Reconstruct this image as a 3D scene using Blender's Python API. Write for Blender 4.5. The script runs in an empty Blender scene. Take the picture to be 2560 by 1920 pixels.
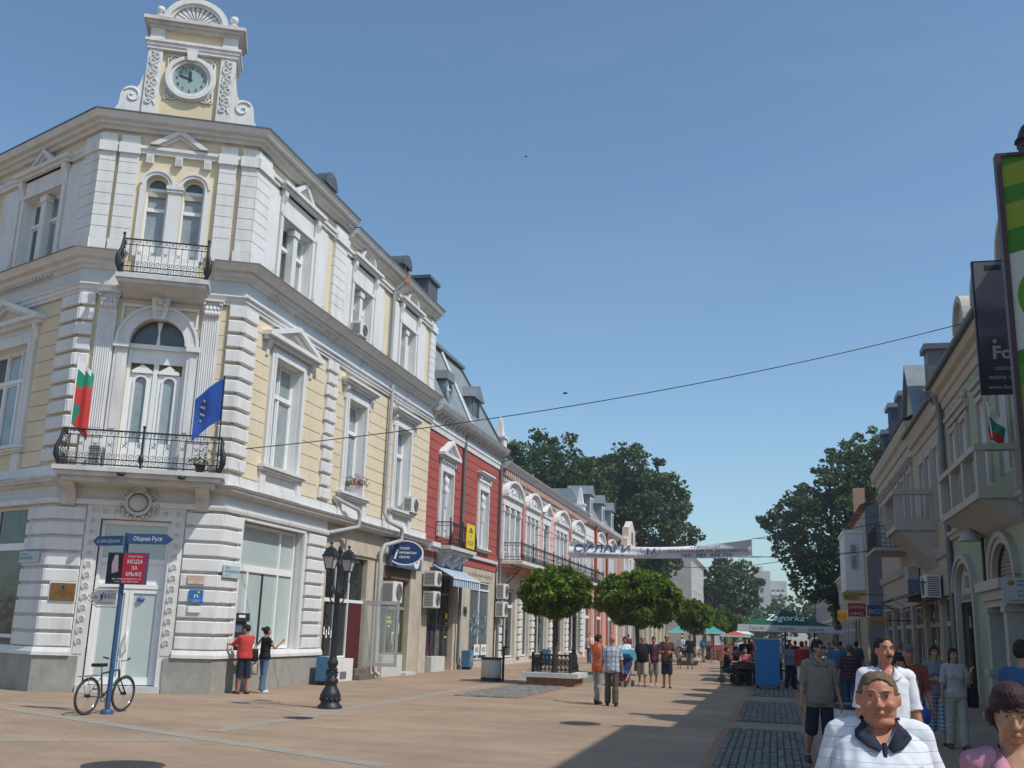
import bpy, bmesh, math, random
from mathutils import Vector, Matrix
random.seed(7)
C = bpy.context.scene.collection
SC = bpy.context.scene
PI = math.pi
R = math.radians

# ---------------------------------------------------------------- camera
cam = bpy.data.cameras.new('camera'); camo = bpy.data.objects.new('camera', cam); C.objects.link(camo)
cam.sensor_fit = 'HORIZONTAL'; cam.sensor_width = 36.0; cam.lens = 2570.0 / 2560.0 * 36.0
cam.clip_start = 0.1; cam.clip_end = 3000
def _cam():
    f, cx, cy = 2570., 1280., 960.; vp = (1935., 1594.); sl = .0316
    n = Vector((sl, -1.0)).normalized()
    d = abs(cy - (vp[1] + sl * (cx - vp[0]))) / math.sqrt(1 + sl * sl)
    V = Vector((cx, cy)) + n * (f * f / d)
    ray = lambda x, y: Vector((x - cx, -(y - cy), -f)).normalized()
    up = ray(V.x, V.y); Y = ray(*vp); Y = (Y - up * Y.dot(up)).normalized(); X = Y.cross(up)
    return Matrix((X, Y, up)).to_4x4()          # camera axes to world axes
CAM_H = 1.8
camo.matrix_world = Matrix.Translation((0, 0, CAM_H)) @ _cam()
SC.camera = camo
# ---------------------------------------------------------------- world, sun, exposure
SUN_EL = R(54); SUN_H = Vector((.955, -.295, 0)).normalized()
world = bpy.data.worlds.new('World'); SC.world = world; world.use_nodes = True
nt = world.node_tree; bg = nt.nodes['Background']
sky = nt.nodes.new('ShaderNodeTexSky'); sky.sky_type = 'NISHITA'; sky.sun_disc = False
sky.sun_elevation = SUN_EL; sky.sun_rotation = math.atan2(SUN_H.x, SUN_H.y)
sky.air_density = 1.0; sky.dust_density = 1.0; sky.ozone_density = 2.2; sky.altitude = 50
tint = nt.nodes.new('ShaderNodeMix'); tint.data_type = 'RGBA'; tint.blend_type = 'MULTIPLY'; tint.inputs['Factor'].default_value = 1; tint.inputs['B'].default_value = (.93, 1.07, 1.085, 1)
nt.links.new(sky.outputs[0], tint.inputs['A']); 
_tc = nt.nodes.new('ShaderNodeTexCoord'); _mp = nt.nodes.new('ShaderNodeMapping'); _mp.inputs['Scale'].default_value = (1.6, 1.6, 6.0); _mp.inputs['Rotation'].default_value = (.25, .1, .5)
_n = nt.nodes.new('ShaderNodeTexNoise'); _n.inputs['Scale'].default_value = 1.7; _n.inputs['Detail'].default_value = 8; _n.inputs['Roughness'].default_value = .58; _n.inputs['Distortion'].default_value = .5
_r = nt.nodes.new('ShaderNodeMapRange'); _r.inputs[1].default_value = .52; _r.inputs[2].default_value = .78; _r.inputs[4].default_value = .05
_m = nt.nodes.new('ShaderNodeMix'); _m.data_type = 'RGBA'; _m.inputs['B'].default_value = (4.6, 5.2, 5.9, 1)      # thin veils of high cloud
nt.links.new(_tc.outputs['Generated'], _mp.inputs['Vector']); nt.links.new(_mp.outputs['Vector'], _n.inputs['Vector']); nt.links.new(_n.outputs['Fac'], _r.inputs['Value']); nt.links.new(_r.outputs['Result'], _m.inputs['Factor'])
nt.links.new(tint.outputs['Result'], _m.inputs['A']); nt.links.new(_m.outputs['Result'], bg.inputs[0]); bg.inputs[1].default_value = 0.15
sun = bpy.data.lights.new('sun', 'SUN'); suno = bpy.data.objects.new('sun', sun); C.objects.link(suno)
sun.energy = 4.0; sun.angle = R(0.53); sun.color = (1.0, .955, .88)
sd = (SUN_H * math.cos(SUN_EL) + Vector((0, 0, math.sin(SUN_EL))))
suno.rotation_euler = sd.to_track_quat('Z', 'Y').to_euler(); suno.location = (40, -10, 60)
SC.view_settings.view_transform = 'Standard'; SC.view_settings.look = 'None'
SC.view_settings.exposure = -0.12; SC.view_settings.gamma = 1.0; SC.view_settings.use_curve_mapping = False
SC.cycles.max_bounces = 5; SC.cycles.diffuse_bounces = 3; SC.cycles.glossy_bounces = 2
SC.cycles.transparent_max_bounces = 6; SC.cycles.use_denoising = True
SC.cycles.caustics_reflective = False; SC.cycles.caustics_refractive = False

# ---------------------------------------------------------------- materials
MATS = {}
def mat(name, col, rough=.8, var=.12, scale=3., bump=0., metal=0., spec=.3, grime=0., gcol=(.16, .14, .12), fine=0.):
    if name in MATS: return MATS[name]
    m = bpy.data.materials.new(name); m.use_nodes = True; MATS[name] = m
    t = m.node_tree; b = t.nodes['Principled BSDF']
    b.inputs['Roughness'].default_value = rough; b.inputs['Metallic'].default_value = metal
    b.inputs['Specular IOR Level'].default_value = spec
    m.diffuse_color = (*col, 1)
    if var <= 0:
        b.inputs['Base Color'].default_value = (*col, 1); return m
    geo = t.nodes.new('ShaderNodeNewGeometry')
    nz = t.nodes.new('ShaderNodeTexNoise'); nz.inputs['Scale'].default_value = scale; nz.inputs['Detail'].default_value = 8; nz.inputs['Roughness'].default_value = .65
    t.links.new(geo.outputs['Position'], nz.inputs['Vector'])
    rp = t.nodes.new('ShaderNodeValToRGB')
    rp.color_ramp.elements[0].position = .3; rp.color_ramp.elements[1].position = .7
    rp.color_ramp.elements[0].color = (*[c * (1 - var) for c in col], 1)
    rp.color_ramp.elements[1].color = (*[min(1, c * (1 + var * .6)) for c in col], 1)
    t.links.new(nz.outputs['Fac'], rp.inputs['Fac']); out = rp.outputs['Color']
    if grime > 0:       # rain streaks and blotches of dirt
        mp = t.nodes.new('ShaderNodeMapping'); mp.inputs['Scale'].default_value = (2.2, 2.2, .35)
        t.links.new(geo.outputs['Position'], mp.inputs['Vector'])
        n2 = t.nodes.new('ShaderNodeTexNoise'); n2.inputs['Scale'].default_value = 1.0; n2.inputs['Detail'].default_value = 9; n2.inputs['Roughness'].default_value = .72
        t.links.new(mp.outputs['Vector'], n2.inputs['Vector'])
        r2 = t.nodes.new('ShaderNodeMapRange'); r2.inputs[1].default_value = .49; r2.inputs[2].default_value = .77; r2.inputs[4].default_value = grime
        t.links.new(n2.outputs['Fac'], r2.inputs['Value'])
        mx = t.nodes.new('ShaderNodeMix'); mx.data_type = 'RGBA'; mx.inputs['B'].default_value = (*gcol, 1)
        t.links.new(r2.outputs['Result'], mx.inputs['Factor']); t.links.new(out, mx.inputs['A']); out = mx.outputs['Result']
    t.links.new(out, b.inputs['Base Color'])
    if bump > 0:
        n3 = t.nodes.new('ShaderNodeTexNoise'); n3.inputs['Scale'].default_value = fine or 60.; n3.inputs['Detail'].default_value = 6
        t.links.new(geo.outputs['Position'], n3.inputs['Vector'])
        bp = t.nodes.new('ShaderNodeBump'); bp.inputs['Strength'].default_value = bump; bp.inputs['Distance'].default_value = .01
        t.links.new(n3.outputs['Fac'], bp.inputs['Height']); t.links.new(bp.outputs['Normal'], b.inputs['Normal'])
    return m
def glass(name, col, rough=.06):
    new = name not in MATS; m = mat(name, col, rough, .25, .7, spec=.55)
    if new:     # old panes: faintly wavy, so that what they mirror is bent
        t = m.node_tree; g = t.nodes.new('ShaderNodeNewGeometry'); n = t.nodes.new('ShaderNodeTexNoise'); n.inputs['Scale'].default_value = 1.6; t.links.new(g.outputs['Position'], n.inputs['Vector'])
        b = t.nodes.new('ShaderNodeBump'); b.inputs['Strength'].default_value = .35; b.inputs['Distance'].default_value = .05; t.links.new(n.outputs['Fac'], b.inputs['Height']); t.links.new(b.outputs['Normal'], t.nodes['Principled BSDF'].inputs['Normal'])
    return m

WHITE = mat('white_stucco', (.70, .70, .695), .85, .06, 1.6, .12, grime=.6, gcol=(.40, .38, .34))
CREAM = mat('cream_stucco', (.70, .60, .41), .88, .07, 1.2, .12, grime=.28, gcol=(.48, .40, .28))
YELLOW = mat('yellow_stucco', (.70, .60, .43), .9, .07, 1.0, .1, grime=.3, gcol=(.45, .38, .27))
STONE = mat('worn_stone', (.58, .575, .56), .9, .14, 2.5, .2, grime=.5, gcol=(.25, .235, .22))
CORN = mat('cornice_stucco', (.64, .635, .62), .9, .08, 2.0, .15, grime=.45, gcol=(.34, .325, .30))
GREYPL = mat('grey_plinth_render', (.34, .33, .30), .92, .22, 2.2, .3, grime=.5, gcol=(.17, .155, .135))
BEIGE = mat('beige_plaster', (.52, .46, .37), .92, .2, 1.3, .25, grime=.7, gcol=(.25, .22, .18))
IRON = mat('black_iron', (.018, .018, .022), .5, .2, 8, spec=.5)
PVC = mat('white_frame', (.78, .79, .78), .45, .04, 4)
PANE = glass('window_glass', (.085, .11, .125), .05)
BLIND = mat('blind_glass', (.44, .52, .51), .12, .08, .8, spec=.5)
CURT = mat('curtained_glass', (.30, .35, .37), .08, .3, 1.6, spec=.5)
DARKG = glass('shop_glass', (.022, .026, .024), .04)
GREENG = glass('green_shop_glass', (.03, .05, .036), .05)
RED = mat('red_stucco', (.37, .09, .075), .88, .1, 1.2, .1, grime=.25, gcol=(.3, .08, .07))
PINK = mat('pink_stucco', (.72, .42, .36), .9, .07, 1.2, .1, grime=.22, gcol=(.5, .32, .27))
DENT = mat('brick_dentil', (.48, .27, .21), .9, .12, 2)
ORANGE = mat('orange_stucco', (.68, .25, .13), .9, .08, 1.4, .1, grime=.2, gcol=(.45, .2, .12))
ZINC = mat('zinc_roof', (.22, .25, .27), .55, .2, 1.5, .1, .3, .4, .4, (.12, .13, .14))
LEAD = mat('dark_roof_metal', (.12, .13, .14), .55, .25, 2., .1, .3)
BROWNF = mat('cornice_flashing', (.22, .185, .165), .8, .2, 3)
TILE = mat('red_roof_tile', (.32, .12, .07), .9, .3, 6, .3)
PIPE = mat('grey_pipe', (.42, .43, .43), .5, .12, 3, grime=.3)
PIPED = mat('dark_pipe', (.20, .21, .22), .5, .2, 3)
ACW = mat('ac_white', (.70, .69, .65), .5, .06, 4, grime=.3)
ACD = mat('ac_grille', (.16, .16, .16), .6, .1, 20)
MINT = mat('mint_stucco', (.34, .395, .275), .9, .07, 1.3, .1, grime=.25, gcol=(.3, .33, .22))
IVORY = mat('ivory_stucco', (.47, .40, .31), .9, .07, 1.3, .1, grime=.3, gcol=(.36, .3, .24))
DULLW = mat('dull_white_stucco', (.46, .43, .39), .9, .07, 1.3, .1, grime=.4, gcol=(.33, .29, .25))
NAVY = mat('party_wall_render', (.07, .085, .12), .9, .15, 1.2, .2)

# ---------------------------------------------------------------- mesh builder
class MB:
    def __init__(s): s.v = []; s.f = []; s.mi = []; s.sm = []
    def add(s, vs, fs, mi=0, smooth=False):
        o = len(s.v); s.v += [tuple(v) for v in vs]
        for f in fs: s.f.append([i + o for i in f]); s.mi.append(mi); s.sm.append(smooth)
    def hexa(s, p, mi=0):       # p: 4 of one side, the 4 opposite
        s.add(p, [(0, 1, 2, 3), (7, 6, 5, 4), (0, 4, 5, 1), (1, 5, 6, 2), (2, 6, 7, 3), (3, 7, 4, 0)], mi)
    def box(s, a, b, mi=0):
        (x0, y0, z0), (x1, y1, z1) = a, b
        s.hexa([(x0, y0, z0), (x1, y0, z0), (x1, y1, z0), (x0, y1, z0), (x0, y0, z1), (x1, y0, z1), (x1, y1, z1), (x0, y1, z1)], mi)
    def fb(s, F, u0, u1, z0, z1, d0, d1, mi=0):
        s.hexa([F(u0, z0, d0), F(u1, z0, d0), F(u1, z1, d0), F(u0, z1, d0), F(u0, z0, d1), F(u1, z0, d1), F(u1, z1, d1), F(u0, z1, d1)], mi)
    def taper(s, F, u0, u1, z0, z1, d0, d1, t=.02, mi=0):   # block with chamfered front edges
        m = min(t, (u1 - u0) * .3, (z1 - z0) * .3)
        b = d1 - m
        A = [F(u0, z0, d0), F(u1, z0, d0), F(u1, z1, d0), F(u0, z1, d0)]
        B = [F(u0, z0, b), F(u1, z0, b), F(u1, z1, b), F(u0, z1, b)]
        D = [F(u0 + m, z0 + m, d1), F(u1 - m, z0 + m, d1), F(u1 - m, z1 - m, d1), F(u0 + m, z1 - m, d1)]
        fs = [(0, 1, 2, 3), (8, 9, 10, 11)]
        for i in range(4):
            j = (i + 1) % 4; fs += [(i, j, j + 4, i + 4), (i + 4, j + 4, j + 8, i + 8)]
        s.add(A + B + D, fs, mi)
    def prism(s, F, pts, d0, d1, mi=0, smooth=False):    # polygon in (u,z) extruded in d
        n = len(pts)
        s.add([F(u, z, d0) for u, z in pts] + [F(u, z, d1) for u, z in pts], [list(range(n)), [n + i for i in range(n)][::-1]] + [(i, (i + 1) % n, n + (i + 1) % n, n + i) for i in range(n)], mi, smooth)
    def arc(s, F, cu, cz, r0, r1, a0, a1, d0, d1, n=14, mi=0, ez=1.0):   # ring sector
        vs = []; fs = []
        for i in range(n + 1):
            a = a0 + (a1 - a0) * i / n; c, t = math.cos(a), math.sin(a) * ez
            vs += [F(cu + r0 * c, cz + r0 * t, d0), F(cu + r1 * c, cz + r1 * t, d0), F(cu + r1 * c, cz + r1 * t, d1), F(cu + r0 * c, cz + r0 * t, d1)]
        for i in range(n):
            o = i * 4
            for k in range(4): fs.append((o + k, o + (k + 1) % 4, o + 4 + (k + 1) % 4, o + 4 + k))
        if abs(a1 - a0) < 2 * PI - .01: fs += [(0, 1, 2, 3), tuple(n * 4 + k for k in (3, 2, 1, 0))]
        s.add(vs, fs, mi)
    def tube(s, pts, r, n=6, mi=0, smooth=True, cap=True):
        pts = [Vector(p) for p in pts]; rs = r if isinstance(r, (list, tuple)) else [r] * len(pts)
        vs = []; fs = []; prev = None
        for i, p in enumerate(pts):
            t = (pts[min(i + 1, len(pts) - 1)] - pts[max(i - 1, 0)])
            t = t.normalized() if t.length > 1e-9 else Vector((0, 0, 1))
            if prev is None:
                a = Vector((0, 0, 1)) if abs(t.z) < .9 else Vector((1, 0, 0)); x = t.cross(a).normalized()
            else: x = (prev - t * prev.dot(t)).normalized()
            prev = x; y = t.cross(x)
            for k in range(n):
                w = 2 * PI * k / n; vs.append(p + (x * math.cos(w) + y * math.sin(w)) * rs[i])
        for i in range(len(pts) - 1):
            for k in range(n):
                k2 = (k + 1) % n; fs.append((i * n + k, i * n + k2, (i + 1) * n + k2, (i + 1) * n + k))
        s.add(vs, fs, mi, smooth)
        if cap: s.add(vs[:n], [list(range(n))[::-1]], mi); s.add(vs[-n:], [list(range(n))], mi)
    def lathe(s, o, prof, n=12, mi=0, smooth=True, sx=1, sy=1):    # prof: (r, z) up the axis at o
        vs = []; fs = []
        for r, z in prof:
            for k in range(n):
                a = 2 * PI * k / n; vs.append((o[0] + r * sx * math.cos(a), o[1] + r * sy * math.sin(a), o[2] + z))
        for i in range(len(prof) - 1):
            for k in range(n): fs.append((i * n + k, i * n + (k + 1) % n, (i + 1) * n + (k + 1) % n, (i + 1) * n + k))
        s.add(vs, fs, mi, smooth); s.add(vs[:n], [list(range(n))[::-1]], mi); s.add(vs[-n:], [list(range(n))], mi)
    def ball(s, o, r, n=10, mi=0, M=None):
        rx, ry, rz = r if isinstance(r, (tuple, list)) else (r, r, r)
        vs = []; fs = []; h = max(4, n // 2)
        for i in range(1, h):
            ph = PI * i / h
            for k in range(n):
                a = 2 * PI * k / n; vs.append(Vector((rx * math.sin(ph) * math.cos(a), ry * math.sin(ph) * math.sin(a), rz * math.cos(ph))))
        vs += [Vector((0, 0, rz)), Vector((0, 0, -rz))]; t = len(vs) - 2
        for i in range(h - 2):
            for k in range(n): fs.append((i * n + k, (i + 1) * n + k, (i + 1) * n + (k + 1) % n, i * n + (k + 1) % n))
        for k in range(n): fs += [(t, k, (k + 1) % n), (t + 1, (h - 2) * n + (k + 1) % n, (h - 2) * n + k)]
        if M is not None: vs = [M @ v for v in vs]
        s.add([Vector(o) + v for v in vs], fs, mi, True)
    def sweep(s, path, prof, mi=0, cap=True):     # plan path [(x,y)] walked with the outside on its right; prof [(d,z)]
        P = [Vector((p[0], p[1])) for p in path]; n = len(P); k = len(prof); vs = []
        for i in range(n):
            e = [(P[j + 1] - P[j]).normalized() for j in (i - 1, i) if 0 <= j < n - 1]
            ns = [Vector((q.y, -q.x)) for q in e]; m = sum(ns, Vector((0, 0))).normalized(); m /= max(.2, m.dot(ns[0]))
            vs += [(P[i].x + m.x * d, P[i].y + m.y * d, z) for d, z in prof]
        fs = []
        for i in range(n - 1):
            for q in range(k): fs.append((i * k + q, i * k + (q + 1) % k, (i + 1) * k + (q + 1) % k, (i + 1) * k + q))
        if cap: fs += [tuple(range(k))[::-1], tuple((n - 1) * k + q for q in range(k))]
        s.add(vs, fs, mi)
    def obj(s, name, mats, parent=None, fix=True, **kw):
        me = bpy.data.meshes.new(name); off = Vector((0, 0, 0))
        if parent is not None: off = wloc(parent)
        me.from_pydata([(v[0] - off.x, v[1] - off.y, v[2] - off.z) for v in s.v], [], s.f)
        if not isinstance(mats, (list, tuple)): mats = [mats]
        for m in mats: me.materials.append(m)
        me.polygons.foreach_set('material_index', s.mi); me.polygons.foreach_set('use_smooth', s.sm)
        if fix:
            b = bmesh.new(); b.from_mesh(me); bmesh.ops.recalc_face_normals(b, faces=b.faces); b.to_mesh(me); b.free()
        me.update()
        o = bpy.data.objects.new(name, me); C.objects.link(o)
        if parent is not None: o.parent = parent
        for k, v in kw.items(): o[k] = v
        return o
def wloc(o):
    v = Vector(o.location)
    while o.parent is not None: o = o.parent; v += Vector(o.location)
    return v
def thing(name, label, cat, loc=(0, 0, 0), group=None):
    o = bpy.data.objects.new(name, None); C.objects.link(o); o.location = loc; o.empty_display_size = .2
    o['label'] = label; o['category'] = cat
    if group: o['group'] = group
    return o
def tag(o, label, cat, group=None):
    o['label'] = label; o['category'] = cat
    if group: o['group'] = group
    return o
def frame(O, u, n):
    O = Vector(O); u = Vector(u); n = Vector(n)
    def F(a, z, d=0.): return (O.x + u.x * a + n.x * d, O.y + u.y * a + n.y * d, O.z + z)
    F.O, F.u, F.n = O, u, n
    return F
def copy_at(o, M, parent=None):
    """copy a thing with its parts and sub-parts; M moves the thing in the world"""
    c = o.copy(); C.objects.link(c)
    if M is not None: c.matrix_basis = M
    if parent is not None: c.parent = parent
    for ch in o.children: copy_at(ch, None, c)
    return c
_FONT = {}
def text(body, F, u, z, h, d, material, parent, align='LEFT', width=None, ext=.004, name='lettering', bold=0., shear=0., mirror=False):
    cu = bpy.data.curves.new('t', 'FONT'); cu.body = body; cu.size = 1; cu.align_x = align; cu.extrude = 0; cu.offset = bold; cu.shear = shear; cu.resolution_u = 3
    to = bpy.data.objects.new('t', cu); C.objects.link(to)
    dg = bpy.context.evaluated_depsgraph_get(); ev = to.evaluated_get(dg); me0 = ev.to_mesh()
    vs = [v.co.copy() for v in me0.vertices]; fs = [list(p.vertices) for p in me0.polygons]; ev.to_mesh_clear()
    bpy.data.objects.remove(to); bpy.data.curves.remove(cu)
    if not vs: return None
    sz = h / .72; w = max(v.x for v in vs) - min(v.x for v in vs); sx = sz if width is None else width / max(w, 1e-6)
    if mirror: sx = -sx
    mb = MB(); mb.add([F(u + v.x * sx, z + v.y * sz, d) for v in vs], fs)
    return mb.obj(name, material, parent, fix=False)
# ================================================================ the setting
def ground_material():
    m = bpy.data.materials.new('street_paving'); m.use_nodes = True; t = m.node_tree; b = t.nodes['Principled BSDF']; b.inputs['Roughness'].default_value = .82
    L = t.links.new; N = t.nodes.new
    geo = N('ShaderNodeNewGeometry')
    br = N('ShaderNodeTexBrick'); br.inputs['Scale'].default_value = 1.0; br.inputs['Brick Width'].default_value = .21; br.inputs['Row Height'].default_value = .105; br.inputs['Mortar Size'].default_value = .006
    br.inputs['Color1'].default_value = (.365, .255, .168, 1); br.inputs['Color2'].default_value = (.325, .23, .155, 1); br.inputs['Mortar'].default_value = (.21, .155, .11, 1); br.inputs['Mortar Smooth'].default_value = .4
    L(geo.outputs['Position'], br.inputs['Vector'])
    n1 = N('ShaderNodeTexNoise'); n1.inputs['Scale'].default_value = .35; n1.inputs['Detail'].default_value = 9; n1.inputs['Roughness'].default_value = .62; L(geo.outputs['Position'], n1.inputs['Vector'])
    r1 = N('ShaderNodeMapRange'); r1.inputs[1].default_value = .3; r1.inputs[2].default_value = .7; r1.inputs[3].default_value = .78; r1.inputs[4].default_value = 1.16; L(n1.outputs['Fac'], r1.inputs['Value'])
    mp = N('ShaderNodeMapping'); mp.inputs['Scale'].default_value = (.35, 1.6, 1); L(geo.outputs['Position'], mp.inputs['Vector'])
    n2 = N('ShaderNodeTexNoise'); n2.inputs['Scale'].default_value = 1.; n2.inputs['Detail'].default_value = 7; L(mp.outputs['Vector'], n2.inputs['Vector'])   # laying courses that differ in tone
    r2 = N('ShaderNodeMapRange'); r2.inputs[1].default_value = .35; r2.inputs[2].default_value = .65; r2.inputs[3].default_value = .9; r2.inputs[4].default_value = 1.07; L(n2.outputs['Fac'], r2.inputs['Value'])
    mu = N('ShaderNodeMath'); mu.operation = 'MULTIPLY'; L(r1.outputs[0], mu.inputs[0]); L(r2.outputs[0], mu.inputs[1])
    hs = N('ShaderNodeHueSaturation'); L(br.outputs['Color'], hs.inputs['Color']); L(mu.outputs[0], hs.inputs['Value'])
    # darker spots: gum, drips and old stains
    n3 = N('ShaderNodeTexNoise'); n3.inputs['Scale'].default_value = 1.7; n3.inputs['Detail'].default_value = 10; n3.inputs['Roughness'].default_value = .75; L(geo.outputs['Position'], n3.inputs['Vector'])
    r3 = N('ShaderNodeMapRange'); r3.inputs[1].default_value = .54; r3.inputs[2].default_value = .74; r3.inputs[4].default_value = .5; L(n3.outputs['Fac'], r3.inputs['Value'])
    mx = N('ShaderNodeMix'); mx.data_type = 'RGBA'; mx.inputs['B'].default_value = (.17, .135, .11, 1); L(r3.outputs[0], mx.inputs['Factor']); L(hs.outputs['Color'], mx.inputs['A'])
    L(mx.outputs['Result'], b.inputs['Base Color'])
    bp = N('ShaderNodeBump'); bp.inputs['Strength'].default_value = .5; bp.inputs['Distance'].default_value = .006; L(br.outputs['Fac'], bp.inputs['Height']); bp.invert = True
    L(bp.outputs['Normal'], b.inputs['Normal'])
    return m
mb = MB()
for x0, x1 in ((-700, -40), (-40, 40), (40, 700)):
    for y0, y1 in ((-120, -20), (-20, 160), (160, 1300)):
        mb.add([(x0, y0, 0), (x1, y0, 0), (x1, y1, 0), (x0, y1, 0)], [(0, 1, 2, 3)])
mb.obj('ground', ground_material(), kind='structure')
STRIP = mat('grey_paving_slab', (.315, .28, .235), .85, .18, 2.2, .2, grime=.8, gcol=(.28, .225, .17))
STRIPR = mat('red_paving_band', (.34, .19, .12), .85, .16, 3, .2, grime=.4, gcol=(.2, .14, .1))
def strip(a, b, w, name='paving_strip', m=STRIP, z=.004):
    a = Vector(a); b = Vector(b); e = (b - a).normalized(); n = Vector((-e.y, e.x)) * w / 2
    mb = MB(); L_ = (b - a).length; k = max(1, int(L_ / .6))
    for i in range(k):      # one slab after the other with open joints
        p = a + e * (L_ * i / k + .006); q = a + e * (L_ * (i + 1) / k - .006); h = random.uniform(0, .003)
        c = [p - n, q - n, q + n, p + n]
        mb.hexa([(v.x, v.y, .001) for v in c] + [(v.x, v.y, z + h) for v in c])
    return mb.obj(name, m, kind='structure')
strip((-14.6, 18.0), (-5.0, 13.5), .34)
strip((-9.05, 16.2), (-9.35, 95), .34)
strip((-16.5, 10.3), (-8.7, 14.9), .34)
strip((-13.0, 23.2), (-9.4, 20.3), .16, 'paving_strip', STRIP)
for y in (45, 58, 72, 86): strip((-9.2, y), (-1.2, y), .3, 'paving_strip', STRIP)
def cobbles(x0, x1, y0, y1, cell, each, border=True):
    """a bed of split stone setts let into the paving"""
    bed = MB(); bed.box((x0, y0, .001), (x1, y1, .004)); bo = bed.obj('cobble_bed', mat('sett_joint', (.10, .09, .075), .95, .2, 8), kind='structure')
    sm = [mat('sett_grey', (.175, .175, .165), .85, .3, 12, .3), mat('sett_pale', (.225, .22, .205), .85, .3, 12, .3), mat('sett_brown', (.165, .145, .12), .85, .3, 12, .3)]
    rest = MB(); protos = []
    nx = int((x1 - x0) / cell); ny = int((y1 - y0) / cell); cx = (x1 - x0) / nx; cy = (y1 - y0) / ny
    for k in range(6):
        q = MB(); h = .03; w = [random.uniform(.84, .95) * cx / 2, random.uniform(.84, .95) * cy / 2]; t = .78
        b4 = [(-w[0], -w[1]), (w[0], -w[1]), (w[0], w[1]), (-w[0], w[1])]
        b4 = [(a + random.uniform(-.012, .012), b + random.uniform(-.012, .012)) for a, b in b4]
        q.add([(a, b, 0) for a, b in b4] + [(a, b, h * .6) for a, b in b4] + [(a * t, b * t, h) for a, b in b4], [(0, 1, 5, 4), (1, 2, 6, 5), (2, 3, 7, 6), (3, 0, 4, 7), (4, 5, 9, 8), (5, 6, 10, 9), (6, 7, 11, 10), (7, 4, 8, 11), (8, 9, 10, 11)])
        o = q.obj('sett', sm[k % 3]); protos.append((o.data, q)); bpy.data.objects.remove(o)
    cnt = 0
    for j in range(ny):
        for i in range(nx):
            x = x0 + cx * (i + .5); y = y0 + cy * (j + .5) + (cy * .25 if i % 2 else -cy * .25) * .6; z = .002 + random.uniform(-.008, .006); k = random.randrange(6)
            if cnt < each:
                o = bpy.data.objects.new('sett', protos[k][0]); C.objects.link(o); o.parent = bo; o.location = (x, y, z); o.rotation_euler = (random.uniform(-.06, .06), random.uniform(-.06, .06), random.choice((0, PI)) + random.uniform(-.05, .05)); cnt += 1
            else:
                q = protos[k][1]; rest.add([(v[0] + x, v[1] + y, v[2] + z) for v in q.v], q.f, k % 3)
    if rest.v: rest.obj('sett_field', sm, bo, kind='stuff')
    if border:
        for a, b in (((x0 - .09, y0 - .2), (x0 - .09, y1 + .2)), ((x1 + .09, y0 - .2), (x1 + .09, y1 + .2))): strip(a, b, .16, 'paving_strip', STRIPR)
cobbles(-.90, .46, 13.4, 22.0, .112, 300)
cobbles(-.85, .52, 24.0, 31.4, .125, 0)
cobbles(-.80, .56, 34.4, 42.0, .15, 0)
cobbles(-8.45, -6.7, 27.9, 34.6, .14, 0)
cobbles(-8.4, -6.6, 38.6, 44.2, .17, 0)
# manhole covers
for x, y, r in ((-3.83, 21.4, .42), (-7.9, 12.0, .50), (-9.0, 19.3, .3)):
    mb = MB(); mb.lathe((x, y, 0), [(r, .001), (r, .006), (r - .05, .008), (r - .06, .004), (r - .09, .004), (r - .1, .008), (.1, .008)], 28, smooth=False)
    for a in range(-3, 4):
        w = math.sqrt(max(0, (r * .75) ** 2 - (a * r * .2) ** 2))
        mb.box((x - w, y + a * r * .2 - .012, .0082), (x + w, y + a * r * .2 + .012, .0105))
    tag(mb.obj('manhole_cover', mat('cast_iron_cover', (.075, .07, .068), .6, .3, 9, .2, .4)), {0: 'round iron manhole cover out in the sunny middle of the street', 1: 'round manhole cover cut by the bottom edge of the photo', 2: 'small manhole cover near the foot of the lamp post'}[[-3.83, -7.9, -9.0].index(x)], 'manhole cover', 'manhole covers in the paving')
# ================================================================ shared building pieces
def split_free(a, b, holes):
    segs = [(a, b)]
    for h0, h1 in holes:
        out = []
        for s0, s1 in segs:
            if h1 <= s0 or h0 >= s1: out.append((s0, s1)); continue
            if h0 > s0: out.append((s0, h0))
            if h1 < s1: out.append((h1, s1))
        segs = out
    return [s for s in segs if s[1] - s[0] > .04]
def wall(F, u0, u1, z0, z1, holes, m, parent, d=0., depth=.4, name='wall'):
    """wall slab with rectangular holes (u0,u1,z0,z1)"""
    zs = sorted({z0, z1, *[min(max(h[k], z0), z1) for h in holes for k in (2, 3)]}); mb = MB()
    for a, b in zip(zs, zs[1:]):
        if b - a < 1e-4: continue
        for s0, s1 in split_free(u0, u1, [(h[0], h[1]) for h in holes if h[2] < b - 1e-4 and h[3] > a + 1e-4]): mb.fb(F, s0, s1, a, b, d - depth, d)
    return mb.obj(name, m, parent)
def courses(F, u0, u1, z0, z1, pitch, holes, m, parent, d0=0., d1=.03, step=1.25, gap=.016, name='wall_block', first=0):
    """ashlar blocks, every block an object"""
    n = max(1, round((z1 - z0) / pitch)); p = (z1 - z0) / n; k = 0
    for i in range(n):
        a, b = z0 + i * p + gap / 2, z0 + (i + 1) * p - gap / 2
        hs = [(h[0], h[1]) for h in holes if h[2] < b and h[3] > a]
        for s0, s1 in split_free(u0, u1, hs):
            cuts = [s0]; c = math.floor(s0 / step) * step + ((i + first) % 2) * step / 2
            while c < s1 - .22:
                if c > s0 + .22: cuts.append(c)
                c += step
            cuts.append(s1)
            for c0, c1 in zip(cuts, cuts[1:]):
                mb = MB(); mb.taper(F, c0 + (gap / 4 if c0 > s0 else 0), c1 - (gap / 4 if c1 < s1 else 0), a, b, d0, d1, .008); mb.obj(name, m, parent); k += 1
    return k
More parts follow.
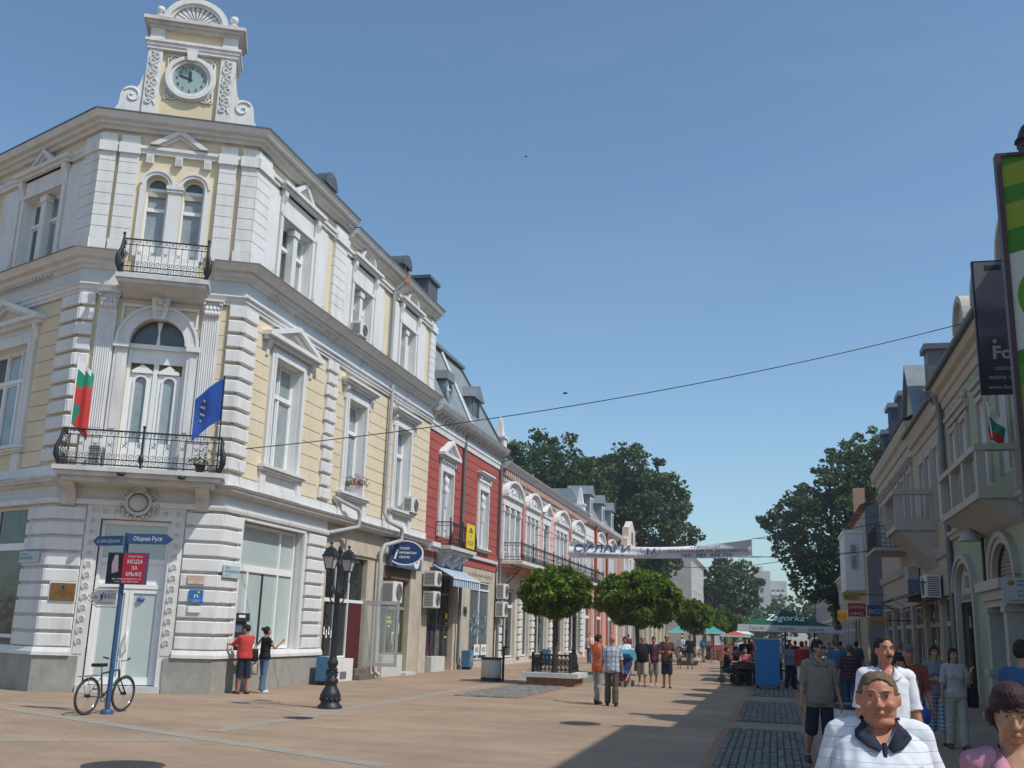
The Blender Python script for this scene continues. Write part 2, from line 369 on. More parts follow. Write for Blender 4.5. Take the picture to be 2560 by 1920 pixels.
def window(F, u0, u1, z0, z1, parent, d=-.26, pane=PANE, fm=PVC, cols=2, rail=.66, fw=.075, name='window', mull=None, sash=True):
    """sash window: frame mesh with the panes as sub-parts"""
    mb = MB(); th = .07
    for a, b in ((u0, u0 + fw), (u1 - fw, u1)): mb.fb(F, a, b, z0, z1, d, d + th)
    for a, b in ((z0, z0 + fw), (z1 - fw, z1)): mb.fb(F, u0 + fw, u1 - fw, a, b, d, d + th)
    zr = z0 + (z1 - z0) * rail if rail else None; e = .012
    if zr: mb.fb(F, u0 + fw, u1 - fw, zr - .05, zr + .05, d, d + th + .03)
    w = (u1 - u0 - 2 * fw) / cols; ws = []
    for c in range(cols):
        a = u0 + fw + w * c; b = a + w
        if c: mb.fb(F, a - .05, a + .05, z0 + fw, (zr - .05) if zr else z1 - fw, d, d + th + .012)
        if c and zr: mb.fb(F, a - .035, a + .035, zr + .05, z1 - fw, d, d + th + .012)
    for a, b in ((u0, u0 + .012), (u1 - .012, u1)): mb.fb(F, a, b, z0, z1, d + th, -.003)
    mb.fb(F, u0 + .012, u1 - .012, z1 - .012, z1, d + th, -.003)
    wo = mb.obj(name, fm, parent)
    for c in range(cols):
        a = u0 + fw + w * c + (.05 if c else 0); b = u0 + fw + w * (c + 1) - (.05 if c < cols - 1 else 0)
        for q0, q1 in (((z0 + fw, zr - .05), (zr + .05, z1 - fw)) if zr else ((z0 + fw, z1 - fw),)):
            p = MB(); p.fb(F, a, b, q0, q1, d + .012, d + .02); p.obj('pane', pane[c % len(pane)] if isinstance(pane, list) else pane, wo)
            if sash:
                s = MB()
                for x0, x1, y0, y1 in ((a, a + .045, q0, q1), (b - .045, b, q0, q1), (a + .045, b - .045, q0, q0 + .045), (a + .045, b - .045, q1 - .045, q1)): s.fb(F, x0 + .001, x1 - .001, y0 + .001, y1 - .001, d + .02, d + .05)
                s.obj('sash', fm, wo)
    return wo
def architrave(F, u0, u1, z0, z1, w, parent, m=WHITE, d=.08, name='architrave', d0=0.):
    mb = MB()
    for a, b in ((u0 - w, u0), (u1, u1 + w)):
        mb.fb(F, a, b, z0, z1, d0, d); mb.fb(F, a + w * .55 if a < u0 else a, b if a < u0 else b - w * .55, z0, z1, d, d + .03)
    mb.fb(F, u0 - w, u1 + w, z1, z1 + w, d0, d); mb.fb(F, u0 - w * .45, u1 + w * .45, z1, z1 + w * .45, d, d + .03)
    return mb.obj(name, m, parent)
def sill(F, u0, u1, z, parent, d=.25, m=WHITE, h=.16, name='sill'):
    mb = MB(); mb.fb(F, u0, u1, z - h * .4, z, 0, d); mb.fb(F, u0 + .05, u1 - .05, z - h * .75, z - h * .4, 0, d * .75); mb.fb(F, u0 + .1, u1 - .1, z - h, z - h * .75, 0, d * .45)
    return mb.obj(name, m, parent)
def bracket(mb, F, u, z0, z1, w, d):
    mb.prism(lambda a, z, dd: F(u - w / 2 + dd, z, a), [(0, z0), (d * .45, z0 + (z1 - z0) * .18), (d * .5, z0 + (z1 - z0) * .5), (d, z0 + (z1 - z0) * .78), (d, z1), (0, z1)], 0, w)
def hood(F, u0, u1, z, parent, d=.32, m=WHITE, name='hood'):
    mb = MB(); mb.fb(F, u0 + .1, u1 - .1, z, z + .08, 0, d * .5); mb.fb(F, u0 + .05, u1 - .05, z + .08, z + .16, 0, d * .8); mb.fb(F, u0, u1, z + .16, z + .24, 0, d)
    for u in (u0 + .3, u1 - .3): bracket(mb, F, u, z - .5, z, .14, d * .6)
    return mb.obj(name, m, parent)
def pediment(F, u0, u1, z, za, parent, d=.3, m=WHITE, tm=None, name='pediment', base=True):
    mb = MB(); c = (u0 + u1) / 2; t = .15
    if base:
        mb.fb(F, u0 + .08, u1 - .08, z - .1, z, 0, d * .6); mb.fb(F, u0, u1, z, z + .12, 0, d)
        for u in (u0 + .35, u1 - .35): bracket(mb, F, u, z - .6, z - .1, .15, d * .55)
    s = (za - z - .12) / (c - u0)
    for a, sg in ((u0, 1), (u1, -1)):
        mb.prism(F, [(a, z + .121), (c, za), (c, za - t), (a + sg * t / s, z + .121)], 0, d)
        mb.prism(F, [(a + sg * t / s, z + .121), (c, za - t), (c, za - t * 1.7), (a + sg * t * 1.7 / s, z + .121)], 0, d * .62)
    o = mb.obj(name, m, parent)
    if tm is not None:
        mb = MB(); mb.prism(F, [(u0 + t * 1.4 / s, z + .118), (u1 - t * 1.4 / s, z + .118), (c, za - t * 1.3)], 0, d * .25); mb.obj('tympanum', tm, o)
    return o
def archhood(F, cu, z, w, h, parent, d=.3, m=WHITE, tm=None, relief=True, name='arched_pediment'):
    mb = MB(); ez = h / w
    mb.arc(F, cu, z, w * .86, w, 0, PI, 0, d, 16, ez=ez); mb.arc(F, cu, z, w * .76, w * .86, 0, PI, 0, d * .6, 16, ez=ez)
    mb.fb(F, cu - w - .08, cu + w + .08, z - .12, z - .002, 0, d * .8)
    o = mb.obj(name, m, parent)
    if tm is not None:
        mb = MB(); mb.prism(F, [(cu + w * .76 * math.cos(a * PI / 12), z + h * .76 * math.sin(a * PI / 12)) for a in range(13)], 0, d * .2)
        if relief:
            for a in range(1, 9):
                an = PI * a / 9; r = w * .42; mb.ball(F(cu + r * math.cos(an), z + .1 + r * ez * math.sin(an) * .9, d * .25), (.1, .1, .1), 6)
            mb.ball(F(cu, z + h * .25, d * .3), (.13, .16, .16), 8)
        mb.obj('tympanum', tm, o)
    return o
def balusters(F, u0, u1, z0, z1, n, parent, m, d, r=.055, name='baluster'):
    mb = MB(); h = z1 - z0
    mb.lathe((0, 0, 0), [(r * .8, 0), (r * .8, h * .1), (r * .45, h * .14), (r, h * .36), (r * .55, h * .62), (r * .4, h * .8), (r * .8, h * .88), (r * .8, h)], 8)
    o = mb.obj(name, m, parent); me = o.data
    for i in range(n):
        q = o if i == 0 else bpy.data.objects.new(name, me)
        if i: C.objects.link(q); q.parent = parent
        q.location = Vector(F(u0 + (u1 - u0) * (i + .5) / n, z0, d)) - wloc(parent)
    return me
def railing(F, u0, u1, z0, z1, d, parent, pitch=.16, back=None, scroll=True, posts=(), belly=0.):
    """wrought iron balcony front with its returns; far too thin to pick apart, so one part"""
    mb = MB(); h = z1 - z0
    def run(P, ln, pp):
        mb.tube([P(0, z1), P(ln, z1)], .024, 5); mb.tube([P(0, z0 + h * .84), P(ln, z0 + h * .84)], .013, 4)
        mb.tube([P(0, z0 + h * .2), P(ln, z0 + h * .2)], .016, 4); mb.tube([P(0, z0 + .04), P(ln, z0 + .04)], .018, 4)
        n = max(2, round(ln / pp))
        for i in range(n + 1):
            x = ln * i / n; mb.tube([P(x, z0 + .04), P(x, z1)], .0085, 4, smooth=False)
            if i < n and scroll:
                cx = x + ln / n / 2; s = ln / n
                for cz, rr in ((z0 + h * .29, s * .42), (z0 + h * .11, s * .34), (z0 + h * .92, s * .25)):
                    mb.tube([P(cx + rr * (1 - k / 13) * math.cos(k * .75), cz + rr * (1 - k / 13) * math.sin(k * .75)) for k in range(11)], .0085, 3, smooth=False)
                if i % 2 == 0: mb.tube([P(cx - s * .3, z0 + h * .55), P(cx, z0 + h * .6), P(cx + s * .3, z0 + h * .55)], .011, 3); mb.tube([P(cx - s * .3, z0 + h * .65), P(cx, z0 + h * .6), P(cx + s * .3, z0 + h * .65)], .011, 3)
    run(lambda a, z: F(u0 + a, z, d), u1 - u0, pitch)
    b0 = 0.05 if back is None else back
    for u in (u0, u1): run(lambda a, z, u=u: F(u, z, b0 + a), d - b0, pitch)
    for u in posts:
        mb.tube([F(u, z0 - .02, d), F(u, z1 + .1, d)], .028, 6); mb.ball(F(u, z1 + .14, d), .045, 8)
        mb.ball(F(u, z0 + h * .25, d + .03), (.07, .07, .13), 8)
    if belly:   # the swelling leaf scrolls on the corners
        for u, s in ((u0, -1), (u1, 1)):
            mb.tube([F(u, z1, d), F(u + s * .02, z0 + h * .72, d + .02), F(u + s * belly, z0 + h * .45, d + belly), F(u + s * belly * .9, z0 + h * .25, d + belly * .9), F(u, z0, d)], [.03, .045, .06, .07, .05], 6)
    return mb.obj('railing', IRON, parent, kind='stuff')
def ac_unit(F, u, z, d, w=.8, h=.58, dp=.3, parent=None, label='', group=None, brackets=True):
    """outdoor unit of an air conditioner; its fan faces out along n"""
    r = thing('air_conditioner', label, 'air conditioner', F(u, z, d), group)
    mb = MB(); mb.taper(F, u - w / 2, u + w / 2, z, z + h, d, d + dp, .015); mb.obj('case', ACW, r)
    g = MB(); cx = u + w * .12; cz = z + h / 2
    for k in range(5): g.arc(F, cx, cz, h * (.06 + .08 * k), h * (.06 + .08 * k) + .014, 0, 2 * PI, d + dp + .001, d + dp + .012, 18)
    g.arc(F, cx, cz, .001, h * .42, 0, 2 * PI, d + dp + .0005, d + dp + .003, 20); g.obj('fan_grille', ACD, r)
    l = MB()
    for k in range(9): l.fb(F, u - w / 2 - .006, u - w / 2 - .0005, z + .06 + k * (h - .12) / 9, z + .06 + (k + .55) * (h - .12) / 9, d + .04, d + dp - .04)
    l.obj('side_grille', ACD, r)
    if brackets:
        b = MB()
        for s in (-.32, .32): b.fb(F, u + w * s - .015, u + w * s + .015, z - .04, z - .002, -.02, d + dp); b.fb(F, u + w * s - .012, u + w * s + .012, z - .3, z - .041, -.02, .02)
        b.obj('bracket', PIPED, r)
    return r
# ================================================================ the corner building with the clock
P0 = Vector((-17.35, 22.2, 0)); CU = Vector((3.65, 1.8, 0)).normalized(); CN = Vector((CU.y, -CU.x, 0)); CL = 4.07
LU = Vector((.918, -.395, 0)).normalized(); LN = Vector((LU.y, -LU.x, 0))
FC = frame(P0, CU, CN); FL = frame(P0, LU, LN); FR = frame((-13.7, 0, 0), (0, 1, 0), (1, 0, 0))
LW = 11.0
cb = thing('corner_building', 'cream and white corner building with a clock gable above its cut corner', 'building', (-17.0, 24.5, 0))
pl = P0 - LU * LW; PATH = [(pl.x, pl.y), (P0.x, P0.y), (-13.7, 24.0), (-13.7, 40.0)]; PATHA = PATH[:3] + [(-13.7, 30.4)]; PATHB = [(-13.7, 30.4), (-13.7, 40.0)]
def sweep(name, path, prof, m, parent, **k): mb = MB(); mb.sweep(path, prof); return mb.obj(name, m, parent, **k)
# --- ground floor
_a = P0 + CU * .98; _b = P0 + CU * 2.98
for pth in ([PATH[0], PATH[1], (_a.x, _a.y)], [(_b.x, _b.y), PATH[2], (-13.7, 30.4)]):
    sweep('plinth', pth, [(-.3, 0), (.12, 0), (.12, .85), (-.3, .85)], GREYPL, cb)
    p2 = [(P0 + CU * .78)[:2] if q == (_a.x, _a.y) else (P0 + CU * 3.15)[:2] if q == (_b.x, _b.y) else q for q in pth]
    sweep('plinth_moulding', p2, [(-.3, .851), (.17, .851), (.17, .93), (.12, 1.04), (-.3, 1.04)], WHITE, cb)
GH = [(24.95, 28.75, 1.041, 4.43)]
wall(FR, 24.0, 30.4, 1.041, 5.0, GH, WHITE, cb)
wall(FC, 0, CL, 1.041, 5.0, [(1.1, 2.84, .0, 4.2)], WHITE, cb)
wall(FL, -LW, 0, 1.041, 5.0, [(-5.2, -1.15, 1.041, 4.6)], WHITE, cb)
def rust(F, u0, u1, m=WHITE, pitch=.385, z0=1.06, n=9):
    for i in range(n):
        mb = MB(); mb.taper(F, u0, u1, z0 + i * pitch, z0 + i * pitch + pitch - .075, 0, .10, .022); mb.obj('rustic_block', m, cb)
rust(FL, -1.12, 0.045); rust(FC, -.04, .76); rust(FC, 3.17, CL + .03); rust(FR, 23.945, 24.92); rust(FR, 29.05, 30.32)
rust(FL, -6.5, -5.3)
sweep('string_course', PATHA, [(-.1, 4.53), (.12, 4.53), (.14, 4.6), (.14, 4.66), (-.1, 4.66)], WHITE, cb)
FRIEZE = mat('frieze_plaster', (.60, .62, .62), .9, .06, 1.4, .1, grime=.3, gcol=(.4, .39, .36))
sweep('lower_frieze', PATHA, [(-.1, 4.661), (.05, 4.661), (.05, 4.97), (-.1, 4.97)], FRIEZE, cb)
sweep('lower_cornice', PATH, [(-.1, 4.97), (.10, 4.97), (.16, 5.03), (.30, 5.05), (.30, 5.10), (.34, 5.12), (.37, 5.17), (-.1, 5.17)], STONE, cb)
sweep('pedestal_course', PATH, [(-.1, 5.171), (.07, 5.171), (.07, 5.5), (-.1, 5.52)], WHITE, cb)
# shop window on the street side: big white frame with blinds behind the glass
def shopwin(F, u0, u1, z0, z1, zt, cuts, parent, pane, d=-.3, fm=PVC, fw=.09, name='shop_window', topcuts=None):
    mb = MB(); th = .08
    for a, b in ((u0, u0 + fw), (u1 - fw, u1)): mb.fb(F, a, b, z0, z1, d, d + th)
    for a, b in ((z0, z0 + fw), (z1 - fw, z1), (zt - fw, zt + fw)): mb.fb(F, u0 + fw, u1 - fw, a, b, d, d + th - .004)
    lo = [u0 + fw] + list(cuts) + [u1 - fw]; hi = [u0 + fw] + list(topcuts if topcuts is not None else cuts) + [u1 - fw]
    for row, a, b in ((lo, z0 + fw, zt - fw), (hi, zt + fw, z1 - fw)):
        for c in row[1:-1]: mb.fb(F, c - .045, c + .045, a, b, d, d + th - .008)
    o = mb.obj(name, fm, parent)
    for row, a, b in ((lo, z0 + fw, zt - fw), (hi, zt + fw, z1 - fw)):
        for c0, c1 in zip(row, row[1:]):
            p = MB(); p.fb(F, c0, c1, a, b, d + .02, d + .03); p.obj('pane', pane, o)
    return o
shopwin(FR, 25.0, 28.7, 1.06, 4.40, 3.2, [25.95, 27.75], cb, BLIND, -.28, topcuts=[27.75])
architrave(FR, 24.99, 28.74, 1.05, 4.42, .22, cb, WHITE, .05, 'shop_window_surround')
mb = MB(); mb.fb(FR, 26.83, 26.86, 1.2, 3.08, -.245, -.2); mb.obj('blind_edge', IRON, cb)
shopwin(FL, -5.15, -1.18, 1.2, 4.55, 3.5, [-3.2], cb, [PANE, DARKG][1], -.28)
mb = MB(); mb.fb(FL, -1.7, -1.45, 1.35, 1.9, -.24, -.20); mb.obj('window_notice', mat('yellow_notice', (.45, .38, .2), .8, .1), cb)
# --- chamfer door
sur = MB()
for a, b in ((.78, 1.12), (2.82, 3.15)):
    sur.fb(FC, a, b, .16, 4.55, 0, .07); sur.fb(FC, a + .06, b - .06, .9, 4.45, .07, .085)
sur.fb(FC, 1.12, 2.82, 4.2, 4.55, 0, .07)
so = sur.obj('door_surround', WHITE, cb)
def rosettes(F, pts, r, d, parent, m=WHITE):
    base = None
    for u, z in pts:
        mb = MB(); mb.arc(F, u, z, r * .68, r, -.6, 4.4, d, d + .03, 10); mb.arc(F, u, z, r * .3, r * .5, 1.2, 6.4, d, d + .025, 8); mb.ball(F(u, z, d + .01), r * .2, 6)
        mb.obj('rosette', m, parent)
rosettes(FC, [(.95, 1.2 + k * .265) for k in range(13)] + [(2.985, 1.2 + k * .265) for k in range(13)] + [(1.2 + k * .27, 4.38) for k in range(2)] + [(2.4 + k * .27, 4.38) for k in range(2)], .085, .085, so)
door = MB()
for a, b in ((1.14, 1.23), (2.73, 2.82)): door.fb(FC, a, b, .16, 4.18, -.2, -.1)
for a, b in ((4.08, 4.18), (3.12, 3.24), (2.5, 2.62)): door.fb(FC, 1.23, 2.73, a, b, -.2, -.1)
dr = door.obj('door_frame', PVC, cb)
for z0, z1, m, nm in ((3.24, 4.08, BLIND, 'pane'), (2.62, 3.12, PVC, 'panel')):
    mb = MB(); mb.fb(FC, 1.23, 2.73, z0, z1, -.17, -.155); mb.obj(nm, m, dr)
for a, b, hs in ((1.23, 1.98, 1), (1.98, 2.73, 0)):
    lf = MB(); w = .1
    for p, q in ((a + .004, a + w), (b - w, b - .004)): lf.fb(FC, p, q, .18, 2.49, -.19, -.12)
    lf.fb(FC, a + w, b - w, .18, .36, -.19, -.12); lf.fb(FC, a + w, b - w, 2.39, 2.49, -.19, -.12)
    lo = lf.obj('door', PVC, cb); p = MB(); p.fb(FC, a + w, b - w, .36, 2.39, -.165, -.15); p.obj('pane', BLIND, lo)
    if not hs:
        h = MB(); h.tube([FC(a + .06, 1.0, -.12), FC(a + .06, 1.03, -.02), FC(a + .05, 1.2, 0), FC(a + .06, 1.42, -.02), FC(a + .06, 1.45, -.12)], .022, 8); h.obj('handle', PVC, lo)
        h = MB(); h.ball(FC(a + .28, 2.25, -.148), (.1, .1, .07), 12); h.obj('sticker', mat('blue_sticker', (.08, .17, .4), .5, .1), lo)
mb = MB(); mb.fb(FC, 1.0, 2.96, 0, .155, -.3, .16); mb.obj('doorstep', STONE, cb)
# cartouche above the door
ca = MB(); ca.ball(FC(1.98, 4.62, .12), (.24, .24, .22), 14)
ca.arc(FC, 1.98, 4.62, .25, .33, 0, 2 * PI, .08, .2, 20); ca.arc(FC, 1.98, 4.86, .1, .19, 0, PI, .08, .2, 10)
for k in range(14):
    a = PI + PI * (k + .5) / 14; rr = .40 + .05 * (k % 2); ca.ball(FC(1.98 + rr * math.cos(a) * 1.05, 4.6 + rr * .85 * math.sin(a), .12), (.06, .06, .055), 6)
for s in (-1, 1):
    ca.tube([FC(1.98 + s * (.33 + .09 * math.cos(k * .7) * (1 - k / 12)), 4.78 + .1 * math.sin(k * .7) * (1 - k / 12), .14) for k in range(11)], .03, 5)
ca.obj('cartouche', STONE, cb)
# --- lower balcony
BL = STONE
bm = MB(); bm.fb(FC, .02, 4.05, 5.25, 5.36, .0, 1.12); bm.fb(FC, .08, 3.99, 5.14, 5.249, .0, 1.05); bm.fb(FC, .22, 3.85, 5.02, 5.139, .0, .9)
bal = bm.obj('balcony', BL, cb)
for u in (.31, 3.53):
    b = MB(); b.prism(lambda a, z, dd: FC(u - .17 + dd, z, a), [(.0, 4.45), (.12, 4.5), (.2, 4.62), (.22, 4.8), (.5, 4.92), (.8, 5.0), (.8, 5.019), (0, 5.019)], 0, .34); b.obj('bracket', BL, bal)
railing(FC, .16, 3.92, 5.38, 6.27, 1.02, bal, .17, back=.12, posts=(2.04,), belly=.09)
for u in (1.62, 3.05):
    l = MB(); l.ball(FC(u, 5.2, 1.1), (.1, .1, .05), 10); l.obj('balcony_lamp', IRON, bal)
FAC = frame(FC(.75, 0, .55), (-CN.x, -CN.y, 0), (CU.x, CU.y, 0)); ac = ac_unit(FAC, 0, 5.37, 0, .5, .62, .3, None, 'air conditioner outdoor unit behind the railing of the lower corner balcony', brackets=False)
# --- first floor
FH = {'W1': (25.99, 27.75), 'W2': (31.35, 32.9), 'W3': (36.05, 37.6)}
WZ0, WZ1 = 6.03, 9.18
holesF = [(a, b, WZ0, WZ1) for a, b in FH.values()]
wall(FR, 24.0, 40.0, 5.0, 11.0, holesF, YELLOW, cb)
wall(FC, 0, CL, 5.0, 11.0, [(1.26, 2.76, 5.4, 9.5)], YELLOW, cb, depth=.5)
wall(FL, -LW, 0, 5.0, 11.0, [(-4.85, -2.35, 6.15, 9.0)], YELLOW, cb)
blk = [(a - .3, b + .3, 5.5, 9.95) for a, b in FH.values()]
courses(FR, 24.78, 29.42, 5.53, 10.02, .415, [blk[0]], YELLOW, cb, 0, .035, 1.3)
courses(FR, 30.38, 40.0, 5.53, 10.02, .415, blk[1:], YELLOW, cb, 0, .035, 1.3, first=1)
courses(FL, -LW, -.95, 5.53, 10.02, .415, [(-5.3, -1.95, 5.5, 9.95)], YELLOW, cb, 0, .035, 1.3)
courses(FC, .36, .9, 6.4, 10.0, .415, [], YELLOW, cb, 0, .02, 9)
courses(FC, 3.12, 3.7, 6.4, 10.0, .415, [], YELLOW, cb, 0, .02, 9)
def quoins(F, spans, z0=5.53, z1=10.05, n=11, d=.12, gap=.085):
    p = (z1 - z0) / n
    for i in range(n):
        u0, u1 = spans[i % len(spans)]; mb = MB(); mb.taper(F, u0, u1, z0 + i * p + gap, z0 + (i + 1) * p, 0, d, .025); mb.obj('quoin', WHITE, cb)
quoins(FR, [(23.93, 24.72)]); quoins(FC, [(3.72, CL + .05)]); quoins(FC, [(-.05, .33)]); quoins(FL, [(-.85, .05)])
quoins(FR, [(29.5, 30.32), (29.58, 30.24)]); quoins(FL, [(-6.4, -5.7)])
for k, (a, b) in FH.items():
    c = (a + b) / 2
    window(FR, a, b, WZ0, WZ1, cb, -.3, [PANE, CURT], cols=2, rail=.68)
    architrave(FR, a, b, WZ0, WZ1, .24, cb, d=.09)
    mb = MB(); mb.fb(FR, a - .24, b + .24, WZ1 + .245, WZ1 + .62, 0, .06); mb.fb(FR, c - .35, c + .35, WZ1 + .3, WZ1 + .56, .06, .08); mb.obj('window_frieze', FRIEZE, cb)
    if k == 'W1': pediment(FR, c - 1.78, c + 1.78, 9.62, 10.32, cb, .34, tm=YELLOW)
    else: hood(FR, c - 1.42, c + 1.42, 9.55, cb, .34)
    sill(FR, a - .5, b + .5, WZ0, cb, .26, h=.2)
    ap = MB()
    for q0, q1 in ((a - .42, a - .12), (b + .12, b + .42)): ap.fb(FR, q0, q1, 5.25, 5.82, 0, .12)
    ap.fb(FR, a - .12, b + .12, 5.25, 5.4, 0, .12); ap.fb(FR, a - .12, b + .12, 5.401, 5.82, 0, .02); ao = ap.obj('window_apron', WHITE, cb)
    if k == 'W1': balusters(FR, a - .02, b + .02, 5.4, 5.8, 9, ao, WHITE, .085, .062)
    else: mb = MB(); mb.fb(FR, a + .02, b - .02, 5.5, 5.72, .02, .05); mb.obj('panel', WHITE, ao)
# left side-street window
window(FL, -4.85, -2.35, 6.15, 9.0, cb, -.3, [PANE, CURT], cols=3, rail=.68); architrave(FL, -4.85, -2.35, 6.15, 9.0, .3, cb, d=.09)
pediment(FL, -5.6, -1.7, 9.6, 10.4, cb, .34, tm=YELLOW); sill(FL, -5.4, -1.85, 6.15, cb, .26, h=.2)
mb = MB(); mb.fb(FL, -5.2, -2.0, 9.31, 9.5, 0, .06); mb.obj('window_frieze', FRIEZE, cb)
mb = MB(); mb.fb(FL, -5.25, -2.0, 5.25, 5.42, 0, .12); mb.fb(FL, -2.35, -2.0, 5.421, 5.93, 0, .12); mb.fb(FL, -5.25, -4.9, 5.421, 5.93, 0, .12); ao = mb.obj('window_apron', WHITE, cb)
balusters(FL, -4.9, -2.35, 5.42, 5.9, 11, ao, WHITE, .07, .06)
# chamfer: balcony door under an arch, fluted pilasters with leafy capitals
AC, AZ, AR = 1.98, 8.80, .70
mb = MB(); mb.arc(FC, AC, AZ, AR, .98, 0, PI, -.02, .12, 20); mb.arc(FC, AC, AZ, .98, 1.06, 0, PI, 0, .16, 20); mb.arc(FC, AC, AZ, AR, .80, 0, PI, .12, .15, 20); mb.obj('arch_moulding', WHITE, cb)
mb = MB()   # wall closing the corners above the arch
for s in (1, -1):
    pts = [(AC + s * (.78), AZ - .02)] + [(AC + s * .705 * math.cos(a * PI / 16), AZ + .705 * math.sin(a * PI / 16)) for a in range(9)] + [(AC, 9.52), (AC + s * .78, 9.52)]
    mb.prism(FC, pts, -.4, -.004)
mb.obj('spandrel', YELLOW, cb)
mb = MB(); mb.fb(FC, 1.0, 2.96, 9.78, 9.86, 0, .07)
for u in (1.0, 2.9): mb.fb(FC, u, u + .06, 9.3, 9.78, 0, .07)
mb.obj('spandrel_border', WHITE, cb)
mb = MB(); mb.prism(FC, [(AC - .16, 9.45), (AC + .16, 9.45), (AC + .24, 10.03), (AC - .24, 10.03)], 0, .26)
for z, r in ((9.9, .09), (9.72, .075), (9.58, .055)): mb.ball(FC(AC, z, .28), r, 8)
mb.ball(FC(AC - .12, 9.85, .27), .06, 6); mb.ball(FC(AC + .12, 9.85, .27), .06, 6); mb.obj('keystone', WHITE, cb)
for u0, u1 in ((.93, 1.26), (2.76, 3.04)):
    mb = MB(); mb.fb(FC, u0, u1, 5.5, 8.66, 0, .06); mb.fb(FC, u0 + .08, u1 - .08, 6.5, 8.55, .06, .08); mb.fb(FC, u0 - .03, u1 + .03, 8.661, 8.80, 0, .16); mb.obj('impost', WHITE, cb)
for u0 in (.44, 3.06):
    w = .45; mb = MB(); mb.fb(FC, u0, u0 + w, 6.4, 9.66, 0, .09); n = 7
    for k in range(n): mb.arc(lambda a, z, d, k=k: FC(u0 + .03 + (w - .06) * (k + .5) / n + a, d, .09 + z), 0, 0, .004, (w - .06) / n * .36, 0, PI, 6.5, 9.58, 5)
    po = mb.obj('fluted_pilaster', WHITE, cb)
    mb = MB(); mb.fb(FC, u0 - .05, u0 + w + .05, 6.25, 6.4, 0, .14); mb.obj('base', WHITE, po)
    mb = MB(); c = u0 + w / 2
    mb.prism(FC, [(c - .2, 9.661), (c + .2, 9.661), (c + .27, 10.08), (c - .27, 10.08)], 0, .13)
    for row, (z, k, r) in enumerate(((9.76, 5, .062), (9.89, 4, .065))):
        for q in range(k): mb.ball(FC(c - .2 + .4 * (q + .5) / k, z, .15), (r, r * .8, .085), 6)
    for s in (-1, 1): mb.tube([FC(c + s * (.23 + .07 * math.cos(k * .8) * (1 - k / 11)), 10.02 + .075 * math.sin(k * .8) * (1 - k / 11), .2) for k in range(10)], .024, 5)
    mb.fb(FC, c - .3, c + .3, 10.081, 10.13, 0, .24); mb.obj('capital', WHITE, po)
    mb = MB(); mb.fb(FC, u0 - .06, u0 + w + .06, 5.5, 6.249, 0, .12); mb.obj('pedestal', WHITE, po)
dr = MB(); d = -.22
dr.fb(FC, 1.27, 1.36, 5.4, 8.7, d, d + .1); dr.fb(FC, 2.66, 2.75, 5.4, 8.7, d, d + .1); dr.fb(FC, 1.27, 2.75, 8.7, 8.82, d, d + .14); dr.fb(FC, 1.36, 2.66, 8.32, 8.699, d, d + .05); dr.fb(FC, 1.94, 2.06, 5.4, 8.32, d, d + .1)
dr.prism(FC, [(1.93, 8.82), (2.03, 8.82), (2.0, 9.15), (2.05, 9.45), (1.91, 9.45), (1.96, 9.15)], d, d + .12)
for a, b in ((1.4, 1.93), (2.07, 2.6)):
    c = (a + b) / 2; dr.prism(FC, [(a, 8.1), (b, 8.1), (c, 8.28)], d + .02, d + .12); dr.fb(FC, a, b, 8.04, 8.099, d + .02, d + .13)
dw = dr.obj('balcony_door', PVC, cb)
mb = MB(); mb.prism(FC, [(AC + .69 * math.cos(a * PI / 18), 8.82 + .66 * math.sin(a * PI / 18)) for a in range(19)], d + .02, d + .03); mb.obj('fanlight_pane', PANE, dw)
for c in (1.65, 2.36):
    lf = MB(); a, b, r = c - .29, c + .29, .14
    lf.fb(FC, a, c - r, 5.42, 8.03, d + .01, d + .07); lf.fb(FC, c + r, b, 5.42, 8.03, d + .01, d + .07); lf.fb(FC, c - r, c + r, 5.42, 6.2, d + .01, d + .06)
    lf.fb(FC, c - r + .02, c + r - .02, 5.6, 6.05, d + .06, d + .08)
    for s in (1, -1): lf.prism(FC, [(c + s * r, 7.81)] + [(c + s * r * math.cos(k * PI / 12), 7.81 + r * math.sin(k * PI / 12)) for k in range(7)] + [(c, 8.03), (c + s * r, 8.03)], d + .01, d + .07)
    lf.arc(FC, c, 7.81, r, r + .05, 0, PI, d + .07, d + .1, 10); lf.fb(FC, c - r - .05, c - r, 6.2, 7.81, d + .07, d + .1); lf.fb(FC, c + r, c + r + .05, 6.2, 7.81, d + .07, d + .1)
    lo = lf.obj('leaf', PVC, dw); p = MB(); p.fb(FC, c - r - .01, c + r + .01, 6.15, 8.0, d + .02, d + .028); p.obj('pane', CURT, dw)
# --- entablature between the floors
sweep('architrave_band', PATH, [(-.1, 10.06), (.10, 10.06), (.10, 10.14), (.14, 10.15), (.14, 10.24), (.2, 10.27), (.2, 10.31), (-.1, 10.31)], WHITE, cb)
sweep('upper_frieze', PATH, [(-.1, 10.311), (.08, 10.311), (.08, 10.72), (-.1, 10.72)], FRIEZE, cb)
def cornice2(path, nm): sweep(nm, path, [(-.1, 10.721), (.12, 10.721), (.18, 10.80), (.28, 10.83), (.28, 10.95), (.42, 10.97), (.48, 11.05), (.55, 11.12), (-.1, 11.14)], CORN, cb); sweep('cornice_flashing', path, [(-.1, 11.142), (.57, 11.121), (.57, 11.15), (-.1, 11.2)], BROWNF, cb)
e0 = P0 + CU * .80; e1 = P0 + CU * 3.25
cornice2([PATH[0], PATH[1], (e0.x, e0.y)], 'main_cornice'); cornice2([(e1.x, e1.y), PATH[2], PATH[3]], 'main_cornice')
de = MB()
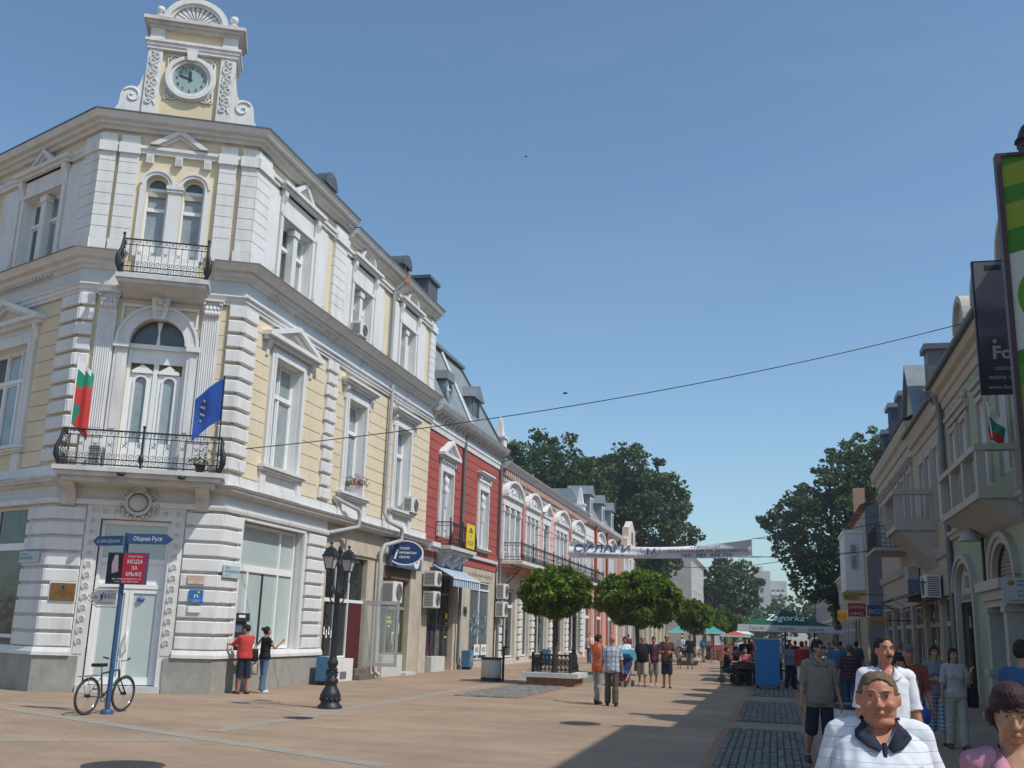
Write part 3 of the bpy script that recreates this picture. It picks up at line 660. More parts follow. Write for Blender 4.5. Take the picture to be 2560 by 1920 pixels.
for F, a, b in ((FR, 25.2, 39.8), (FL, -8, -1.3)):
    n = int((b - a) / .19)
    for i in range(n): de.fb(F, a + .19 * i, a + .19 * i + .11, 10.73, 10.83, .12, .25)
de.obj('dentil_band', STONE, cb, kind='stuff')
for u in (27.0, 32.2, 36.9):
    mb = MB(); mb.arc(FR, u, 10.5, .1, .13, 0, 2 * PI, .08, .11, 14, ez=1.4); mb.obj('oval_ornament', STONE, cb)
# upper balcony
bm = MB(); bm.fb(FC, .88, 3.2, 10.3, 10.42, .0, .95); bm.fb(FC, .94, 3.14, 10.2, 10.299, .0, .9); bm.prism(lambda a, z, dd: FC(1.0 + dd, z, a), [(0, 9.98), (.15, 10.0), (.6, 10.15), (.85, 10.199), (0, 10.199)], 0, 2.08)
b2 = bm.obj('upper_balcony', BL, cb); railing(FC, .98, 3.1, 10.44, 11.36, .88, b2, .165, back=.5, belly=.085, posts=(.98, 3.1))
mb = MB(); mb.fb(FC, 1.18, 2.8, 10.43, 11.22, .0, .1)
for u in (1.26, 1.58, 2.06, 2.4): mb.fb(FC, u, u + .26, 10.55, 11.05, .1, .12)
mb.obj('door_base', PVC, cb)
# --- second floor
UH = [(25.75, 27.75, 11.45, 13.38), (31.2, 32.85, 11.45, 13.2), (35.95, 37.6, 11.45, 13.2)]
wall(FR, 24.0, 40.0, 11.0, 14.7, UH, YELLOW, cb, -.02)
wall(FC, 0, CL, 11.0, 14.9, [(1.22, 1.8, 11.0, 13.6), (2.17, 2.76, 11.0, 13.6)], YELLOW, cb, -.02)
ULH = [(-3.9, -1.85, 11.5, 13.55)]
wall(FL, -LW, 0, 11.0, 14.9, ULH, YELLOW, cb, -.02)
sweep('impost_band', PATHA, [(-.1, 14.15), (.08, 14.15), (.08, 14.25), (.13, 14.27), (.13, 14.36), (-.1, 14.36)], WHITE, cb)
sweep('impost_band', PATHB, [(-.1, 13.98), (.08, 13.98), (.08, 14.08), (.13, 14.1), (.13, 14.19), (-.1, 14.19)], WHITE, cb)
def pilaster(F, u0, u1, z0=11.25, z1=14.14, n=8, d=.1, top=None):
    p = (z1 - z0 - .35) / n
    mb = MB(); mb.fb(F, u0 - .03, u1 + .03, z0, z0 + .34, -.05, d + .03); mb.obj('pilaster_base', WHITE, cb)
    for i in range(n): mb = MB(); mb.taper(F, u0, u1, z0 + .35 + i * p + .006, z0 + .35 + (i + 1) * p - .006, -.05, d, .006); mb.obj('pilaster_block', WHITE, cb)
    t = top or 14.62
    mb = MB(); mb.fb(F, u0, u1, z1 + .23, t, -.05, d); mb.fb(F, u0 - .03, u1 + .03, z1 - .06, z1 + .229, -.04, d + .07); mb.obj('pilaster_cap', WHITE, cb)
for F, a, b in ((FL, -.72, .06), (FC, -.03, .36), (FC, .46, .95), (FC, 3.08, 3.54), (FC, 3.68, 4.1), (FR, 23.93, 24.72)): pilaster(F, a, b)
pilaster(FR, 29.35, 30.3); pilaster(FR, 39.35, 40.0, z1=13.96, top=14.4); pilaster(FL, -6.3, -5.6)
def notched(F, u0, u1, z0, z1, d=.05, k=.12):
    mb = MB(); pts = [(u0 + k, z0), (u1 - k, z0), (u1 - k, z0 + k), (u1, z0 + k), (u1, z1 - k), (u1 - k, z1 - k), (u1 - k, z1), (u0 + k, z1), (u0 + k, z1 - k), (u0, z1 - k), (u0, z0 + k), (u0 + k, z0 + k)]
    mb.prism(F, pts, -.05, d)
    for u, s in ((u0, 1), (u1, -1)):
        for z, t in ((z0, 1), (z1, -1)): mb.arc(F, u + s * .07, z + t * .07, .02, .055, 0, 2 * PI, -.02, d * .8, 10)
    mb.obj('panel', WHITE, cb)
def upperwin(F, u0, u1, z0, z1, kind, pw=.95):
    c = (u0 + u1) / 2; zt = 14.15 if kind == 'tri' else 13.98; m2 = (u0 + u1) / 2
    window(F, u0, u1, z0, z1, cb, -.32, [PANE, CURT], cols=2, rail=.62, fw=.07)
    mb = MB(); mb.fb(F, m2 - .13, m2 + .13, z0, z1 - .02, -.24, -.02); mb.fb(F, m2 - .18, m2 + .18, z1 - .25, z1 - .08, -.22, .02); mb.obj('mullion_column', WHITE, cb)
    mb = MB()
    for a, b in ((u0 - .18, u0), (u1, u1 + .18)): mb.fb(F, a, b, z0 - .2, z1 + .02, -.05, .06)
    mb.fb(F, u0 - .18, u1 + .18, z1 + .02, z1 + .14, -.05, .08); mb.obj('window_surround', WHITE, cb)
    mb = MB(); mb.fb(F, u0, u1, z1 + .16, zt - .06, -.05, .05)
    for u in (u0 - .16, u1 + .16): bracket(mb, F, u, z1 - .05, zt, .2, .18)
    mb.obj('window_frieze', WHITE, cb)
    mb = MB(); mb.fb(F, u0 - .38, u1 + .38, zt, zt + .1, 0, .2); mb.fb(F, u0 - .45, u1 + .45, zt + .1, zt + .2, 0, .28); mb.obj('window_cornice', WHITE, cb)
    if kind == 'tri': pediment(F, c - .72, c + .72, zt + .08, zt + .74, cb, .22, tm=YELLOW, base=False)
    else: archhood(F, c, zt + .2, .62, .52, cb, .22, tm=YELLOW, relief=False)
    for a, b in ((u0 - .3 - pw, u0 - .3), (u1 + .3, u1 + .3 + pw)): notched(F, a, b, 11.5 if kind == 'tri' else 11.45, zt - .12)
for (a, b, z0, z1), k, pw in zip(UH, ('tri', 'arch', 'arch'), (.85, .92, .92)): upperwin(FR, a, b, z0, z1, k, pw)
upperwin(FL, *ULH[0], 'tri', .95)
# chamfer: pair of round-headed balcony windows
for c in (1.51, 2.465):
    mb = MB(); r = .29
    for s in (1, -1): mb.prism(FC, [(c + s * r * 1.04, 13.28)] + [(c + s * r * math.cos(k * PI / 14), 13.28 + r * math.sin(k * PI / 14)) for k in range(8)] + [(c, 13.61), (c + s * r * 1.04, 13.61)], -.4, -.024)
    mb.obj('spandrel', YELLOW, cb)
    fr = MB(); d = -.25; fr.arc(FC, c, 13.28, r - .05, r, 0, PI, d, d + .08, 14)
    for a, b in ((c - r, c - r + .06), (c + r - .06, c + r)): fr.fb(FC, a, b, 11.2, 13.28, d, d + .08)
    for z in (13.2, 12.62): fr.fb(FC, c - r + .06, c + r - .06, z - .05, z + .05, d, d + .09)
    fr.fb(FC, c - r + .06, c + r - .06, 11.2, 11.75, d, d + .07)
    fo = fr.obj('balcony_window', PVC, cb)
    for z0, z1, m in ((13.25, 13.56, PANE), (12.67, 13.15, CURT), (11.75, 12.57, CURT)):
        p = MB()
        if z0 > 13.2: p.prism(FC, [(c + (r - .02) * math.cos(k * PI / 12), 13.27 + (r - .02) * math.sin(k * PI / 12)) for k in range(13)], d + .02, d + .03)
        else: p.fb(FC, c - r + .05, c + r - .05, z0, z1, d + .02, d + .03)
        p.obj('pane', m, fo)
    s = MB(); s.fb(FC, c - r + .06, c + r - .06, 13.0, 13.16, d + .05, d + .1)
    s.obj('blind', mat('striped_blind', (.45, .42, .38), .9, .2, 30), fo)
    mb = MB(); mb.arc(FC, c, 13.28, .30, .44, 0, PI, -.05, .06, 18); mb.arc(FC, c, 13.28, .38, .44, 0, PI, .06, .09, 18)
    for a, b in ((c - .44, c - .30), (c + .30, c + .44)):
        if 1.7 < (a + b) / 2 < 2.2: continue
        mb.fb(FC, a, b, 11.2, 13.28, -.05, .06)
    mb.obj('arch_surround', WHITE, cb)
mb = MB(); mb.fb(FC, 1.82, 2.155, 11.2, 13.1, -.06, .05); mb.fb(FC, 1.78, 2.195, 13.1, 13.18, -.06, .09); mb.fb(FC, 1.76, 2.215, 13.18, 13.28, -.06, .12); mb.obj('central_pier', WHITE, cb)
for u in (1.14, 1.9, 2.66):
    mb = MB(); mb.fb(FC, u, u + .2, 13.9, 14.14, -.05, .08)
    for k in range(4): mb.fb(FC, u + .012 + .048 * k, u + .044 + .048 * k, 13.88, 14.12, .08, .11)
    mb.obj('triglyph', WHITE, cb)
pediment(FC, 1.2, 2.78, 14.28, 14.92, cb, .2, tm=YELLOW, base=False)
# roof cornice
RC = lambda z: [(-.2, z), (.1, z), (.14, z + .08), (.25, z + .1), (.25, z + .2), (.38, z + .22), (.42, z + .3), (.46, z + .38), (-.2, z + .40)]
sweep('roof_cornice', PATHA, RC(14.75), CORN, cb); sweep('roof_cornice', [(-13.7, 30.402), (-13.7, 40.0)], RC(14.5), CORN, cb)
sweep('roof_flashing', PATHA, [(-.2, 15.152), (.48, 15.132), (.48, 15.17), (-.2, 15.23)], LEAD, cb); sweep('roof_flashing', [(-13.7, 30.41), (-13.7, 40.0)], [(-.2, 14.902), (.48, 14.882), (.48, 14.92), (-.2, 14.98)], LEAD, cb)
rf = MB()
q = [(pl.x, pl.y), (P0.x, P0.y), (-13.7, 24.0), (-13.7, 40), (-22, 40), (-26.5, 33)]
rf.add([(a, b, 15.0) for a, b in q] + [(-18, 30, 17.0), (-18, 38.5, 17.0), (-22.5, 30, 17.)], [(0, 1, 6, 8), (1, 2, 6), (2, 3, 7, 6), (3, 4, 7), (4, 5, 8, 6, 7), (5, 0, 8)])
rf.obj('roof', LEAD, cb, fix=False)
bk = MB(); bk.prism(lambda a, b, d: (a, b, d), [(pl.x + .5, pl.y + .5), (-17.2, 22.75), (-14.2, 24.3), (-14.2, 39.95), (-22, 39.95), (-26, 33)], 0.02, 14.98); bk.obj('core', YELLOW, cb)
# dormers on the street slope
for u, z, w in ((31.2, 16.35, .8), (39.3, 16.25, .8)):
    F2 = frame((-14.9, 0, 0), (0, 1, 0), (1, 0, 0)); mb = MB()
    mb.fb(F2, u - w / 2, u + w / 2, z - 1.0, z + .55, -1.2, 0); mb.arc(F2, u, z + .5, .001, w / 2 + .12, 0, PI, -1.2, .12, 12)
    mb.arc(F2, u, z + .42, .2, .28, 0, 2 * PI, 0, .07, 14); o = mb.obj('dormer', LEAD, cb)
    p = MB(); p.arc(F2, u, z + .42, .001, .2, 0, 2 * PI, .001, .02, 14); p.obj('pane', DARKG, o)
mb = MB(); mb.box((-15.7, 41.2, 14.8), (-14.5, 42.5, 16.9)); mb.box((-15.8, 41.1, 16.9), (-14.4, 42.6, 17.05)); mb.obj('chimney', LEAD, cb)
# --- clock gable
GC = 2.04; Z0 = 15.22
g = MB(); g.fb(FC, .86, 3.24, Z0, 18.0, -.9, -.02); g.obj('gable_wall', CREAM, cb)
for a, b in ((.86, 1.25), (2.83, 3.24)):
    mb = MB(); mb.fb(FC, a, b, Z0, 17.32, -.9, .09); po = mb.obj('gable_pier', WHITE, cb)
    c = (a + b) / 2; s = MB()
    for k in range(8):      # carved strapwork running up the pier
        z = 15.72 + k * .2; s.arc(FC, c + (.05 if k % 2 else -.05), z, .055, .09, 0, 2 * PI, .09, .125, 12); s.ball(FC(c - (.06 if k % 2 else -.06), z + .1, .1), .035, 6)
    for e in (-.13, .13): s.tube([FC(c + e * math.cos(k * .9), 15.62 + k * .1, .105) for k in range(17)], .018, 4)
    s.obj('carving', WHITE, po)
mb = MB()
for z0, z1, d in ((17.32, 17.42, .13), (17.42, 17.52, .16), (17.52, 17.60, .2)): mb.fb(FC, .86 - d + .09, 3.24 + d - .09, z0, z1, -.95, d)
mb.obj('gable_band', WHITE, cb)
for a, b in ((.86, 1.25), (2.83, 3.24)): mb = MB(); mb.fb(FC, a, b, 17.6, 17.98, -.9, .09); mb.obj('gable_pier_cap', WHITE, cb)
mb = MB()
for z0, z1, d in ((17.98, 18.06, .14), (18.06, 18.14, .22), (18.14, 18.24, .3)): mb.fb(FC, .86 - d + .1, 3.24 + d - .1, z0, z1, -.95, d)
mb.obj('gable_cornice', STONE, cb)
fan = MB(); fan.arc(FC, GC, 18.24, .74, .90, 0, PI, -.5, .14, 22, ez=.88); fan.arc(FC, GC, 18.24, .66, .74, 0, PI, -.4, .08, 22, ez=.88); fan.arc(FC, GC, 18.24, .001, .68, 0, PI, -.4, -.04, 18, ez=.88)
fo = fan.obj('shell_pediment', WHITE, cb)
for k in range(13):
    a = PI * (k + .5) / 13; s = MB(); e = .085
    s.prism(FC, [(GC + .14 * math.cos(a), 18.27 + .12 * math.sin(a)), (GC + .6 * math.cos(a - e), 18.26 + .53 * math.sin(a - e)), (GC + .64 * math.cos(a), 18.26 + .57 * math.sin(a)), (GC + .6 * math.cos(a + e), 18.26 + .53 * math.sin(a + e))], -.04, .03); s.obj('shell_rib', WHITE, fo)
for u in (1.04, 3.06):
    mb = MB(); mb.lathe(FC(u, 18.24, -.05), [(.14, 0), (.15, .05), (.1, .08), (.1, .12), (.15, .16), (.12, .2), (.05, .23), (.05, .27), (.1, .31), (.125, .38), (.1, .46), (.03, .5)], 12); mb.obj('finial', WHITE, cb)
for s, u0 in ((-1, .86), (1, 3.24)):     # volutes
    mb = MB(); X = lambda a: u0 + s * a
    pts = [(X(0), Z0), (X(.66), Z0), (X(.7), 15.42), (X(.62), 15.55)]
    pts += [(X(.30 + .30 * math.cos(k * PI / 8)), 15.84 + .30 * math.sin(k * PI / 8)) for k in range(0, 6)] + [(X(.12), 16.25), (X(.02), 16.75), (X(0), 16.75)]
    mb.prism(FC, pts, -.5, .03)
    mb.tube([FC(X(.30 + (.26 - .022 * k * .75) * math.cos(.6 + k * .55)), 15.84 + (.26 - .022 * k * .75) * math.sin(.6 + k * .55), .04) for k in range(15)], .028, 5); mb.obj('volute', WHITE, cb)
ck = MB(); CZ = 16.56
ck.arc(FC, GC, CZ, .47, .56, 0, 2 * PI, -.02, .07, 36); ck.arc(FC, GC, CZ, .56, .66, 0, 2 * PI, -.02, .13, 36); ck.arc(FC, GC, CZ, .66, .70, 0, 2 * PI, -.02, .06, 36)
clk = ck.obj('clock', WHITE, cb)
mb = MB(); mb.arc(FC, GC, CZ, .001, .475, 0, 2 * PI, -.015, .012, 36); mb.obj('dial', mat('clock_dial', (.30, .40, .38), .35, .12, 2), clk)
INK = mat('clock_ink', (.03, .04, .05), .5, 0)
for h in range(1, 13):
    a = PI / 2 - h * PI / 6; text(str(h), FC, GC + .365 * math.cos(a), CZ + .365 * math.sin(a) - .05, .1, .016, INK, clk, 'CENTER', name='numeral', bold=.02)
for ang, ln, w in ((PI / 2 + .04, .28, .03), (PI / 2 + 1.27, .36, .022)):
    mb = MB(); c, s = math.cos(ang), math.sin(ang); P = lambda a, b: (GC + a * c - b * s, CZ + a * s + b * c)
    mb.prism(FC, [P(-.07, -w), P(ln * .7, -w * 1.3), P(ln, 0), P(ln * .7, w * 1.3), P(-.07, w)], .022 if ln > .3 else .03, .028 if ln > .3 else .036); mb.obj('hand', INK, clk)
mb = MB(); mb.prism(FC, [(GC - .1, CZ + .5), (GC + .1, CZ + .5), (GC + .15, CZ + .82), (GC - .15, CZ + .82)], 0, .2); mb.obj('keystone', WHITE, cb)
for sx in (-1, 1):
    for sz in (-1, 1):
        s = MB(); bu, bz = GC + sx * .62, CZ + sz * .62
        for k in range(4):
            s.arc(FC, bu - sx * (.02 + .09 * k) * (k % 2 or .5), bz - sz * (.09 * k) * (.6 if k % 2 else 1), .035, .062, 0, 2 * PI, -.02, .03, 9)
        s.tube([FC(bu - sx * .3, bz + sz * .02, .01), FC(bu - sx * .1, bz + sz * .06, .02), FC(bu + sx * .02, bz - sz * .1, .02), FC(bu, bz - sz * .32, .01)], .025, 5); s.obj('corner_ornament', WHITE, cb)
# --- drain pipes and wall equipment on the wing
def drain(F, pts, r, m, parent, name='drain_pipe'):
    mb = MB(); mb.tube([F(*p) for p in pts], r, 8); return mb.obj(name, m, parent)
drain(FR, [(34.75, 14.4, .5), (34.75, 14.15, .2), (34.75, 14.0, .14), (34.75, 11.2, .14)], .07, PIPE, cb)
drain(FR, [(35.0, 10.5, .18), (35.0, 5.75, .16), (35.0, 5.45, .3), (35.9, 5.3, .5), (36.0, 5.2, .5), (36.0, 4.85, .5), (35.1, 4.6, .2), (34.9, 4.3, .16), (34.9, 2.6, .16)], .075, PIPE, cb)
drain(FR, [(34.9, 2.6, .16), (34.9, .25, .16), (35.0, .1, .3)], .085, mat('battered_pipe', (.5, .49, .47), .6, .2, 9, grime=.6), cb)
drain(FR, [(30.6, 5.75, .1), (31.9, 5.5, .42), (32.0, 5.35, .45), (32.0, 4.95, .45), (31.5, 4.8, .15), (30.4, 4.6, .1)], .07, PIPE, cb)
mb = MB(); mb.tube([FR(35.5, 15.0, .4), FR(35.2, 14.75, .48), FR(34.8, 14.4, .5)], .08, 6); mb.obj('broken_gutter', mat('rusty_gutter', (.3, .12, .06), .8, .3, 9), cb)
# --- ground floor of the wing: shops in worn plaster
WH = [(30.75, 34.2, 0.0, 4.0), (35.75, 38.75, 0.0, 3.95)]
wall(FR, 30.42, 40.0, 0, 5.0, WH, BEIGE, cb, -.04)
mb = MB(); mb.fb(FR, 35.7, 39.9, 4.35, 4.9, -.03, .05); mb.obj('shop_fascia', STONE, cb)
mb = MB(); mb.fb(FR, 30.5, 35.5, 4.1, 4.16, -.04, .02); mb.obj('plaster_ledge', BEIGE, cb)
# dark jewellery shop: white frame, red panel, glass door leaf standing open
sw = shopwin(FR, 30.78, 33.0, .72, 3.95, 2.55, [31.9], cb, DARKG, -.25, fw=.06)
mb = MB(); mb.fb(FR, 33.02, 34.15, .35, 2.5, -.24, -.16); mb.obj('red_panel', mat('maroon_panel', (.085, .012, .016), .5, .1), cb)
mb = MB(); mb.fb(FR, 33.02, 34.15, 2.6, 3.95, -.24, -.2); mb.obj('pane', DARKG, cb)
mb = MB(); mb.fb(FR, 33.0, 34.2, 2.5, 2.6, -.26, -.14); mb.obj('transom', PVC, cb)
mb = MB(); mb.fb(FR, 30.6, 33.05, 0, .70, -.3, .12); mb.obj('shop_plinth', WHITE, cb)
mb = MB(); mb.fb(FR, 32.0, 32.5, .08, .3, .12, .135); mb.obj('vent', ACD, cb)
mb = MB(); mb.fb(FR, 33.1, 34.5, 0, .17, -.3, .35); mb.fb(FR, 33.3, 34.3, .171, .34, -.3, .1); mb.obj('shop_step', mat('dark_step', (.16, .14, .12), .9, .2), cb)
# things shown in the window: a pale tray and jewellery busts
for k in range(5):
    mb = MB(); mb.lathe(FR(31.05 + .19 * k, 1.35 + .1 * (k % 2), -.2), [(.05, 0), (.06, .03), (.025, .12), (.04, .2), (.015, .26)], 8, sx=.4); mb.obj('display_bust', PVC, sw)
F3 = frame(FR(34.25, 0, -.1), (.93, .37, 0), (.37, -.93, 0)); od = MB()     # open leaf
F3 = frame((-13.75, 34.25, 0), (.98, .2, 0), (.2, -.98, 0))
for a, b, z0, z1 in ((0, .09, .42, 2.62), (1.11, 1.2, .42, 2.62), (.09, 1.11, .42, .54), (.09, 1.11, 2.5, 2.62)): od.fb(F3, a, b, z0, z1, 0, .05)
oo = od.obj('open_door', PIPE, cb); p = MB(); p.fb(F3, .09, 1.11, .54, 2.5, .02, .03)
CLEAR = bpy.data.materials.new('clear_glass'); CLEAR.use_nodes = True; _t = CLEAR.node_tree; _b = _t.nodes['Principled BSDF']; _b.inputs['Base Color'].default_value = (.55, .62, .6, 1); _b.inputs['Roughness'].default_value = .03; _b.inputs['Alpha'].default_value = .28
p.obj('pane', CLEAR, oo); h = MB(); h.tube([F3(1.04, 1.2, .06), F3(1.0, 1.22, .12), F3(1.0, 1.55, .12), F3(1.04, 1.58, .06)], .018, 6); h.obj('handle', PVC, oo)
# tourist information shop
OLIVE = mat('olive_frame', (.27, .25, .14), .5, .1)
gw = shopwin(FR, 35.8, 38.7, .75, 3.5, 2.45, [36.75, 37.7], cb, GREENG, -.28, OLIVE, .06)
mb = MB(); mb.fb(FR, 35.78, 37.9, 0, .74, -.3, .1); mb.obj('shop_plinth', STONE, cb)
mb = MB(); mb.fb(FR, 37.9, 38.7, .1, .74, -.29, -.2); mb.obj('shop_door_panel', OLIVE, cb)
mb = MB(); mb.fb(FR, 37.8, 38.9, 0, .1, -.28, .3); mb.obj('shop_step', STONE, cb)
mb = MB(); mb.fb(FR, 35.78, 38.73, 3.5, 3.95, -.28, -.05); mb.obj('shutter_box', mat('brown_board', (.12, .08, .06), .7, .2), cb)
YP = mat('yellow_paper', (.55, .58, .08), .7, .1)
for u, z, w, h in ((36.0, 2.05, .3, .07), (36.0, 1.9, .35, .1), (36.05, 1.75, .22, .08), (36.95, 2.05, .4, .08), (36.95, 1.88, .5, .11), (37.05, 1.74, .25, .08)):
    mb = MB(); mb.fb(FR, u, u + w, z, z + h, -.249, -.245); mb.obj('window_lettering', YP, gw)
mb = MB(); mb.fb(FR, 38.1, 38.3, 1.5, 1.9, -.249, -.244); mb.obj('window_notice', PVC, gw)
# ================================================================ the row of houses up the left side
# --- red house
rb = thing('red_house', 'deep red two storey house with a slate mansard between cream and pink fronts', 'building', (-15, 45.5, 0))
RW = [(41.75, 43.35), (47.75, 49.35)]; RZ = (5.55, 8.35)
wall(FR, 40.02, 51.5, 4.6, 10.0, [(a, b, *RZ) for a, b in RW], RED, rb)
courses(FR, 40.05, 51.5, 5.0, 9.85, .404, [(a - .3, b + .3, 5.2, 9.3) for a, b in RW] + [(44.7, 45.1, 5, 10)], RED, rb, 0, .03, 30)
mb = MB(); mb.box((-20, 40.05, 0), (-14.05, 51.45, 10.9)); mb.obj('core', RED, rb)
for (a, b), k in zip(RW, (0, 1)):
    c = (a + b) / 2; window(FR, a, b, *RZ, rb, -.3, [PANE, CURT], cols=2, rail=.62); architrave(FR, a, b, *RZ, .2, rb, d=.09)
    mb = MB(); mb.fb(FR, c - .12, c + .12, RZ[0], RZ[1], -.25, .02); mb.lathe(FR(c, RZ[0] + 1.3, .02), [(.09, 0), (.1, .5), (.13, .62), (.16, .75), (.07, .85), (.12, 1.0), (.15, 1.2), (.05, 1.3)], 8); mb.obj('figured_mullion', WHITE, rb)
    mb = MB(); mb.fb(FR, a - .2, b + .2, 8.56, 8.95, 0, .08)
    for q in range(6): mb.ball(FR(a - .1 + (b - a + .2) * q / 5, 8.76, .1), (.09, .12, .1), 6)
    mb.obj('carved_frieze', WHITE, rb)
    if k == 0: pediment(FR, c - 1.25, c + 1.25, 8.98, 9.75, rb, .32, tm=WHITE)
    else: hood(FR, c - 1.2, c + 1.2, 8.97, rb, .32); sill(FR, a - .35, b + .35, RZ[0], rb, .22)
sweep('entablature', [(-13.7, 40.02), (-13.7, 51.5)], [(-.1, 9.86), (.08, 9.86), (.1, 10.05), (.14, 10.1), (.14, 10.3), (-.1, 10.3)], WHITE, rb)
sweep('eaves_cornice', [(-13.7, 40.02), (-13.7, 51.55)], [(-.1, 10.62), (.42, 10.62), (.5, 10.72), (.6, 10.9), (-.1, 10.95)], STONE, rb)
mb = MB(); mb.fb(FR, 40.02, 51.5, 10.301, 10.619, -.1, .1); mb.obj('cornice_frieze', STONE, rb)
for k in range(22):
    u = 40.3 + k * .52; mb = MB(); bracket(mb, FR, u, 10.31, 10.615, .16, .38); mb.obj('modillion', STONE, rb)
sweep('string_course', [(-13.7, 45.1), (-13.7, 51.5)], [(-.1, 4.98), (.1, 4.98), (.12, 5.12), (-.1, 5.14)], WHITE, rb)
mb = MB(); mb.fb(FR, 40.04, 41.1, 5.0, 5.18, 0, .38); mb.fb(FR, 40.04, 41.1, 4.85, 4.999, 0, .28); mb.obj('cornice_end', WHITE, rb)
SL = bpy.data.materials.new('slate_roof'); SL.use_nodes = True
def slate(m, c1, c2):
    t = m.node_tree; b = t.nodes['Principled BSDF']; b.inputs['Roughness'].default_value = .6
    g = t.nodes.new('ShaderNodeNewGeometry'); mp = t.nodes.new('ShaderNodeMapping'); mp.inputs['Rotation'].default_value = (0, R(90), R(90))
    br = t.nodes.new('ShaderNodeTexBrick'); br.inputs['Scale'].default_value = 1; br.inputs['Brick Width'].default_value = .38; br.inputs['Row Height'].default_value = .24; br.inputs['Mortar Size'].default_value = .012
    br.inputs['Color1'].default_value = (*c1, 1); br.inputs['Color2'].default_value = (*c2, 1); br.inputs['Mortar'].default_value = (.06, .065, .07, 1)
    sx = t.nodes.new('ShaderNodeSeparateXYZ'); cx = t.nodes.new('ShaderNodeCombineXYZ'); L = t.links.new
    L(g.outputs['Position'], sx.inputs[0]); L(sx.outputs['Y'], cx.inputs['X']); L(sx.outputs['Z'], cx.inputs['Y']); L(cx.outputs[0], br.inputs['Vector']); L(br.outputs['Color'], b.inputs['Base Color'])
slate(SL, (.20, .235, .25), (.26, .295, .31))
mb = MB(); zt = 14.55
mb.hexa([(-13.35, 40.1, 10.93), (-13.35, 50.6, 10.93), (-20, 50.6, 10.93), (-20, 40.1, 10.93), (-15.05, 40.1, zt), (-15.05, 48.2, zt), (-19, 48.2, zt), (-19, 40.1, zt)]); mb.obj('mansard_roof', SL, rb)
mb = MB(); mb.box((-19.3, 40.0, zt), (-14.85, 48.5, zt + .16)); mb.box((-19.2, 40.0, zt + .161), (-15.2, 48.3, zt + .26)); mb.obj('roof_curb', ZINC, rb)
BRIGHT = mat('bright_flashing', (.55, .57, .58), .6, .1, 3)
mb = MB(); mb.tube([(-13.3, 44.85, 10.95), (-14.98, 44.85, zt)], .075, 4, smooth=False); mb.obj('roof_flashing', BRIGHT, rb)
mb = MB(); mb.tube([(-13.3, 50.55, 10.95), (-15.0, 48.2, zt)], .07, 4, smooth=False); mb.obj('hip_flashing', ZINC, rb)
F2 = frame((-13.55, 0, 0), (0, 1, 0), (1, 0, 0)); mb = MB()     # gabled zinc dormer
mb.fb(F2, 46.0, 47.5, 10.95, 12.55, -1.2, -.2); do = mb.obj('dormer', ZINC, rb)
mb = MB(); mb.prism(F2, [(45.8, 12.55), (47.7, 12.55), (46.75, 13.25)], -1.5, .02); mb.obj('roof', ZINC, do)
mb = MB(); mb.fb(F2, 46.25, 47.25, 11.15, 12.4, -.199, -.16); mb.obj('pane', DARKG, do)
mb = MB(); mb.fb(F2, 46.2, 46.3, 11.1, 12.45, -.19, -.12); mb.fb(F2, 47.2, 47.3, 11.1, 12.45, -.19, -.12); mb.obj('frame', ZINC, do)
mb = MB(); mb.arc(F2, 42.0, 12.0, .34, .5, 0, 2 * PI, -.8, .0, 18, ez=1.25); mb.arc(F2, 42.0, 12.0, .001, .36, 0, 2 * PI, -.8, -.12, 18, ez=1.25); mb.prism(F2, [(41.4, 12.35), (42.6, 12.35), (42.45, 12.75), (41.55, 12.75)], -1.3, .06); d2 = mb.obj('oval_dormer', ZINC, rb)
mb = MB(); mb.fb(F2, 41.97, 42.03, 11.6, 12.4, -.11, -.05); mb.fb(F2, 41.68, 42.32, 11.97, 12.03, -.11, -.06); mb.obj('glazing_bar', PVC, d2)
def obelisk(x, y, z, h, parent):
    mb = MB(); mb.box((x - .32, y - .32, z), (x + .32, y + .32, z + h * .28)); mb.box((x - .4, y - .4, z + h * .28), (x + .4, y + .4, z + h * .34))
    a, b = .24, .1; mb.hexa([(x - a, y - a, z + h * .34), (x + a, y - a, z + h * .34), (x + a, y + a, z + h * .34), (x - a, y + a, z + h * .34), (x - b, y - b, z + h * .9), (x + b, y - b, z + h * .9), (x + b, y + b, z + h * .9), (x - b, y + b, z + h * .9)])
    mb.lathe((x, y, z + h * .9), [(.1, 0), (.05, h * .06), (.01, h * .1)], 6); return mb.obj('obelisk', WHITE, parent)
obelisk(-13.6, 51.0, 10.95, 1.7, rb)
# balcony with a carved console
bm = MB(); bm.fb(FR, 41.2, 45.1, 4.98, 5.12, 0, .78); bm.fb(FR, 41.4, 44.9, 4.86, 4.979, 0, .68); bo = bm.obj('balcony', STONE, rb)
for u in (41.9, 43.1, 44.3):
    mb = MB(); bracket(mb, FR, u, 4.2, 4.855, .3, .6); mb.obj('bracket', STONE, bo)
mb = MB(); mb.prism(lambda a, z, d: FR(a, z, d), [(41.5, 4.859), (44.8, 4.859), (44.2, 4.5), (43.15, 4.25), (42.1, 4.5)], .02, .3); mb.obj('console', STONE, bo)
railing(FR, 41.3, 45.0, 5.14, 6.1, .7, bo, .17, posts=(41.3, 43.1, 45.0), belly=.05)
drain(FR, [(44.9, 10.45, .3), (44.9, 10.2, .12), (44.9, 5.2, .12), (44.95, 4.7, .14), (44.95, .3, .14), (45.1, .15, .25)], .08, PIPED, rb)
drain(FR, [(51.45, 10.4, .3), (51.45, 10.1, .14), (51.45, 5.6, .14), (51.7, 5.1, .14), (51.7, .2, .14)], .085, PIPED, rb)
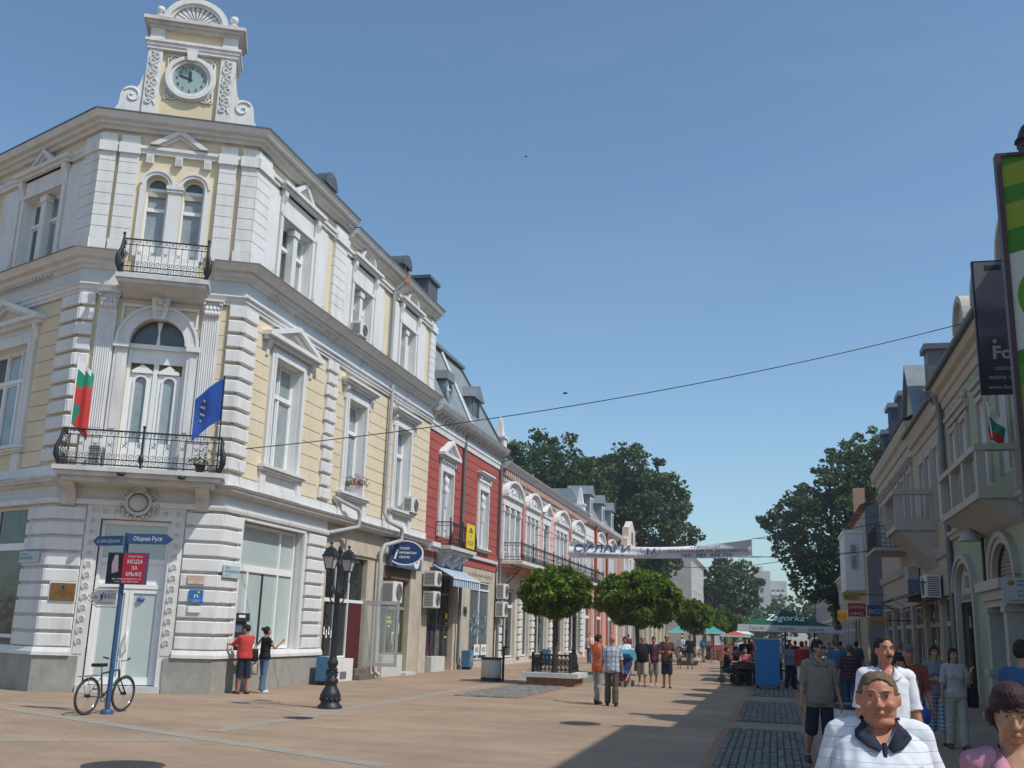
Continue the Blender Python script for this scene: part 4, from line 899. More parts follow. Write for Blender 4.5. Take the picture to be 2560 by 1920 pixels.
# shops below
wall(FR, 40.02, 51.5, 0, 4.6, [(40.95, 44.6, 0, 4.0), (47.0, 50.5, .3, 4.0)], BEIGE, rb, -.03)
shopwin(FR, 41.0, 44.55, .45, 3.95, 3.2, [42.9], rb, DARKG, -.3, PIPED, .05)
shopwin(FR, 47.05, 50.45, .35, 3.95, 3.6, [48.7], rb, mat('dusty_glass', (.10, .13, .145), .1, .3, .8, spec=.5), -.1, PVC, .04)
mb = MB(); mb.fb(FR, 41.4, 43.2, 0, .6, -.3, .1); mb.obj('shop_plinth', STONE, rb)
for k, (u, z, w, h) in enumerate(((41.7, 1.2, .5, 1.4), (42.3, .9, .35, 1.9), (43.2, .8, .4, 1.5))):
    mb = MB(); mb.lathe(FR(u, .5, -.285 + .03), [(.05, 0), (.12, .1), (.17, .5), (.13, .8), (.18, 1.1), (.05, 1.25), (.09, 1.4), (.02, 1.52)], 8, sx=.15); mb.obj('dressed_dummy', mat('dark_cloth_%d' % k, [(.03, .03, .05), (.08, .02, .04), (.12, .12, .13)][k], .9), rb)
for u, z, w, h in ((44.0, 2.15, .35, .25), (44.05, 1.95, .3, .05), (44.05, 1.85, .3, .05), (43.95, 1.35, .4, .06)): mb = MB(); mb.fb(FR, u, u + w, z, z + h, -.229, -.224); mb.obj('window_sticker', mat('yellow_sticker', (.7, .5, .03), .6), rb)
for u, tx in ((48.0, '40%'), (49.2, '40%')):
    mb = MB(); mb.fb(FR, u, u + 1.0, .55, 1.05, -.009, -.004); mb.obj('sale_poster', PVC, rb); text(tx, FR, u + .5, .68, .26, .0, INK, rb, 'CENTER')
gr = MB(); rnd = random.Random(4)
for k in range(26):
    u, z = rnd.uniform(47.3, 50.1), rnd.uniform(1.5, 2.6); gr.tube([FR(u + rnd.uniform(-.2, .2), z + rnd.uniform(-.2, .2), .0) for _ in range(4)], .018, 3)
gr.obj('window_decal', mat('blue_white_decal', (.35, .5, .6), .6, .5, 2), rb)
gr = MB()
for k in range(5): u = 46.0 + .12 * k; gr.tube([FR(u, 2.35 + .25 * math.sin(k), -.02), FR(u + .1, 2.75, -.015), FR(u + .16, 2.3, -.02), FR(u + .22, 2.6, -.015)], .012, 3)
gr.obj('graffiti', INK, rb)
mb = MB()
for k in range(7): mb.tube([FR(46.6 + .6 * (k + q / 6), 4.35 - .12 * math.sin(PI * q / 6), .0) for q in range(7)], .012, 3)
mb.obj('scalloped_cable', INK, rb)
# --- awning, air conditioners
aw = thing('awning', 'blue striped fabric awning over the shop below the red house', 'awning', FR(43, 3.9, 0)); AWM = [mat('awning_blue', (.06, .16, .33), .8, .1), mat('awning_white', (.62, .68, .72), .8, .06)]
mb = MB(); n = 26
for k in range(n):
    u0 = 41.0 + 4.0 * k / n; u1 = u0 + 4.0 / n; mb.hexa([FR(u0, 4.3, .05), FR(u1, 4.3, .05), FR(u1, 3.78, 1.0), FR(u0, 3.78, 1.0), FR(u0, 4.33, .05), FR(u1, 4.33, .05), FR(u1, 3.81, 1.0), FR(u0, 3.81, 1.0)], k % 2)
mb.obj('canopy', AWM, aw)
mb = MB()
for k in range(n): u0 = 41.0 + 4.0 * k / n; mb.fb(FR, u0, u0 + 4.0 / n - .004, 3.45, 3.775, .99, 1.005, k % 2)
mb.obj('valance', AWM, aw); mb = MB(); mb.fb(FR, 41.0, 45.0, 3.76, 3.83, 1.006, 1.04); mb.obj('front_bar', PVC, aw)
ACG = 'air conditioner units on the house fronts'
ac_unit(FR, 40.45, 3.4, .05, .8, .6, .5, None, 'upper of the two boxed air conditioners left of the striped awning', ACG); ac_unit(FR, 40.55, 2.55, .05, .85, .65, .45, None, 'lower of the two boxed air conditioners left of the striped awning', ACG)
ac_unit(FR, 35.75, 2.6, .12, .95, .75, .45, None, 'large white air conditioner by the open glass shop door', ACG)
ac_unit(FR, 37.75, 6.05, .0, .8, .6, .35, None, 'air conditioner on the window sill beside the red house', ACG)
ac_unit(FR, 31.35, 11.3, .1, .6, .5, .35, None, 'small air conditioner on the top cornice under a round pediment', ACG)
ac_unit(FR, 52.05, 3.3, .05, .95, .75, .4, None, 'upper white air conditioner at the start of the pink house', ACG); ac_unit(FR, 52.0, 2.4, .05, .95, .75, .4, None, 'lower white air conditioner at the start of the pink house', ACG)
# --- pink house
pk = thing('pink_house', 'long pink house with white arched window heads and an iron balcony', 'building', (-15.5, 64, 0))
G = [(52.5, 56.2, 3), (57.7, 60.9, 3), (62.3, 64.1, 1), (66.1, 70.0, 3), (71.8, 76.2, 3)]; PZ = (5.35, 8.15)
wall(FR, 51.82, 76.6, 4.7, 10.0, [(a, b, *PZ) for a, b, n in G], PINK, pk)
courses(FR, 51.85, 76.55, 5.3, 8.3, .43, [(a - .28, b + .28, 5, 9) for a, b, n in G] + [(56.5, 57.1, 5, 10), (70.8, 71.4, 5, 10)], PINK, pk, 0, .04, 20, .03)
mb = MB(); mb.box((-22, 51.85, 0), (-14.1, 76.55, 10.1)); mb.obj('core', PINK, pk)
for i, (a, b, n) in enumerate(G):
    c = (a + b) / 2; w = (b - a) / n
    for q in range(n): window(FR, a + w * q + (.14 if q else 0), a + w * (q + 1) - (.14 if q < n - 1 else 0), *PZ, pk, -.3, [PANE, CURT], cols=1 if n > 1 else 2, rail=.64, fw=.09, sash=False)
    for q in range(n + 1):
        u = a + w * q; mb = MB(); mb.fb(FR, u - .14, u + .14, PZ[0], 8.2, -.12, .1); mb.fb(FR, u - .18, u + .18, 7.85, 8.05, -.1, .14); mb.fb(FR, u - .17, u + .17, PZ[0], PZ[0] + .4, -.1, .13); mb.obj('window_pilaster', WHITE, pk)
    mb = MB(); mb.fb(FR, a - .25, b + .25, 8.2, 8.62, 0, .12); mb.fb(FR, a - .3, b + .3, 8.62, 8.75, 0, .2); mb.obj('window_entablature', WHITE, pk)
    if n == 3: archhood(FR, c, 8.78, (b - a) / 2 + .2, .88, pk, .32, tm=WHITE)
    else: pediment(FR, c - 1.3, c + 1.3, 8.76, 9.55, pk, .3, tm=WHITE, base=False)
for u in (56.8, 71.1): mb = MB(); mb.fb(FR, u - .22, u + .22, 5.3, 9.72, 0, .16); mb.obj('pilaster_strip', mat('deep_pink_stucco', (.56, .22, .19), .9, .1, 1.5), pk)
sweep('frieze_moulding', [(-13.7, 51.82), (-13.7, 76.6)], [(-.1, 9.45), (.08, 9.45), (.12, 9.58), (-.1, 9.6)], WHITE, pk)
mb = MB(); mb.fb(FR, 51.82, 76.6, 9.6, 10.02, -.1, .08); mb.obj('brick_frieze', DENT, pk)
mb = MB()
for k in range(54): mb.fb(FR, 51.95 + k * .457, 52.17 + k * .457, 9.68, 10.0, .08, .3)
mb.obj('dentil_band', mat('pale_dentil', (.58, .40, .34), .9, .1, 2), pk, kind='stuff')
sweep('eaves_cornice', [(-13.7, 51.75), (-13.7, 76.7)], [(-.1, 10.021), (.36, 10.021), (.4, 10.12), (.55, 10.3), (.58, 10.36), (-.6, 10.62)], STONE, pk)
mb = MB(); mb.hexa([(-14.1, 64.5, 10.3), (-14.1, 76.4, 10.3), (-20, 76.4, 10.3), (-20, 64.5, 10.3), (-15.2, 65.5, 11.7), (-15.2, 76.0, 11.7), (-19, 76.0, 11.7), (-19, 65.5, 11.7)]); mb.obj('zinc_roof', ZINC, pk)
obelisk(-13.75, 75.6, 10.4, 1.9, pk)
bm = MB(); bm.fb(FR, 52.5, 80.0, 5.12, 5.28, 0, 1.15); bo = bm.obj('balcony', mat('balcony_slab', (.66, .64, .6), .9, .1, 2, grime=.3), pk)
mb = MB(); mb.fb(FR, 52.6, 79.9, 4.96, 5.119, 0, .5); mb.obj('slab_soffit', mat('balcony_soffit', (.50, .26, .2), .9, .2, 2), bo)
railing(FR, 52.6, 79.9, 5.3, 6.2, 1.08, bo, .26, posts=[52.6 + 2.73 * k for k in range(11)])
for k in range(9):
    u = 53.0 + 3.3 * k; mb = MB()
    mb.tube([FR(u, 4.95, 1.0), FR(u, 4.6, .7), FR(u, 4.1, .2), FR(u, 3.9, .03)], .03, 5)
    for s, rr in ((.62, .22), (.28, .16)): mb.tube([FR(u, 4.72 - .2 * (s < .5) + rr * (1 - q / 14) * math.sin(q * .7), s + rr * (1 - q / 14) * math.cos(q * .7)) for q in range(12)], .02, 4)
    mb.obj('iron_bracket', IRON, bo)
PG = [(52.9, 56.0), (57.6, 59.4), (60.6, 64.4), (66.0, 69.8), (71.5, 75.9)]
wall(FR, 51.82, 76.6, 0, 4.7, [(a, b, .3, 3.9) for a, b in PG], mat('shop_plaster', (.60, .55, .47), .9, .14, 1.4, .2, grime=.5, gcol=(.3, .27, .22)), pk, -.03)
for a, b in PG: shopwin(FR, a + .03, b - .03, .35, 3.85, 3.0, [(a + b) / 2], pk, DARKG, -.25, PVC, .08)
for u in (52.4, 56.9, 60.0, 65.2, 70.6, 76.2):
    for q in range(9): mb = MB(); mb.taper(FR, u - .36, u + .36, .35 + q * .4, .35 + q * .4 + .33, -.02, .12, .03); mb.obj('rustic_block', WHITE, pk)
# --- orange house
og = thing('orange_house', 'orange and white house with a grey mansard and three dormers', 'building', (-15.5, 85.5, 0))
OG = [(77.3, 80.6), (82.2, 86.2), (88.4, 92.8)]
wall(FR, 76.62, 94.4, 0, 10.1, [(a, b, 5.6, 8.6) for a, b in OG] + [(a, b, .3, 3.7) for a, b in OG], ORANGE, og)
mb = MB(); mb.box((-22, 76.65, 0), (-14.1, 94.3, 10.3)); mb.obj('core', ORANGE, og)
for i, (a, b) in enumerate(OG):
    for q in range(3): window(FR, a + (b - a) * q / 3 + .08, a + (b - a) * (q + 1) / 3 - .08, 5.6, 8.6, og, -.25, [CURT, PANE], cols=1, rail=.65, fw=.12, sash=False)
    architrave(FR, a, b, 5.6, 8.6, .35, og, d=.12)
    if i: archhood(FR, (a + b) / 2, 8.98, (b - a) / 2 + .3, .8, og, .25, tm=WHITE, relief=False)
    else: mb = MB(); mb.fb(FR, a - .3, b + .3, 9.0, 9.6, 0, .12); mb.obj('window_head', WHITE, og)
    shopwin(FR, a + .03, b - .03, .35, 3.65, 2.9, [(a + b) / 2], og, DARKG, -.2, PVC, .1)
for u in (81.4, 87.2): drain(FR, [(u, 10, .2), (u, .2, .2)], .12, mat('rust_red_pipe', (.35, .09, .04), .7), og)
mb = MB(); mb.fb(FR, 76.62, 94.4, 4.0, 4.7, -.02, .08); mb.obj('shop_fascia', WHITE, og)
for u in (76.9, 81.4, 87.3, 93.6): mb = MB(); mb.fb(FR, u - .35, u + .35, 0, 4.0, -.02, .14); mb.obj('shop_pier', WHITE, og)
sweep('eaves_cornice', [(-13.7, 76.7), (-13.7, 94.5)], [(-.1, 9.9), (.1, 9.9), (.2, 10.05), (.5, 10.1), (.6, 10.35), (-.2, 10.4)], WHITE, og)
mb = MB(); mb.hexa([(-13.6, 76.8, 10.38), (-13.6, 94.2, 10.38), (-20, 94.2, 10.38), (-20, 76.8, 10.38), (-14.8, 77.6, 12.5), (-14.8, 92.6, 12.5), (-19, 92.6, 12.5), (-19, 77.6, 12.5)]); mb.obj('mansard_roof', ZINC, og)
for u in (80.4, 86.3, 91.5):
    F2 = frame((-13.75, 0, 0), (0, 1, 0), (1, 0, 0)); mb = MB(); mb.fb(F2, u - .8, u + .8, 10.4, 12.3, -1.6, 0); d = mb.obj('dormer', ZINC, og)
    mb = MB(); mb.prism(F2, [(u - 1.05, 12.3), (u + 1.05, 12.3), (u, 13.1)], -1.9, .15); mb.obj('roof', ZINC, d)
    mb = MB(); mb.fb(F2, u - .55, u + .55, 10.7, 12.1, .001, .05); mb.obj('frame', PVC, d); mb = MB(); mb.fb(F2, u - .42, u + .42, 10.82, 11.98, .051, .06); mb.obj('pane', CURT, d)
# --- cream house with a gable
cg = thing('gabled_house', 'small cream house with a shaped parapet gable past the orange house', 'building', (-15, 99.5, 0))
FG = frame((-13.1, 0, 0), (0, 1, 0), (1, 0, 0)); mb = MB()
mb.box((-20, 94.6, 0), (-13.45, 104.3, 9.4)); mb.obj('core', mat('pale_cream', (.66, .58, .5), .9, .08, 1.5), cg)
GW = [(95.4, 96.6), (97.8, 99.0), (101.0, 102.4)]
wall(FG, 94.6, 104.3, 0, 9.6, [(a, b, 6.2, 8.5) for a, b in GW] + [(95.3, 99, .2, 3.4), (100, 103.8, .2, 3.4)], MATS['pale_cream'], cg, 0, .35)
for a, b in GW: window(FG, a, b, 6.2, 8.5, cg, -.2, PANE, cols=2, rail=.6, sash=False); architrave(FG, a, b, 6.2, 8.5, .2, cg)
for a, b in ((95.3, 99), (100, 103.8)): shopwin(FG, a, b, .25, 3.4, 2.7, [(a + b) / 2], cg, DARKG, -.2)
mb = MB(); mb.prism(FG, [(96, 9.6), (103, 9.6), (103, 10.4), (102, 10.6), (102, 11.5), (101.2, 11.6), (99.5, 12.3), (97.8, 11.6), (97, 11.5), (97, 10.6), (96, 10.4)], -.5, .1); mb.obj('parapet_gable', MATS['pale_cream'], cg)
mb = MB(); mb.fb(FG, 98.9, 100.1, 10.1, 11.2, .1, .14); mb.obj('gable_niche', ACD, cg)
mb = MB(); mb.add([(-13.2, 94.6, 9.6), (-13.2, 104.3, 9.6), (-17, 104.3, 11.6), (-17, 94.6, 11.6), (-20, 104.3, 9.5), (-20, 94.6, 9.5)], [(0, 1, 2, 3), (3, 2, 4, 5), (1, 4, 2), (0, 3, 5)]); mb.obj('tiled_roof', TILE, cg, fix=False)
sweep('cornice', [(-13.1, 94.5), (-13.1, 104.4)], [(-.1, 9.3), (.2, 9.35), (.35, 9.6), (-.1, 9.65)], WHITE, cg)
# --- plain houses further up the left side
def plain_house(name, label, F, u0, u1, h, m, depth, floors, bays, roofm, shop=True, ridge=1.6, loc=None, trim=WHITE, group=None):
    t = thing(name, label, 'building', F((u0 + u1) / 2, 0, -depth / 2), group); hs = []; fh = (h - 4.2) / max(1, floors - 1); bw = (u1 - u0) / bays
    for i in range(bays):
        c = u0 + bw * (i + .5)
        for f in range(1, floors): hs.append((c - bw * .24, c + bw * .24, 4.2 + (f - 1) * fh + fh * .25, 4.2 + (f - 1) * fh + fh * .86))
    gs = [(u0 + bw * (i + .1), u0 + bw * (i + .9), .25, 3.3) for i in range(bays)] if shop else []
    wall(F, u0, u1, 0, h, hs + gs, m, t, 0, .3)
    mb = MB(); mb.fb(F, u0 + .01, u1 - .01, 0, h - .01, -depth, -.301); mb.obj('core', m, t)
    for a, b, z0, z1 in hs: window(F, a, b, z0, z1, t, -.18, [PANE, CURT], cols=2, rail=.62, sash=False, fw=.09); architrave(F, a, b, z0, z1, .16, t, trim)
    for a, b, z0, z1 in gs: shopwin(F, a, b, z0, z1, 2.6, [(a + b) / 2], t, DARKG, -.18)
    mb = MB()
    for q, (z0, z1, d) in enumerate(((h - .5, h - .3, .1), (h - .3, h - .1, .22), (h - .1, h + .08, .38))): mb.fb(F, u0, u1, z0, z1, -.05, d)
    mb.fb(F, u0, u1, 3.75, 4.05, -.05, .15); mb.obj('cornice', trim, t)
    if roofm:
        mb = MB(); c = (u0 + u1) / 2; mb.add([F(u0, h + .09, .3), F(u1, h + .09, .3), F(u1, h + .09 + ridge, -depth / 2), F(u0, h + .09 + ridge, -depth / 2), F(u1, h, -depth), F(u0, h, -depth)], [(0, 1, 2, 3), (3, 2, 4, 5), (1, 4, 2), (0, 3, 5)]); mb.obj('roof', roofm, t, fix=False)
    return t
FA = frame((-12.6, 0, 0), (0, 1, 0), (1, 0, 0)); FB = frame((-9.5, 0, 0), (0, 1, 0), (1, 0, 0))
plain_house('corner_shop_house', 'buff house half hidden behind the big plane trees on the left', FA, 105, 126.5, 9.0, mat('buff_stucco', (.62, .54, .36), .9, .08, 1.3, grime=.3), 9, 3, 5, TILE)
plain_house('grey_house', 'grey house showing a blank side wall beyond the plane trees', FB, 128, 150, 11.2, mat('grey_stucco', (.46, .46, .45), .9, .08, 1.0, grime=.3), 9, 3, 5, ZINC)
plain_house('far_house', 'pale house far up the left side of the street', FB, 151, 176, 9.0, IVORY, 9, 3, 6, TILE)
FD = frame((-10.5, 0, 0), (0, 1, 0), (1, 0, 0)); plain_house('far_house', 'last house far up the street on the left before the trees close it', FD, 178, 215, 8, DULLW, 9, 2, 7, TILE)
# --- tower block at the end of the street
ap = thing('apartment_block', 'white apartment block standing far off above the end of the street', 'building', (-2, 336, 0)); CON = mat('pale_concrete', (.52, .52, .52), .9, .06, .4)
F4 = frame((0, 330, 0), (1, 0, 0), (0, -1, 0)); mb = MB(); mb.box((-7.8, 330, 0), (-.6, 350, 21.6)); mb.box((-5.5, 333, 21.6), (-2.8, 340, 23.2)); mb.box((-.58, 333, 0), (4.2, 350, 18.8)); mb.obj('wall', CON, ap)
for f in range(6):
    for x in (-4.6, -3.2): mb = MB(); mb.fb(F4, x - .5, x + .5, 3.5 + f * 2.9, 5.0 + f * 2.9, .01, .08); mb.obj('window', PANE, ap)
    for x in (.2, 1.6, 3.0):
        if 3 + f * 2.9 < 16.5: mb = MB(); mb.fb(F4, x - .5, x + .5, 3.2 + f * 2.9, 4.6 + f * 2.9, -2.99, -2.9); mb.obj('window', PANE, ap); mb = MB(); mb.fb(F4, x - .65, x + .65, 2.9 + f * 2.9, 3.9 + f * 2.9, -2.89, -1.9); mb.obj('balcony', WHITE, ap)
for F, x0, x1, y, h, lb in ((F4, 8, 30, 250, 10, 'low pale block behind the trees at the end of the street on the right'), (F4, -34, -12, 262, 12, 'low pale block behind the trees at the end of the street on the left')):
    Fz = frame((0, y, 0), (1, 0, 0), (0, -1, 0)); plain_house('street_end_house', lb, Fz, x0, x1, h, DULLW, 10, 3, 6, TILE, shop=False)
# ================================================================ the shaded row up the right side
FX = frame((6.2, 0, 0), (0, 1, 0), (-1, 0, 0))
nb = thing('corner_house', 'plain house just beyond the right edge whose shadow lies across the street', 'building', (10, 14, 0))
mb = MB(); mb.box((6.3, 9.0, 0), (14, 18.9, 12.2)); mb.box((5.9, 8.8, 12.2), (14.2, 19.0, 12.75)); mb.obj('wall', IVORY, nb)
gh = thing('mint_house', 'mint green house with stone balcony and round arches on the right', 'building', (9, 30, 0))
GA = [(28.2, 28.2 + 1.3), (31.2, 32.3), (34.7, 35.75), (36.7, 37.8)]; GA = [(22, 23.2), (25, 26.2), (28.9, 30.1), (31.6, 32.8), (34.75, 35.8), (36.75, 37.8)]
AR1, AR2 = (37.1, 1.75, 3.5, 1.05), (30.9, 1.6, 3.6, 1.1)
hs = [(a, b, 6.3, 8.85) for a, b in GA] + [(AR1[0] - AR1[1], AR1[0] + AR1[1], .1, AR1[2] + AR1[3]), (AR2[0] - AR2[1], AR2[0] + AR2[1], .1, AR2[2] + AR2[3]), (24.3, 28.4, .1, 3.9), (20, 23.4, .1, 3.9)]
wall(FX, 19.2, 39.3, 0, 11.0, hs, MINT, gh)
mb = MB(); mb.box((6.65, 19.25, 0), (14, 39.25, 10.9)); mb.obj('core', MINT, gh)
for cu, w, zs, h in (AR1, AR2):
    for s in (1, -1):
        mb = MB(); mb.prism(FX, [(cu + s * w * 1.01, zs)] + [(cu + s * w * math.cos(k * PI / 16), zs + h * math.sin(k * PI / 16)) for k in range(9)] + [(cu, zs + h + .01), (cu + s * w * 1.01, zs + h + .01)], -.4, -.004); mb.obj('spandrel', MINT, gh)
    mb = MB(); mb.arc(FX, cu, zs, w * .84, w * 1.03, 0, PI, -.05, .12, 18, ez=h / w); mb.arc(FX, cu, zs, w * .98, w * 1.12, 0, PI, -.05, .18, 18, ez=h / w)
    for a in (cu - w, cu + w * .84): mb.fb(FX, a, a + w * .16, 0, zs, -.05, .12)
    mb.obj('arch_surround', DULLW, gh)
mb = MB(); mb.prism(FX, [(AR1[0] + 1.46 * math.cos(k * PI / 16), AR1[2] + .87 * math.sin(k * PI / 16)) for k in range(17)], -.12, -.06); mb.fb(FX, AR1[0] - 1.46, AR1[0] + 1.46, 3.15, 3.5, -.12, -.06); lu = mb.obj('arch_panel', DULLW, gh)
SG = mat('grey_sign', (.16, .17, .19), .6, .1)
mb = MB(); mb.fb(FX, 36.5, 37.5, 3.62, 3.98, -.059, -.03); mb.fb(FX, 36.65, 37.35, 4.12, 4.24, -.059, -.03); mb.fb(FX, 36.0, 38.1, 3.24, 3.4, -.059, -.03); mb.obj('sign_plate', SG, gh)
for k in range(9):      # the shutter in the nearer arch, lath by lath
    z = 3.6 + .11 * k; w = AR2[1] * .84 * math.sqrt(max(.05, 1 - ((z + .05 - AR2[2]) / (AR2[3] * .84)) ** 2)); mb = MB(); mb.fb(FX, AR2[0] - w, AR2[0] + w, z, z + .095, -.2, -.12); mb.obj('shutter_lath', mat('brown_shutter', (.30, .24, .19), .8, .12, 4), gh)
shopwin(FX, AR2[0] - 1.34, AR2[0] + 1.34, .1, 3.58, 2.6, [AR2[0]], gh, DARKG, -.3, DULLW)
sd_ = shopwin(FX, AR1[0] - 1.46, AR1[0] + 1.46, .1, 3.13, 2.4, [AR1[0] - .3], gh, DARKG, -.3, mat('dark_wood', (.09, .06, .05), .6, .2))
for u, z0, z1, c in ((36.9, 1.6, 2.9, 'orange'), (35.9, 2.1, 2.4, 'green'), (37.9, 2.3, 2.7, 'pink')):
    mb = MB(); mb.fb(FX, u, u + .35, z0, z1, -.21, -.2); mb.obj('shop_poster', mat(c + '_poster', dict(orange=(.5, .25, .05), green=(.3, .35, .05), pink=(.5, .15, .2))[c], .7, .2), sd_)
shopwin(FX, 20.1, 23.3, .1, 3.85, 2.7, [21.7], gh, DARKG, -.25)
for a, b in GA: window(FX, a, b, 6.3, 8.85, gh, -.25, [PANE, CURT], cols=2, rail=.64); architrave(FX, a, b, 6.3, 8.85, .2, gh, DULLW)
for a, b in ((34.4, 38.1), (28.6, 33.1)):
    mb = MB(); mb.fb(FX, a, b, 9.12, 9.3, 0, .12); mb.fb(FX, a, b, 9.3, 9.42, 0, .22); mb.obj('window_cornice', DULLW, gh)
    for k in range(4): mb = MB(); mb.ball(FX(a + (b - a) * (k + .5) / 4, 9.62, .05), (.14, .3, .14), 8); mb.obj('stucco_garland', DULLW, gh)
sweepx = lambda name, y0, y1, prof, m, parent, x=6.2: (lambda mb: (mb.sweep([(x, y1), (x, y0)], prof), mb.obj(name, m, parent))[1])(MB())
# the outside lies to the left of a path walked away from the camera, so walk it the other way
sweepx('first_floor_band', 19.2, 39.3, [(-.1, 5.3), (.08, 5.3), (.12, 5.42), (.2, 5.46), (.2, 5.56), (-.1, 5.58)], DULLW, gh)
sweepx('eaves_cornice', 19.1, 39.4, [(-.1, 10.0), (.06, 10.0), (.1, 10.25), (.18, 10.3), (.18, 10.5), (.34, 10.6), (.42, 10.85), (-.1, 10.9)], IVORY, gh)
mb = MB(); mb.tube([(5.72, 19.1, 10.98), (5.72, 39.4, 10.92)], .12, 8); mb.obj('gutter', LEAD, gh)
mb = MB(); mb.add([(5.7, 19.1, 10.95), (5.7, 39.3, 10.95), (9.5, 39.3, 12.7), (9.5, 19.1, 12.7), (14, 39.3, 10.9), (14, 19.1, 10.9)], [(0, 1, 2, 3), (3, 2, 4, 5), (1, 4, 2), (0, 3, 5)]); mb.obj('tiled_roof', TILE, gh, fix=False)
for u in (21.6, 27.3, 31.0, 34.2):
    mb = MB(); mb.fb(FX, u - .85, u + .85, 10.9, 11.75, -.5, .05); mb.arc(FX, u, 11.7, .001, .8, 0, PI, -.5, .04, 14); mb.arc(FX, u, 11.7, .8, 1.0, 0, PI, -.6, .2, 14); o = mb.obj('attic_pediment', DULLW, gh)
    mb = MB(); mb.fb(FX, u - .45, u + .45, 11.0, 11.9, .051, .07); mb.obj('panel', MINT, o)
drain(FX, [(39.2, 10.9, .4), (39.2, 10.3, .2), (39.2, 9.9, .14), (39.2, .2, .14)], .1, PIPED, gh); drain(FX, [(39.55, 5.3, .12), (39.55, .2, .12)], .05, PIPE, gh)
# stone balcony
bm = MB(); bm.fb(FX, 28.2, 34.4, 5.42, 5.62, 0, 1.05); bm.prism(lambda a, z, d: FX(28.3 + d, z, a), [(0, 4.85), (.2, 4.95), (.75, 5.3), (.98, 5.419), (0, 5.419)], 0, 6.0); bo = bm.obj('balcony', DULLW, gh)
mb = MB(); mb.fb(FX, 28.15, 34.45, 6.66, 6.82, .78, 1.08); mb.fb(FX, 28.15, 28.45, 6.66, 6.82, 0, .78); mb.obj('balcony_rail', DULLW, bo)
for u in (28.2, 30.2, 32.2, 34.1): mb = MB(); mb.fb(FX, u, u + .3, 5.62, 6.66, .82, 1.04); mb.obj('pier', DULLW, bo)
mb = MB(); mb.fb(FX, 28.2, 28.42, 5.62, 6.66, 0, .14); mb.obj('pier', DULLW, bo)
for a in (28.55, 30.55, 32.5): me = balusters(FX, a, a + 1.6, 5.64, 6.64, 6, bo, IVORY, .93, .105)
for q in (.3, .52, .72): o = bpy.data.objects.new('baluster', me); C.objects.link(o); o.parent = bo; o.location = Vector(FX(28.32, 5.64, q)) - wloc(bo)
# entrance portal
po = thing('entrance_portal', 'white columned shop entrance standing out from the mint house', 'portal', FX(27.7, 0, .5)); PW = DULLW
mb = MB(); mb.fb(FX, 26.3, 29.3, 3.08, 3.32, -.05, 1.12); mb.fb(FX, 26.45, 29.15, 2.86, 3.08, -.05, 1.0); mb.fb(FX, 26.55, 29.05, 2.7, 2.86, -.05, .92); en = mb.obj('entablature', PW, po)
F5 = frame((6.2, 26.3, 0), (1, 0, 0), (0, -1, 0))
mb = MB(); mb.fb(F5, -1.05, .3, 2.74, 3.32, .001, .03); mb.obj('sign_board', mat('pale_sign', (.55, .56, .58), .6, .05), po)
for z, h, t in ((3.22, .05, 'МИНИСТЕРСТВО НА'), (3.13, .05, 'ВЪНШНИТЕ РАБОТИ'), (2.99, .055, 'НАТУРАЛЕН ЦЕНТЪР'), (2.89, .06, 'Вход СВОБОДЕН'), (2.78, .04, 'УНИВЕРСИТЕТ')): text(t, F5, -.72 if h > .045 else -.9, z, h, .034, INK, po)
mb = MB(); mb.ball(F5(-.85, 3.2, .03), (.08, .015, .06), 8); mb.obj('crest', mat('ochre_crest', (.4, .22, .04), .6), po)
for u in (26.62, 28.7):
    mb = MB(); mb.fb(FX, u, u + .36, 1.2, 2.7, .55, .92); mb.fb(FX, u - .05, u + .41, 2.55, 2.699, .5, .97); mb.fb(FX, u - .08, u + .44, 0, 1.05, .5, .98); mb.fb(FX, u - .14, u + .5, 1.05, 1.2, .44, 1.04); mb.obj('column', PW, po)
shopwin(FX, 24.35, 28.35, .15, 3.85, 2.62, [25.6, 27.0], gh, DARKG, -.2, PIPED, .07)
mb = MB(); mb.fb(FX, 26.2, 29.4, 0, .12, -.1, 1.1); mb.obj('step', STONE, po)
# lantern on a bracket and a box on the wall
lt = thing('wall_lantern', 'dome shaped wall lantern under the stone balcony', 'lantern', FX(33.0, 4.9, .3))
mb = MB(); mb.lathe(FX(33.0, 4.75, .5), [(.3, 0), (.29, .08), (.22, .22), (.1, .32), (.02, .36)], 14); mb.obj('shade', PIPE, lt); mb = MB(); mb.tube([FX(33, 5.1, .5), FX(33, 5.25, .3), FX(33, 5.2, 0)], .025, 6); mb.tube([FX(33.35, 5.0, .1), FX(33.35, 3.6, .1)], .05, 6); mb.obj('bracket', IRON, lt)
ac_unit(frame((6.1, 0, 0), (0, 1, 0), (-1, 0, 0)), 42.6, 3.45, 0, 1.6, .85, .5, None, 'white boxed air conditioner beside the right hand drain pipe', ACG)
